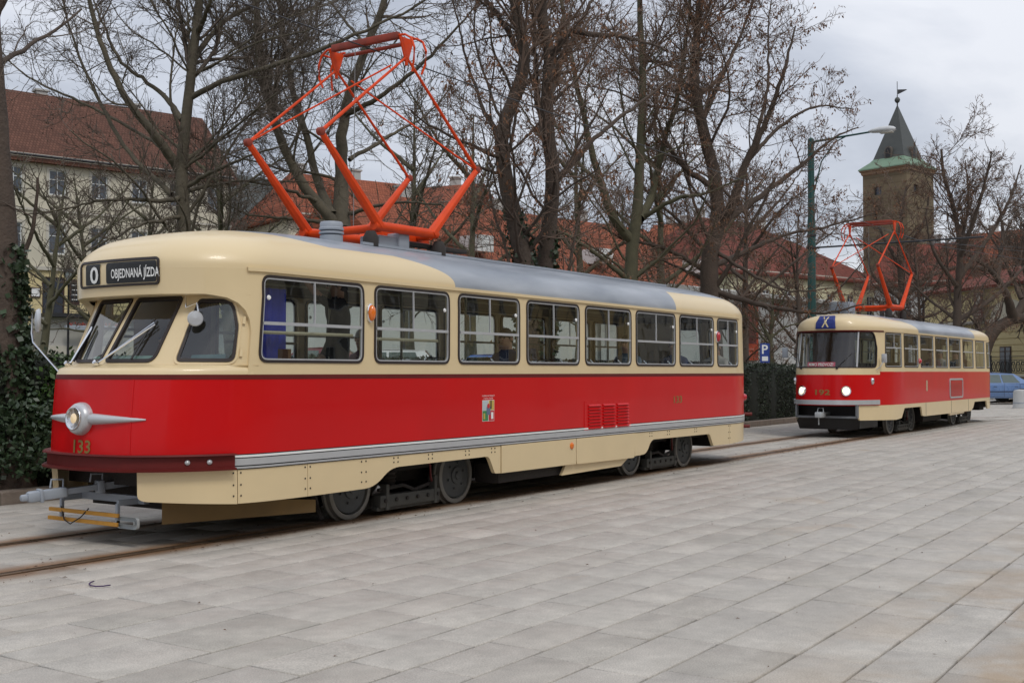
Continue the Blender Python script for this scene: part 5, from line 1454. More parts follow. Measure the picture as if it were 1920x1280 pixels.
def resample(pts, K, jit=0.0):
    p = np.array([tuple(q) for q in pts], float)
    if len(p) > 2:                                   # Catmull-Rom through the given points
        e = np.vstack([2 * p[0] - p[1], p, 2 * p[-1] - p[-2]]); out = []
        for i in range(len(p) - 1):
            for t in np.linspace(0, 1, 8, endpoint=False):
                a, b, c, d = e[i:i + 4]
                out.append(.5 * ((2 * b) + (c - a) * t + (2 * a - 5 * b + 4 * c - d) * t * t + (3 * b - a - 3 * c + d) * t ** 3))
        out.append(p[-1]); p = np.array(out)
    s = np.concatenate([[0], np.cumsum(np.linalg.norm(np.diff(p, axis=0), axis=1))])
    q = np.stack([np.interp(np.linspace(0, s[-1], K), s, p[:, k]) for k in range(3)], 1)
    if jit: q[1:] += NR.normal(0, jit, (K - 1, 3))
    return q
def out_of_view(p):
    q = p - np.array([0, 0, CAM_H]); d = q @ FW
    u = (q @ RT) / np.maximum(d, .1) * FPX; v = -(q @ UPV) / np.maximum(d, .1) * FPX
    return (np.abs(u) > 1080) | (v < -800) | (v > 700)
def spawn(P, Rr, dens_, lmul, lmin, lmax, ang, K, up, wob, rmul, rmin, tmin=.15, cull=0.0, taper=.35):
    N, K0, _ = P.shape
    seg = np.linalg.norm(np.diff(P, axis=1), axis=2); L = seg.sum(1)
    n = NR.poisson(L * dens_ * (1 - tmin)); idx = np.repeat(np.arange(N), n); M = len(idx)
    if M == 0: return np.zeros((0, K, 3)), np.zeros((0, K))
    t = tmin + (1 - tmin) * NR.random(M) ** .85
    f = t * (K0 - 1); i = np.minimum(f.astype(int), K0 - 2); w = (f - i)[:, None]
    pos = P[idx, i] * (1 - w) + P[idx, i + 1] * w
    tan = P[idx, i + 1] - P[idx, i]; tan /= np.linalg.norm(tan, axis=1, keepdims=True) + 1e-9
    r0 = Rr[idx, i] * (1 - w[:, 0]) + Rr[idx, i + 1] * w[:, 0]
    if cull:
        keep = ~(out_of_view(pos) & (NR.random(M) < cull))
        idx, t, pos, tan, r0 = idx[keep], t[keep], pos[keep], tan[keep], r0[keep]; M = len(idx)
    rv = NR.normal(0, 1, (M, 3)); rv -= (rv * tan).sum(1, keepdims=True) * tan; rv /= np.linalg.norm(rv, axis=1, keepdims=True) + 1e-9
    an = NR.normal(ang, .22, M)[:, None]
    d = tan * np.cos(an) + rv * np.sin(an)
    ln = np.clip(L[idx] * lmul * NR.uniform(.55, 1.15, M) * (1.15 - .6 * t), lmin, lmax)
    st = (ln / (K - 1))[:, None]
    out = np.empty((M, K, 3)); out[:, 0] = pos
    for k in range(1, K):
        d = d + NR.normal(0, wob, (M, 3)); d[:, 2] += up
        d /= np.linalg.norm(d, axis=1, keepdims=True)
        out[:, k] = out[:, k - 1] + d * st
    rr = np.clip(np.minimum(r0 * .8, r0 * rmul * NR.uniform(.7, 1.2, M) + .002), rmin, None)
    R2 = rr[:, None] * np.linspace(1, taper, K)[None]
    return out, np.maximum(R2, rmin * .6)
def leaf_quads(pos, size, droop=0.0, aspect=.5):
    M = len(pos)
    a = NR.normal(0, 1, (M, 3)); a[:, 2] -= droop; a /= np.linalg.norm(a, axis=1, keepdims=True)
    b = np.cross(a, NR.normal(0, 1, (M, 3))); b /= np.linalg.norm(b, axis=1, keepdims=True) + 1e-9
    s = (size * NR.uniform(.6, 1.3, M))[:, None]
    V = np.stack([pos, pos + a * s * .5 + b * s * aspect * .5, pos + a * s, pos + a * s * .5 - b * s * aspect * .5], 1).reshape(-1, 3)
    return V, np.arange(M * 4).reshape(-1, 4)
M_BARK_P = mat('plane_bark', (.10, .085, .058), .9, var=.6, vscale=4, bump=.9, bscale=14)
M_BARK_D = mat('dark_bark', (.078, .057, .043), .95, var=.4, vscale=6, bump=.9, bscale=22)
M_BARK_G = mat('olive_bark', (.085, .078, .045), .95, var=.4, vscale=5, bump=.6, bscale=18)
M_TWIG = mat('twig_bark', (.115, .090, .070), .9, var=.25, vscale=3)
M_TWIG2 = mat('twig_bark_brown', (.150, .102, .075), .9, var=.25, vscale=3)
M_SEED = mat('dry_seed_keys', (.155, .075, .038), .9, var=.35, vscale=4, island=True)
M_BALL = mat('plane_seed_balls', (.04, .03, .022), .95, var=.3)
M_IVY = mat('ivy_leaf', (.030, .052, .022), .45, var=.3, vscale=3, island=True)
M_HEDGE = mat('hedge_leaf', (.022, .034, .014), .6, var=.35, vscale=2, island=True)
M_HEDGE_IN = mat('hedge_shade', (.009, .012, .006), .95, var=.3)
M_LAUREL = mat('laurel_leaf', (.05, .095, .022), .45, var=.35, vscale=3, island=True)

def tree(name, label, base, limbs, bark, twig=M_TWIG, dens_=1.0, seeds=0, balls=0, group=None, rmin=.0058, d1=1.9, up=.05, cull=.7, ivy=None, levels=4, spread=1.0):
    """limbs: (list of points, radius at start, radius at end); the first is the trunk"""
    T = thing(name, label, 'tree', tuple(base), 0, group)
    VV, QQ, n = [], [], 0
    LP, LR = [], []
    for k, (pts, r0, r1) in enumerate(limbs):
        K = 26
        q = resample(pts, K, .012 if k else .006)
        L = np.linalg.norm(np.diff(q, axis=0), axis=1).sum()
        r0 *= .92 if k else 1
        rr = (r0 + (r1 * .6 - r0) * np.linspace(0, 1, K) ** .8) * (1 + .05 * np.sin(np.linspace(0, 9, K) + k))
        if k == 0: rr[:4] *= np.array([1.35, 1.2, 1.1, 1.04])
        V, Q = tubes(q[None], rr[None], 12)
        VV.append(V); QQ.append(Q + n); n += len(V)
        LP.append(q); LR.append(rr)
    P0 = np.array(LP); R0 = np.array(LR)
    P1, R1 = spawn(P0, R0, d1 * dens_, .40 * spread, .7, 3.6, .85, 12, up, .13,   .24, rmin * 1.4, .16, cull * .5)
    V, Q = tubes(P1, R1, 7); VV.append(V); QQ.append(Q + n)
    np_mesh('trunk', np.vstack(VV), np.vstack(QQ), bark, T)
    P1b = np.concatenate([P1, P0[:, 13:25]]); R1b = np.concatenate([R1, R0[:, 13:25]])
    P2, R2 = spawn(P1b, R1b, 3.4 * dens_, .50 * spread, .4, 2.0, .8, 8, up * .8, .15, .42, rmin * 1.15, .12, cull)
    P3, R3 = spawn(P2, R2, 5.6 * dens_, .58, .25, 1.1, .75, 5, up, .16, .55, rmin, .1, cull)
    VV, QQ, n = [], [], 0
    sets = [(P2, R2, 4), (P3, R3, 3)]
    tips = P3
    if levels > 3:
        P4, R4 = spawn(P3, R3, 5.4 * dens_, .6, .14, .55, .7, 3, up, .16, .75, rmin * .8, .1, cull)
        sets.append((P4, R4, 3)); tips = P4
    for P_, R_, k in sets:
        if len(P_) == 0: continue
        V, Q = tubes(P_, R_, k); VV.append(V); QQ.append(Q + n); n += len(V)
    np_mesh('crown', np.vstack(VV), np.vstack(QQ), twig, T)
    if seeds and len(tips):
        k = NR.integers(0, len(tips), seeds // 5); e = np.repeat(tips[k, -1], 5, axis=0) + NR.normal(0, .045, (len(k) * 5, 3))
        V, Q = leaf_quads(e, .085, 1.6, .42)
        props(np_mesh('seed_keys', V, Q, M_SEED, T, False), kind='stuff')
    if balls and len(tips):
        k = NR.integers(0, len(tips), balls); c = tips[k, -1]; c = c - np.array([0, 0, .07])
        o = np.array([(1, 0, 0), (0, 1, 0), (-1, 0, 0), (0, -1, 0), (0, 0, 1), (0, 0, -1)], float) * .022
        V = (c[:, None] + o[None]).reshape(-1, 3)
        F = np.array([(0, 1, 4), (1, 2, 4), (2, 3, 4), (3, 0, 4), (1, 0, 5), (2, 1, 5), (3, 2, 5), (0, 3, 5)])
        props(np_mesh('seed_balls', V, (np.arange(len(c))[:, None, None] * 6 + F[None]).reshape(-1, 3), M_BALL, T, True), kind='stuff')
    if ivy:
        for li, z0, z1, cnt, side in ivy:
            q, rr = LP[li], LR[li]
            ok = np.where((q[:, 2] >= z0) & (q[:, 2] <= z1))[0]
            i = NR.choice(ok, cnt); j = np.minimum(i + 1, len(q) - 1); w = NR.random((cnt, 1))
            c = q[i] * (1 - w) + q[j] * w
            an = NR.uniform(0, 2 * np.pi, cnt) if side is None else NR.normal(side, .9, cnt)
            off = np.stack([np.cos(an), np.sin(an), np.zeros(cnt)], 1)
            c = c + off * (rr[i][:, None] + NR.uniform(.0, .09, (cnt, 1)) * NR.random((cnt, 1)))
            V, Q = leaf_quads(c, .085, .8, .95)
            props(np_mesh('ivy', V, Q, M_IVY, T, False), kind='stuff')
    return T
def PX(d, *uv): return [at(p[0], p[1], d + (p[2] if len(p) > 2 else 0)) for p in uv]
def pr(px, d): return px / 2 / FPX * d                # radius of something px pixels wide at depth d
def rooted(pts, d, du=0):
    g = pts[0]; b = Vector((g.x, g.y, ground_z(g.x, g.y) - .1)); return [b] + pts

d = 14.6
tr = PX(d, (14, 905), (10, 700), (0, 400), (-14, 200), (-28, 0), (-45, -250))
tree('ivy_clad_tree', 'dark ivy-clad trunk standing close behind the kerb beside the hedge', (tr[0].x, tr[0].y, 0), [(rooted(tr, d), .29, .19),
     (PX(d, (-13, 215), (-60, 120), (-130, 0)), .10, .03), (PX(d, (-24, 60), (30, -60), (110, -200)), .10, .03), (PX(d, (-7, 300), (-70, 240), (-160, 190)), .08, .03)], M_BARK_D, dens_=.55,
     ivy=[(0, 0, 3.0, 2600, .0), (0, 0, 1.6, 1500, None)], cull=.8)
d = 24
B = PX(d, (346, 520), (345, 420), (340, 320), (350, 210), (364, 90), (376, -40), (385, -300))
tree('plane_tree', 'bare plane tree with a straight mottled trunk rising over the tram front', (B[0].x, B[0].y, 0), [(rooted(B, d), pr(42, d), pr(12, d)),
    (PX(d, (335, 318), (288, 250, -.5), (240, 190, -.8), (200, 110, -1), (166, 0, -1.2), (150, -120, -1.5)), pr(21, d), pr(7, d)),
    (PX(d, (342, 225), (300, 172, .6), (230, 118, 1), (200, 60, 1.2), (172, -10, 1.5)), pr(13, d), pr(5, d)),
    (PX(d, (362, 115), (400, 62, .5), (442, 26, .8), (505, -10, 1), (600, -90, 1)), pr(14, d), pr(5, d)),
    (PX(d, (360, 182), (418, 153, -.4), (544, 112, -.8), (645, 75, -1), (800, 0, -1), (900, -80, -1)), pr(13, d), pr(4, d)),
    (PX(d, (350, 350), (400, 322, -.5), (470, 292, -1), (540, 270, -1.5)), pr(11, d), pr(3, d)),
    (PX(d, (343, 372), (300, 376, -.6), (200, 374, -1.2), (120, 392, -1.6), (50, 402, -2)), pr(11, d), pr(3, d)),
    (PX(d, (343, 405), (270, 420, -1), (200, 452, -1.6), (140, 488, -2)), pr(9, d), pr(3, d)),
    (PX(d, (350, 360), (430, 342, 1), (510, 338, 1.6), (600, 345, 2)), pr(9, d), pr(3, d)),
    (PX(d, (318, 290), (270, 255, 1), (150, 190, 1.6), (60, 150, 2), (0, 97, 2.2), (-60, 60, 2.4)), pr(10, d), pr(3, d)),
    (PX(d, (322, 365), (255, 300, .5), (212, 240, .7), (150, 110, 1), (118, 0, 1), (105, -90, 1)), pr(12, d), pr(4, d)),
    (PX(d, (356, 130), (345, 60, 1), (330, 0, 1.5), (300, -80, 2)), pr(9, d), pr(4, d)),
    (PX(d, (372, 60), (395, 0, -1), (420, -100, -1)), pr(12, d), pr(5, d)), (PX(d, (348, 300), (420, 255, 1), (480, 210, 1.5), (560, 190, 2)), pr(8, d), pr(3, d))],
    M_BARK_P, dens_=1.3, balls=420)
d = 27
C = PX(d, (640, 470), (632, 425), (600, 385), (560, 335), (522, 250), (495, 150), (482, 20), (475, -160))
tree('plane_tree', 'bare plane tree with three leaning trunks behind the orange pantograph', (C[0].x, C[0].y, 0), [(rooted(C, d), pr(36, d), pr(12, d)),
    (PX(d, (642, 430), (640, 330, .5), (648, 205, .8), (688, 85, 1), (722, 0, 1), (745, -120, 1)), pr(34, d), pr(13, d)),
    (PX(d, (625, 405), (598, 350, .8), (576, 262, 1), (545, 150, 1.4), (522, 10, 1.6), (515, -120, 1.6)), pr(22, d), pr(9, d)),
    (PX(d, (648, 215), (705, 186, -.6), (782, 128, -1), (850, 60, -1.3), (910, -10, -1.5)), pr(13, d), pr(4, d)),
    (PX(d, (640, 420), (560, 412, -1), (470, 402, -1.6), (410, 375, -2)), pr(11, d), pr(3, d)),
    (PX(d, (655, 300), (740, 250, 1), (800, 215, 1.6), (860, 150, 2)), pr(10, d), pr(3, d)),
    (PX(d, (600, 380), (520, 350, -.8), (450, 340, -1.3), (390, 350, -1.6)), pr(9, d), pr(3, d)),
    (PX(d, (655, 400), (740, 380, -1), (820, 385, -1.5), (880, 410, -2)), pr(9, d), pr(3, d)),
    (PX(d, (500, 170), (450, 90, .6), (400, 30, 1), (370, -40, 1.2)), pr(9, d), pr(3, d)),
    (PX(d, (690, 90), (640, 30, 1), (590, -30, 1.6)), pr(9, d), pr(4, d))], M_BARK_P, dens_=1.2, balls=420)
d = 21
D1 = PX(d, (988, 540), (978, 470), (960, 390), (945, 320), (942, 250), (968, 170), (985, 110), (965, 0), (950, -200))
tree('twin_trunked_tree', 'dark twin-trunked tree with ivy round both stems behind the tram roof', (D1[0].x, D1[0].y, 0), [(rooted(D1, d), pr(56, d), pr(18, d)),
    (rooted(PX(d, (1020, 540, .4), (1030, 440, .4), (1036, 330, .4), (1026, 215, .4), (1030, 110, .4), (1014, 0, .4), (1010, -200, .4)), d), pr(54, d), pr(20, d)),
    (PX(d, (1032, 108, .4), (1070, 62, 0), (1102, 64, -.3), (1180, 70, -.6), (1250, 95, -1)), pr(20, d), pr(5, d)),
    (PX(d, (1045, 335, .4), (1110, 266, .8), (1160, 222, 1.2), (1222, 176, 1.6), (1300, 105, 2)), pr(14, d), pr(4, d)),
    (PX(d, (985, 115), (940, 40, .4), (900, -20, .6), (860, -120, .8)), pr(15, d), pr(6, d)),
    (PX(d, (1024, 275, .4), (1006, 170, .8), (1000, 40, 1), (985, -80, 1)), pr(16, d), pr(7, d)),
    (PX(d, (945, 270), (900, 190, .5), (870, 90, .8), (850, 0, 1)), pr(11, d), pr(4, d)),
    (PX(d, (1030, 150, .4), (1080, 60, 1), (1120, -20, 1.4), (1150, -100, 1.6)), pr(14, d), pr(5, d)),
    (PX(d, (955, 330), (890, 310, -.6), (820, 270, -1), (770, 210, -1.3)), pr(9, d), pr(3, d))], M_BARK_D, M_TWIG2, dens_=1.02, seeds=4200, ivy=[(0, 0, 4.3, 2600, .3), (1, 0, 4.0, 2600, .2)])
d = 30
E_ = PX(d, (1186, 620), (1184, 540), (1184, 470), (1195, 400), (1200, 300), (1205, 150), (1200, 20), (1198, -150))
tree('forked_tree', 'slender olive-barked tree forking low in front of the long orange roof', (E_[0].x, E_[0].y, 0), [(rooted(E_, d), pr(38, d), pr(9, d)),
    (PX(d, (1184, 450), (1152, 410, -.3), (1125, 340, -.6), (1100, 240, -.8), (1080, 150, -1), (1056, 30, -1), (1040, -80, -1)), pr(20, d), pr(6, d)),
    (PX(d, (1200, 410), (1222, 370, .5), (1242, 280, .8), (1270, 180, 1), (1292, 30, 1.2), (1300, -80, 1.2)), pr(19, d), pr(6, d)),
    (PX(d, (1180, 525), (1110, 470, -.6), (1045, 432, -1), (980, 420, -1.4)), pr(13, d), pr(4, d)),
    (PX(d, (1210, 405), (1270, 372, -.6), (1325, 362, -1), (1400, 330, -1.3)), pr(12, d), pr(4, d)),
    (PX(d, (1190, 520), (1240, 480, .8), (1290, 440, 1.2)), pr(10, d), pr(3, d)),
    (PX(d, (1128, 345), (1080, 300, .8), (1040, 230, 1.2), (1010, 150, 1.5)), pr(10, d), pr(3, d))], M_BARK_G, M_TWIG2, dens_=1.05, seeds=900)
d = 31
F_ = PX(d, (1334, 640), (1332, 560), (1330, 480), (1346, 420), (1340, 330), (1320, 250), (1302, 150), (1310, 20), (1318, -140))
tree('ash_tree', 'wide-crowned brown tree hung with dry seed keys between the two trams', (F_[0].x, F_[0].y, 0), [(rooted(F_, d), pr(52, d), pr(10, d)),
    (PX(d, (1345, 425), (1372, 385, -.4), (1400, 300, -.7), (1440, 220, -1), (1470, 130, -1.2), (1492, 50, -1.3)), pr(24, d), pr(5, d)),
    (PX(d, (1350, 420), (1420, 372, .6), (1500, 312, 1), (1560, 260, 1.3), (1610, 240, 1.5)), pr(18, d), pr(4, d)),
    (PX(d, (1395, 310), (1460, 240, .5), (1530, 200, .8), (1600, 205, 1)), pr(12, d), pr(3, d)),
    (PX(d, (1338, 350), (1282, 312, -.5), (1242, 250, -.8), (1220, 160, -1)), pr(15, d), pr(4, d)),
    (PX(d, (1335, 545), (1440, 574, -.8), (1540, 586, -1.4), (1620, 570, -1.8)), pr(14, d), pr(4, d)),
    (PX(d, (1334, 500), (1400, 470, 1), (1480, 440, 1.6), (1570, 420, 2), (1640, 400, 2.2)), pr(14, d), pr(4, d)),
    (PX(d, (1315, 230), (1360, 130, .6), (1400, 40, 1), (1430, -60, 1.2)), pr(12, d), pr(4, d)),
    (PX(d, (1334, 530), (1270, 500, .6), (1220, 480, 1)), pr(11, d), pr(3, d)),
    (PX(d, (1410, 290), (1440, 160, 1), (1440, 60, 1.5), (1450, -40, 1.8)), pr(10, d), pr(3, d)),
    (PX(d, (1340, 470), (1420, 520, -1), (1480, 545, -1.4), (1560, 540, -1.8)), pr(10, d), pr(3, d))], M_BARK_D, M_TWIG2, dens_=1.15, seeds=13000, rmin=.0068)
d = 47
G_ = PX(d, (1447, 690), (1445, 645), (1448, 590), (1450, 545))
tree('young_tree', 'slim young tree with a pale trunk in front of the white banner wall', (G_[0].x, G_[0].y, 0), [(rooted(G_, d), pr(18, d), pr(6, d)),
    (PX(d, (1445, 640), (1425, 600), (1405, 550)), pr(8, d), pr(3, d)), (PX(d, (1446, 632), (1475, 612), (1510, 606)), pr(7, d), pr(2.5, d)),
    (PX(d, (1447, 610), (1465, 570), (1480, 530)), pr(7, d), pr(2.5, d)), (PX(d, (1446, 650), (1420, 620), (1395, 590)), pr(6, d), pr(2.5, d))], M_BARK_G, M_TWIG2, dens_=1.3, seeds=1500, rmin=.011)
d = 58
H = PX(d, (1796, 690), (1795, 560), (1800, 470), (1790, 400), (1770, 330), (1765, 280))
tree('seed_hung_tree', 'tall tree thick with brown seed clusters right of the stone tower', (H[0].x, H[0].y, 0), [(rooted(H, d), pr(24, d), pr(7, d)),
    (PX(d, (1800, 480), (1830, 400, -1), (1850, 330, -1.5), (1860, 285, -2)), pr(13, d), pr(4, d)), (PX(d, (1798, 520), (1850, 450, 1), (1890, 380, 1.5), (1915, 310, 2)), pr(13, d), pr(4, d)),
    (PX(d, (1796, 540), (1750, 470, -1), (1735, 400, -1.5)), pr(11, d), pr(4, d)), (PX(d, (1797, 600), (1860, 560, 1), (1920, 500, 1.5), (1970, 430, 2)), pr(12, d), pr(4, d)),
    (PX(d, (1795, 600), (1740, 560, .5), (1700, 520, 1)), pr(9, d), pr(3, d)), (PX(d, (1800, 470), (1815, 380, 1), (1810, 300, 1.5)), pr(9, d), pr(3, d))], M_BARK_D, M_TWIG2, dens_=.95, seeds=6500, rmin=.013)
d = 69
J = PX(d, (1836, 700), (1846, 655), (1866, 618), (1900, 598), (1940, 590), (2000, 520))
tree('arching_tree', 'dark old tree with a thick arching limb over the arched yellow gable', (J[0].x, J[0].y, 0), [(rooted(J, d), pr(34, d), pr(20, d)),
    (PX(d, (1900, 600), (1884, 545, -1), (1850, 500, -1.5), (1800, 470, -2)), pr(22, d), pr(6, d)), (PX(d, (1905, 598), (1925, 540, 1), (1920, 450, 1.5), (1930, 380, 2)), pr(20, d), pr(6, d)),
    (PX(d, (1870, 520), (1880, 440, .5), (1870, 370, 1)), pr(12, d), pr(4, d)), (PX(d, (1850, 505), (1800, 500, -1), (1740, 520, -1.5), (1690, 540, -2)), pr(11, d), pr(4, d)),
    (PX(d, (1915, 560), (1880, 480, 1), (1840, 420, 1.5)), pr(11, d), pr(4, d))], M_BARK_D, M_TWIG, dens_=1.1, seeds=1200, rmin=.012)
d = 72
K_ = PX(d, (1692, 690), (1690, 560), (1686, 470), (1690, 400), (1700, 350))
tree('brown_twigged_tree', 'dense brown-twigged tree growing against the stone tower', (K_[0].x, K_[0].y, 0), [(rooted(K_, d), pr(22, d), pr(6, d)),
    (PX(d, (1688, 500), (1650, 430), (1635, 370)), pr(10, d), pr(4, d)), (PX(d, (1688, 480), (1730, 420), (1745, 350)), pr(10, d), pr(4, d)),
    (PX(d, (1690, 560), (1740, 520), (1780, 450)), pr(10, d), pr(4, d)), (PX(d, (1690, 560), (1640, 520), (1620, 450)), pr(10, d), pr(4, d)), (PX(d, (1690, 600), (1750, 590), (1800, 560)), pr(8, d), pr(3, d))],
    M_BARK_D, M_TWIG2, dens_=.9, seeds=5200, rmin=.015)
# trees of the park farther back
def park_tree(label, u, v, d, h, spread, seeds=0, bark=M_BARK_G, dens_=.74, name='park_tree'):
    b = at(u, 690, d); b.z = ground_z(b.x, b.y) - .1
    r = random.Random(int(u * 7 + d)); L = []
    top = b + Vector((r.uniform(-.8, .8), r.uniform(-.8, .8), h))
    L.append(([b, b + (top - b) * .3 + Vector((r.uniform(-.2, .2), r.uniform(-.2, .2), 0)), b + (top - b) * .65, top], .02 * h + .04, .035))
    for k in range(7):
        t = .22 + .09 * k; a = k * 2.4 + r.uniform(0, 1); l = spread * (1.1 - .5 * t)
        s = b + (top - b) * t; e1 = s + Vector((math.cos(a) * l * .5, math.sin(a) * l * .5, l * .42)); e2 = s + Vector((math.cos(a) * l, math.sin(a) * l, l * r.uniform(.6, 1.1)))
        L.append(([s, e1, e2], .008 * h + .02, .02))
    return tree(name, label, (b.x, b.y, 0), L, bark, M_TWIG2 if seeds else M_TWIG, dens_=dens_, seeds=seeds, rmin=.0045 + d * .00018, cull=.6, group='bare trees of the park')
park_tree('bare park tree standing between the cream restaurant and the grey house', 440, 0, 46, 11, 4.2)
park_tree('bare park tree in front of the pale house behind the pantograph', 770, 0, 44, 11, 4.5)
park_tree('bare park tree before the left end of the long orange roof', 885, 0, 40, 10, 4.2)
park_tree('bare park tree over the middle of the long orange roof', 1085, 0, 46, 11.5, 4.5, 800)
park_tree('bare park tree by the right end of the long orange roof', 1262, 0, 44, 12, 4.6, 1500)
park_tree('brown park tree hiding the left corner of the yellow block', 1395, 0, 50, 11, 5, 3000, M_BARK_D, .85)
park_tree('brown park tree in front of the yellow block beside the green mast', 1490, 0, 62, 10, 5, 3000, M_BARK_D, .85)
park_tree('low bare tree in front of the restaurant terrace', 190, 0, 44, 8, 4.0)
park_tree('thin bare tree in front of the cream restaurant wall', 262, 0, 50, 9, 3.6)
park_tree('small bare tree by the foot of the restaurant steps', 70, 0, 40, 7.5, 4.2)
park_tree('bare tree between the stone tower and the white corner house', 1740, 0, 66, 9, 4.5, 2000, M_BARK_D, .8)
park_tree('bare tree before the red roofed house on the far right', 1905, 0, 98, 15, 6.5, 3500, M_BARK_D, .8)
# trees on the photographer's side of the square, mirrored in the tram's paint and glass
for lb, x, y, h in (('bare tree across the square opposite the tram front', 6, -16, 11), ('bare tree across the square opposite the tram rear', 24, -14, 12), ('bare tree across the square opposite the second tram', 46, -13, 11)):
    b = Vector((x, y, -.05)); r = random.Random(x); L = [([b, b + Vector((.2, .1, h * .5)), b + Vector((.1, -.2, h))], .3, .05)]
    for k in range(8):
        a = k * 2.4; s = b + Vector((0, 0, h * (.25 + .08 * k))); l = 4.2
        L.append(([s, s + Vector((math.cos(a) * l * .5, math.sin(a) * l * .5, 1.6)), s + Vector((math.cos(a) * l, math.sin(a) * l, 3.6))], .1, .03))
    tree('square_tree', lb, (x, y, 0), L, M_BARK_D, dens_=.45, cull=0, levels=3, rmin=.012, group='trees across the square')

# --- hedge along the kerb
def hedge(name, label, x0, x1, y0, y1, zt, n, z0=.08):
    T = thing(name, label, 'hedge', ((x0 + x1) / 2, (y0 + y1) / 2, 0))
    K = int((x1 - x0) / .5)
    rows_ = []
    for k in range(K + 1):
        x = x0 + (x1 - x0) * k / K; w = .05 * math.sin(k * 1.7) + .04 * math.sin(k * .61); t = .05 * math.sin(k * 1.1 + 1)
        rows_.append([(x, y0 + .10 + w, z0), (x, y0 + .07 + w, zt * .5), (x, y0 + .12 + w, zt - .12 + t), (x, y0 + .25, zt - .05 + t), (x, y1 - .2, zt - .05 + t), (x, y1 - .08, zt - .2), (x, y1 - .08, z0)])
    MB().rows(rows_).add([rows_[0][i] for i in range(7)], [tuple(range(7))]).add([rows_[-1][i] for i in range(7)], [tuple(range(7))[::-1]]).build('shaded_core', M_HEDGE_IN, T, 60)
    A1, A2, A3 = (x1 - x0) * zt, (x1 - x0) * (y1 - y0), (y1 - y0) * zt * 2
    tot = A1 + A2 + A3; pos = []
    n1, n2 = int(n * A1 / tot), int(n * A2 / tot)
    X = NR.uniform(x0, x1, n1); wv = .05 * np.sin(X * 3.1) + .05 * np.sin(X * 1.3 + 1)
    pos.append(np.stack([X, y0 + wv + NR.gamma(1.3, .05, n1), NR.uniform(z0, zt, n1)], 1))
    X = NR.uniform(x0, x1, n2); tv = .05 * np.sin(X * 2.2 + 1)
    pos.append(np.stack([X, NR.uniform(y0, y1, n2), zt + tv - NR.gamma(1.3, .04, n2) + .05], 1))
    n3 = n - n1 - n2
    pos.append(np.stack([np.where(NR.random(n3) < .5, x0, x1), NR.uniform(y0, y1, n3), NR.uniform(z0, zt, n3)], 1))
    V, Q = leaf_quads(np.vstack(pos), .062, .2, .6)
    props(np_mesh('foliage', V, Q, M_HEDGE, T, False), kind='stuff')
    return T
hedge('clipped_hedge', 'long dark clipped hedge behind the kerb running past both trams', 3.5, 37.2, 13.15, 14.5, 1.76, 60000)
def bush(name, label, c, r, h, n, m, size=.09):
    T = thing(name, label, 'bush', c)
    th = NR.uniform(0, 2 * np.pi, n); ph = np.arccos(NR.uniform(-.2, 1, n)); q = NR.uniform(.7, 1.03, n)
    p = np.stack([c[0] + r * q * np.sin(ph) * np.cos(th), c[1] + r * q * np.sin(ph) * np.sin(th), c[2] + h * .35 + h * .65 * q * np.cos(ph)], 1)
    p += NR.normal(0, .05, p.shape)
    V, Q = leaf_quads(p, size, .1, .55)
    props(np_mesh('foliage', V, Q, m, T, False), kind='stuff')
    mb = MB()
    for k in range(9):
        a = k * .7; mb.tube([(c[0], c[1], c[2]), (c[0] + .5 * r * math.cos(a), c[1] + .5 * r * math.sin(a), c[2] + h * .5), (c[0] + .8 * r * math.cos(a), c[1] + .8 * r * math.sin(a), c[2] + h * .8)], [.02, .012, .006], 5)
    mb.build('stems', M_BARK_D, T)
bush('laurel_bush', 'brighter green laurel bush growing against the hedge behind the tram front', (9.35, 13.15, .08), .55, 1.7, 3200, M_LAUREL)
bush('ivy_mound', 'dark mound of ivy round the foot of the ivy-clad trunk', (8.75, 13.25, .08), .85, 1.25, 5200, M_IVY, .08)

# ================================================================== street furniture, wires, vehicles, people
M_MAST = mat('dark_green_paint', (.008, .055, .048), .45, var=.2, vscale=3)
M_LAMPH = mat('lamp_housing', (.55, .56, .56), .4, var=.06)
px, py = 37.78, 13.02
LM = thing('lamp_mast', 'tall dark green tram mast carrying a street lamp and a wire bracket', 'lamp post', (px, py, 0))
MB().lathe((px, py, .05), [(.21, 0), (.21, .5), (.165, .56), (.155, 3.2), (.14, 3.3), (.13, 6.6), (.115, 6.7), (.105, 9.35), (.05, 9.4)], (0, 0, 1), 16).build('pole', M_MAST, LM, 40)
hp = Vector((px, 10.55, 9.46))
MB().tube([(px, py, 9.3), (px, py - .9, 9.36), (px, 11.0, 9.42)], [.04, .035, .03], 8).tube([(px, py - .1, 7.6), (px, py - .35, 8.6), (px, py - .8, 9.2), (px, py - 1.2, 9.37)], .022, 6).build('lamp_arm', M_MAST, LM, 40)
rw = []
for y, w, h0, h1 in ((11.08, .05, -.03, .04), (10.95, .11, -.07, .08), (10.7, .15, -.09, .12), (10.45, .15, -.10, .12), (10.28, .11, -.09, .08), (10.2, .04, -.05, .02)):
    rw.append([(px + w * math.cos(t * math.pi / 6), y, 9.44 + (h1 if math.sin(t * math.pi / 6) > 0 else -h0) * math.sin(t * math.pi / 6)) for t in range(12)])
lh = MB().rows(rw, closed=True).build('lamp_head', M_LAMPH, LM, True)
MB().cbox((px, 10.5, 9.345), (.2, .42, .05), .02).build('lamp_lens', mat('frosted_lens', (.5, .48, .42), .3), lh)
br = MB().tube([(px, py, 5.74), (px, 7.55, 5.76)], .03, 8).build('bracket_arm', M_IRON, LM, 40)
MB().tube([(px, py - .02, 7.0), (px, 9.6, 5.8)], .008, 5).build('bracket_stay', M_IRON, LM)
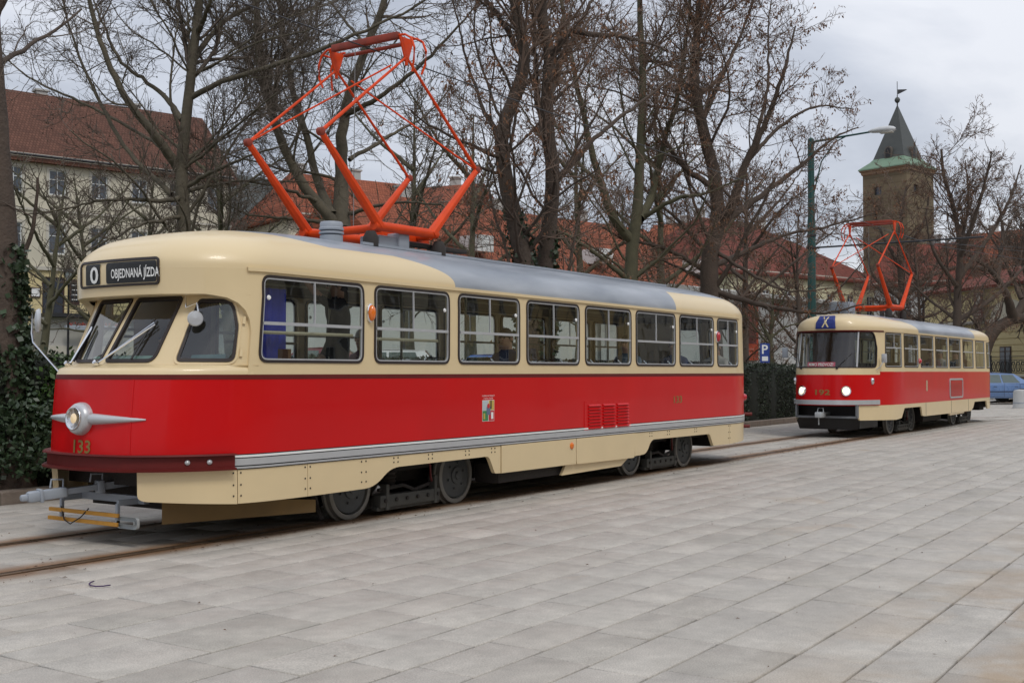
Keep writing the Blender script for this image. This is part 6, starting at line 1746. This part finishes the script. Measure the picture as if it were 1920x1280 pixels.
for y in (10.2, 8.9): MB().lathe((px, y - .06, 5.75), [(.02, 0), (.05, .03), (.03, .06), (.05, .09), (.02, .12)], (0, 1, 0), 10).build('insulator', M_UNDER, br, 40)
for z in (5.74, 6.15): MB().lathe((px, py, z), [(.15, -.04), (.16, 0), (.15, .04)], (0, 0, 1), 16).build('clamp', M_IRON, LM, 40)
MB().tube([(px, 8.95, 5.74), (px - .2, 9.0, 5.6), (px - .5, 9.02, 5.57)], .012, 6).build('steady_arm', M_IRON, LM, 40)
def wire(label, pts, r=.007):
    K = []
    for i in range(len(pts) - 1):
        a, b = Vector(pts[i]), Vector(pts[i + 1])
        for t in range(8): K.append(a + (b - a) * (t / 8) - Vector((0, 0, 4 * .12 * (t / 8) * (1 - t / 8) * min(1, (b - a).length / 40))))
    K.append(Vector(pts[-1]))
    o = MB().tube(K, r, 5).build('overhead_wire', M_IRON, None, True); props(o, label, 'wire', 'overhead wires of the tramway')
wire('contact wire stretched above the straight track over both pantographs', [(-12, 9.05, 5.575), (37.6, 9.03, 5.575), (48, 6.5, 5.6), (62, -4, 5.6)], .009)
wire('span wire reaching from the green mast across to the right', [(px, py, 6.15), (70, 0, 7.4)], .008)
wire('thin guy wire running from the green mast above the second pantograph', [(px - .3, 10.2, 5.9), (58, 4.0, 6.3), (90, -8, 6.6)], .008)

# --- cars
M_TYREC = mat('car_tyre', (.018, .018, .018), .8, var=.2)
M_RIM = mat('wheel_trim', (.42, .43, .44), .35, .6, var=.1)
M_CARGLASS = mat('car_glass', (.10, .13, .12), .06, var=.2, spec=.8)
def car(label, loc, rz, paint, hatch=False):
    """about 4.3 m long, front towards +x; body > door lines, glasshouse > windows, wheels"""
    T = thing('parked_car', label, 'car', loc, rz, 'cars parked along the streets', local=True)
    L_ = 4.3 if not hatch else 3.9
    st = [(-2.12, .42, .30, .80), (-2.10, .78, .28, .90), (-1.9, .80, .22, .94), (-1.2, .84, .20, .95), (0, .86, .2, .95), (.9, .86, .2, .95), (1.15, .84, .2, .95), (1.75, .78, .22, .93), (2.08, .72, .26, .84), (2.2, .50, .32, .62)]
    if hatch: st = [(x * .92, w, z, t) for x, w, z, t in st]
    rows_ = []
    for x, w, z0, zt in st:
        rows_.append([(x, -w * .9, z0), (x, -w, z0 + .12), (x, -w * 1.0, (z0 + zt) / 2), (x, -w * .985, zt - .10), (x, -w * .90, zt - .01), (x, 0, zt + .03), (x, w * .90, zt - .01), (x, w * .985, zt - .10), (x, w, (z0 + zt) / 2), (x, w, z0 + .12), (x, w * .9, z0)])
    b = MB().rows(rows_).add(rows_[0], [tuple(range(11))]).add(rows_[-1], [tuple(range(11))[::-1]]).build('body', paint, T, 35)
    # glasshouse: windscreen base, roof, rear window base
    s = .92 if hatch else 1
    gh = [(-1.75 * s if not hatch else -1.9, .93), (-1.05 if not hatch else -1.5, 1.38), (-.3, 1.43), (.35, 1.40), (1.12, .92)]
    def at_h(x, z, w): return (x, w, z)
    wt = {.93: .80, .92: .80, 1.38: .60, 1.43: .62, 1.40: .60}
    rows_ = [[(x, -wt[z], z), (x, -wt[z] * .7, z + .02), (x, 0, z + .035), (x, wt[z] * .7, z + .02), (x, wt[z], z)] for x, z in gh]
    g = MB().rows(rows_[1:4]).build('roof', paint, T, 40)
    MB().rows(rows_[3:5]).build('windscreen', M_CARGLASS, T, 40); MB().rows(rows_[0:2]).build('rear_window', M_CARGLASS, T, 40)
    for sg in (-1, 1):
        P_ = [(x, sg * wt[z], z) for x, z in gh]; base0 = (gh[0][0], sg * .82, .90); base1 = (gh[4][0], sg * .82, .90)
        MB().add(P_ + [base1, base0], [(0, 1, 2, 3, 4, 5, 6)]).build('pillar_frame', paint, T)
        o_ = sg * .012
        def win(xa, xb, xc, xd): MB().add([(xa, sg * .795 + o_, .95), (xb, sg * .795 + o_, .95), (xc, sg * .635 + o_, 1.34), (xd, sg * .635 + o_, 1.34)], [(0, 1, 2, 3)]).build('side_window', M_CARGLASS, T)
        win(-.28, .90, .36, -.26); win(-1.25 if not hatch else -1.35, -.36, -.34, -.95 if not hatch else -1.2)
        for x in (-.32, .95, -1.15): MB().box((x, sg * .952, .58), (.012, .006, .62)).build('door_seam', M_BLACK, b)
        for x in (-.95, .15): MB().cbox((x, sg * .965, .76), (.18, .02, .03), .006).build('door_handle', M_BLACK, b)
        MB().box((-.05, sg * .957, .52), (2.3, .012, .05)).build('rub_strip', M_BLACK, b)
        MB().cbox((.92, sg * .93, .98), (.12, .16, .11), .03).build('wing_mirror', paint, T, 40)
        MB().cbox((-2.03 * s, sg * .66, .72), (.16, .32, .2), .04).build('tail_lamp', M_REDL, T, 40)
        MB().cbox((2.05 * s, sg * .58, .64), (.14, .34, .13), .04).build('headlamp', M_CHROME, T, 40)
        for x in (-1.28 * s, 1.32 * s):
            MB().lathe((x, sg * .74, .31), [(.36, 0), (.36, .215), (.30, .22)], (0, sg, 0), 24).build('wheel_arch', M_BLACK, b, 40)
            w = MB().lathe((x, sg * .76, .30), [(.19, 0), (.29, .0), (.30, .03), (.30, .17), (.285, .20), (.19, .205)], (0, sg, 0), 24).build('wheel', M_TYREC, T, 40)
            MB().lathe((x, sg * .76, .30), [(.195, .19), (.18, .205), (.08, .195), (.06, .215), (0, .218)], (0, sg, 0), 20).build('hub_cap', M_RIM, w, 40)
            mb = MB()
            for k in range(5):
                a = k * math.pi * .4; mb.box((x + .125 * math.cos(a), sg * .966, .30 + .125 * math.sin(a)), (.05, .012, .05))
            mb.build('trim_holes', M_BLACK, w)
    MB().cbox((-2.12 * s, 0, .46), (.14, 1.5, .22), .05).build('rear_bumper', paint, T, 40); MB().cbox((2.16 * s, 0, .44), (.12, 1.4, .2), .05).build('front_bumper', paint, T, 40)
    MB().box((-2.2 * s, 0, .62), (.012, .5, .11)).build('number_plate', M_WHITE, T)
    return T
def carpaint(n, c): return mat(n, c, .28, var=.05, coat=.7)
VA = YAW - R(90)                                     # turns +x to the right of the picture
c = at(1851, 698, 57); car('pale blue saloon car parked beside the iron fence and stone parapet', (c.x, c.y, .105), VA + R(180) + R(8), carpaint('car_blue', (.13, .22, .42)))
for lb, u, d_, rz_, pc, hb in (('dark red saloon car parked beyond the hedge by the white annex', 590, 37, R(178), ('car_red', (.16, .012, .02)), False), ('white hatchback with red tail lamps parked beyond the hedge', 715, 38, R(178), ('car_white', (.7, .7, .7)), True),
        ('bright blue car parked beyond the hedge by the long hall', 905, 40, R(176), ('car_bright_blue', (.05, .14, .45)), True), ('dark grey car parked in front of the red banner', 1385, 50, R(0), ('car_grey', (.06, .07, .08)), False)):
    c = at(u, 698, d_); car(lb, (c.x, c.y, ground_z(c.x, c.y)), VA + rz_, carpaint(*pc), hb)

# --- small furniture
c = at(1914, 698, 50.5); CB = thing('concrete_bollard', 'pale grey concrete block standing on the paving before the blue saloon', 'bollard', (c.x, c.y, 0))
MB().lathe((c.x, c.y, -.02), [(.36, 0), (.36, .06), (.33, .1), (.32, .72), (.28, .80), (.1, .84), (0, .84)], (0, 0, 1), 20).build('block', mat('concrete', (.42, .42, .41), .85, var=.12, vscale=4, bump=.3, bscale=30), CB, 40)
MB().lathe((c.x, c.y, .2), [(.326, 0), (.33, .01), (.33, .05), (.326, .06)], (0, 0, 1), 20).build('band', M_GREYP, CB, 40)
def lantern(label, u, d_, h):
    c = at(u, 698, d_); z = ground_z(c.x, c.y)
    T = thing('park_lantern', label, 'lantern', (c.x, c.y, z)); x, y = c.x, c.y
    MB().lathe((x, y, z - .05), [(.14, 0), (.14, .4), (.07, .55), (.05, 1.2), (.04, h - .8), (.08, h - .75), (.05, h - .7)], (0, 0, 1), 12).build('post', M_IRON, T, 40)
    MB().lathe((x, y, z + h - .7), [(.10, 0), (.19, .42)], (0, 0, 1), 6).build('lantern_glass', mat('lantern_glass' + label[:5], (.3, .33, .33), .2), T)
    MB().lathe((x, y, z + h - .28), [(.22, 0), (.20, .05), (.08, .2), (.03, .3), (0, .32)], (0, 0, 1), 6).build('lantern_cap', M_IRON, T)
    for k in range(6):
        a = k * math.pi / 3; MB().tube([(x + .1 * math.cos(a), y + .1 * math.sin(a), z + h - .7), (x + .2 * math.cos(a), y + .2 * math.sin(a), z + h - .26)], .012, 5).build('lantern_bar', M_IRON, T)
lantern('old iron lantern post before the white annex', 757, 40, 3.6)
lantern('thin iron lantern post beside the restaurant terrace', 127, 48, 4.6)
c = at(1440, 698, 46); z = ground_z(c.x, c.y)
PS = thing('parking_sign', 'narrow blue parking sign on a leaning post beside the young tree', 'sign', (c.x, c.y, z))
ex = Vector((RT[0], RT[1], 0)); ey = Vector((-FW[0], -FW[1], 0)).normalized()
o_ = Vector((c.x, c.y, z - .1))
MB().tube([o_, o_ + ex * -.14 + Vector((0, 0, 2.75))], .03, 8).build('post', mat('blue_grey_post', (.08, .14, .18), .5), PS, 40)
sgn_o = o_ + ex * -.13 + ey * .04 + Vector((0, 0, 1.95))
sp2 = MB().prism(rrect(-.19, .19, 0, .78, .03), sgn_o, ex, (0, 0, 1), ey, .02).build('sign_plate', mat('sign_blue', (.02, .05, .26), .5), PS)
text_on(lambda x, y: sgn_o + ex * x + Vector((0, 0, y)) + ey * .024, 'P', -.12, .12, .36, .72, 'lettering', M_WHITE, sp2, True)
MB().prism(rrect(-.12, .12, .08, .26, .02), sgn_o + ey * .021, ex, (0, 0, 1), ey, .004).build('car_symbol', M_WHITE, sp2)
def bench(label, u, d_, rz):
    c = at(u, 698, d_); T = thing('park_bench', label, 'bench', (c.x, c.y, ground_z(c.x, c.y)), rz, local=True)
    for k in range(4): MB().cbox((0, -.2 + k * .12, .45), (1.7, .09, .035), .008).build('seat_slat', MATS['varnished_wood'], T)
    for k in range(3): MB().cbox((0, .24 + k * .02, .58 + k * .13), (1.7, .03, .09), .008).build('back_slat', MATS['varnished_wood'], T)
    for x in (-.7, .7): MB().tube([(x, -.25, 0), (x, -.25, .45), (x, -.25, .66), (x, .1, .66), (x, .22, .5), (x, .3, .95)], .02, 6).tube([(x, .2, 0), (x, .22, .45)], .02, 6).build('iron_frame', M_IRON, T, 40)
bench('slatted park bench with iron arms below the restaurant terrace', 96, 43, VA)
bench('slatted park bench beside the red flower trough wall', 150, 46, VA)

# --- people
def person(label, loc, rz, joints, cloth, legs=None, hair=M_HAIR, scale=1.0, long_hair=False):
    """joints: named 3-D points in local space (x forward); one continuous skinned body, hair as a child"""
    T = thing('person', label, 'person', loc, rz, local=True)
    J = joints; V, E, Rr = [], [], []
    def n(p, r): V.append(Vector(p) * scale); Rr.append(r * scale); return len(V) - 1
    pel = n(J['pelvis'], .15); wai = n(J['waist'], .135); ch = n(J['chest'], .165); nk = n(J['neck'], .062); hd = n(J['head'], .098); tp = n(J['top'], .075)
    E += [(pel, wai), (wai, ch), (ch, nk), (nk, hd), (hd, tp)]
    for s_ in ('l', 'r'):
        sh = n(J['sh_' + s_], .075); el = n(J['el_' + s_], .05); wr = n(J['wr_' + s_], .035); hn = n(J['ha_' + s_], .036)
        E += [(ch, sh), (sh, el), (el, wr), (wr, hn)]
        hp_ = n(J['hip_' + s_], .105); kn = n(J['kn_' + s_], .072); an = n(J['an_' + s_], .048); ft = n(J['ft_' + s_], .042)
        E += [(pel, hp_), (hp_, kn), (kn, an), (an, ft)]
        d_ = (Vector(J['ha_' + s_]) - Vector(J['wr_' + s_])).normalized(); sd_ = d_.cross(Vector((0, .3, 1))).normalized()
        for k in range(4):
            b0 = n(Vector(J['ha_' + s_]) + sd_ * (.022 * (k - 1.5)), .010); b1 = n(V[b0] / scale + d_ * (.05 + .006 * (k in (1, 2))), .009); b2 = n(V[b1] / scale + d_ * .03 + Vector((0, 0, -.015)), .008)
            E += [(hn, b0), (b0, b1), (b1, b2)]
        t0 = n(Vector(J['wr_' + s_]) + d_ * .02 + sd_ * .04, .011); t1 = n(V[t0] / scale + d_ * .035 + sd_ * .02, .010); E += [(wr, t0), (t0, t1)]
    me = bpy.data.meshes.new('sk'); me.from_pydata([tuple(v) for v in V], E, []); ob = bpy.data.objects.new('sk', me); COL.objects.link(ob)
    ob.modifiers.new('s', 'SKIN'); sv = me.skin_vertices[0].data
    for i, r_ in enumerate(Rr): sv[i].radius = (r_, r_)
    sv[pel].use_root = True
    sb_ = ob.modifiers.new('d', 'SUBSURF'); sb_.levels = 2; sb_.render_levels = 2
    dg = bpy.context.evaluated_depsgraph_get(); dg.update()
    m2 = bpy.data.meshes.new_from_object(ob.evaluated_get(dg)); bpy.data.objects.remove(ob); bpy.data.meshes.remove(me)
    m2.name = 'body'; m2.materials.clear()
    for m in (cloth, legs or cloth, M_SKIN, M_BLACK): m2.materials.append(m)
    hz = Vector(J['neck']).z * scale; pz = Vector(J['pelvis']).z * scale
    keys = [(Vector(J['ha_l']) * scale, .085, 2), (Vector(J['ha_r']) * scale, .085, 2), (Vector(J['ft_l']) * scale, .13, 3), (Vector(J['ft_r']) * scale, .13, 3), (Vector(J['an_l']) * scale, .09, 3), (Vector(J['an_r']) * scale, .09, 3)]
    lg = [Vector(J[k]) * scale for k in ('kn_l', 'kn_r')]
    for p in m2.polygons:
        c_ = p.center; mi = 0
        if c_.z > hz + .01: mi = 2
        elif c_.z < pz - .05 or min((c_ - k).length for k in lg) < .22: mi = 1
        for k, r_, i in keys:
            if (c_ - k).length < r_: mi = i
        p.material_index = mi
    m2.shade_smooth(); b = link_mesh('body', m2, None, T)
    hc = (Vector(J['head']) * .45 + Vector(J['top']) * .55) * scale
    f = (Vector(J['face']) if 'face' in J else Vector((1, 0, 0))).normalized()
    sdv = Vector((0, 0, 1)).cross(f)
    hb = MB(); rows_ = []
    for i in range(7):
        ph = i / 6 * (math.pi * .60)
        rows_.append([hc - f * .018 * scale + (f * math.sin(ph) * math.cos(t) * .108 + sdv * math.sin(ph) * math.sin(t) * .094 + Vector((0, 0, 1)) * math.cos(ph) * .115) * scale - Vector((0, 0, (.05 if math.cos(t) < -.2 else -.02 if math.cos(t) > .5 else .02) * (i / 6) ** 2)) * scale for t in [k * math.pi / 7 for k in range(14)]])
    hb.rows(rows_, closed=True).build('hair', hair, T, True)
    fc = Vector(J['head']) * scale + f * .085 * scale
    fm = MB().lathe(fc + Vector((0, 0, .015 * scale)), [(.018, -.02), (.012, .02), (0, .035)], f, 8).build('nose', M_SKIN, T, True)
    for s_ in (-1, 1):
        MB().lathe(fc + sdv * s_ * .034 * scale + Vector((0, 0, .045 * scale)), [(.013, -.01), (.009, .006), (0, .009)], f, 8).build('eye', M_BLACK, T, True)
        MB().lathe(Vector(J['head']) * scale + sdv * s_ * .092 * scale + Vector((0, 0, .02)), [(.028, 0), (.026, .012), (0, .016)], sdv * s_, 8).build('ear', M_SKIN, T, True)
    MB().box(fc - Vector((0, 0, .035 * scale)) + f * .004, (.012, .045, .008), Matrix.Rotation(math.atan2(f.y, f.x), 3, 'Z')).build('mouth', mat_lip, T)
    return T
mat_lip = mat('lip', (.30, .10, .08), .5)
def sym(**k):
    J = {}
    for a, b in k.items():
        if a.endswith('_'): J[a + 'l'] = (b[0], b[1], b[2]); J[a + 'r'] = (b[0], -b[1], b[2])
        else: J[a] = b
    return J
SIT = sym(pelvis=(0, 0, .12), waist=(-.03, 0, .32), chest=(-.04, 0, .52), neck=(-.02, 0, .72), head=(.01, 0, .85), top=(.01, 0, .96), sh_=(-.03, .19, .62), el_=(.08, .25, .36), wr_=(.28, .16, .28), ha_=(.36, .13, .27), hip_=(.04, .10, .10), kn_=(.44, .12, .10), an_=(.44, .12, -.32), ft_=(.56, .13, -.36))
STAND = sym(pelvis=(0, 0, .95), waist=(0, 0, 1.12), chest=(.0, 0, 1.34), neck=(0, 0, 1.52), head=(.02, 0, 1.62), top=(.02, 0, 1.73), sh_=(0, .20, 1.43), el_=(-.03, .27, 1.15), wr_=(.08, .26, .92), ha_=(.12, .25, .85), hip_=(0, .10, .9), kn_=(.03, .11, .5), an_=(0, .11, .09), ft_=(.13, .13, .04))
REACH = dict(STAND); REACH['el_l'] = (.22, .30, 1.45); REACH['wr_l'] = (.38, .25, 1.62); REACH['ha_l'] = (.42, .24, 1.69)
M_JKT = mat('black_jacket', (.012, .011, .012), .8, var=.3); M_SHIRT = mat('white_shirt', (.62, .64, .68), .8, var=.06); M_NAVY = mat('navy_coat', (.02, .03, .08), .8, var=.2)
M_PLUM = mat('plum_coat', (.09, .03, .05), .8, var=.2); M_TEAL = mat('grey_blue_coat', (.07, .10, .13), .8, var=.2); M_RUSTC = mat('rust_pullover', (.22, .06, .04), .8, var=.2); M_BLUEJ = mat('bright_blue_jacket', (.02, .08, .33), .7, var=.15)
M_JEANS = mat('dark_jeans', (.025, .03, .045), .9, var=.2); M_GREYH = mat('grey_hair', (.32, .31, .30), .8, var=.2); M_PALE = mat('pale_jumper', (.42, .40, .38), .9, var=.1)
def face(J, v): K = dict(J); K['face'] = v; return K
person('person in a white shirt sitting at the driving desk of tram 133', (7.72, 9.25, 1.02), R(180), SIT, M_SHIRT, M_JEANS)
person('person in a black jacket standing behind the first side window of tram 133', (9.38, 8.5, .82), R(150), REACH, M_JKT, M_JEANS, scale=1.02)
for lb, k, side, cl, hr in (('person in a navy coat sitting at the third side window of tram 133', 3, -1, M_NAVY, M_HAIR), ('person in a plum coat sitting on the far side of tram 133', 2, 1, M_PLUM, M_GREYH),
        ('person in a grey-blue coat sitting near the middle of tram 133', 7, -1, M_TEAL, M_HAIR), ('grey-haired person in navy sitting near the rear of tram 133', 9, -1, M_NAVY, M_GREYH), ('person in a pale jumper at the rear window of tram 133', 11, -1, M_PALE, M_HAIR), ('person in a black jacket sitting on the far side of tram 133', 6, 1, M_JKT, M_HAIR)):
    person(lb, (9.5 + .82 * k + .26, YC + side * .85, 1.17), R(180), SIT, cl, M_JEANS, hr, scale=.95)
m_ = TRAM2.matrix_basis
def in2(x, y, z):
    r_ = TRAM2.rotation_euler.z; l = TRAM2.location
    return (l.x + x * math.cos(r_) - y * math.sin(r_), l.y + x * math.sin(r_) + y * math.cos(r_), z)
for lb, k, y, cl, hr in (('person in a plum coat sitting at the fourth window of tram 192', 4, -.85, M_PLUM, M_HAIR), ('person in a pale jumper sitting at the fifth window of tram 192', 5, -.85, M_PALE, M_GREYH), ('person in a grey-blue coat sitting at the sixth window of tram 192', 7, -.85, M_TEAL, M_HAIR), ('person in a rust pullover sitting at the last window of tram 192', 8, -.85, M_RUSTC, M_HAIR)):
    person(lb, in2(29.9 + k * .9 - 30.8 + .05, y, 1.25), R(179), SIT, cl, M_JEANS, hr, scale=.97)
c = at(1455, 698, 42); person('person in a bright blue jacket walking beyond the hedge by the young tree', (c.x, c.y, ground_z(c.x, c.y) + .05), VA + R(180), face(STAND, (1, 0, -.2)), M_BLUEJ, M_JEANS)
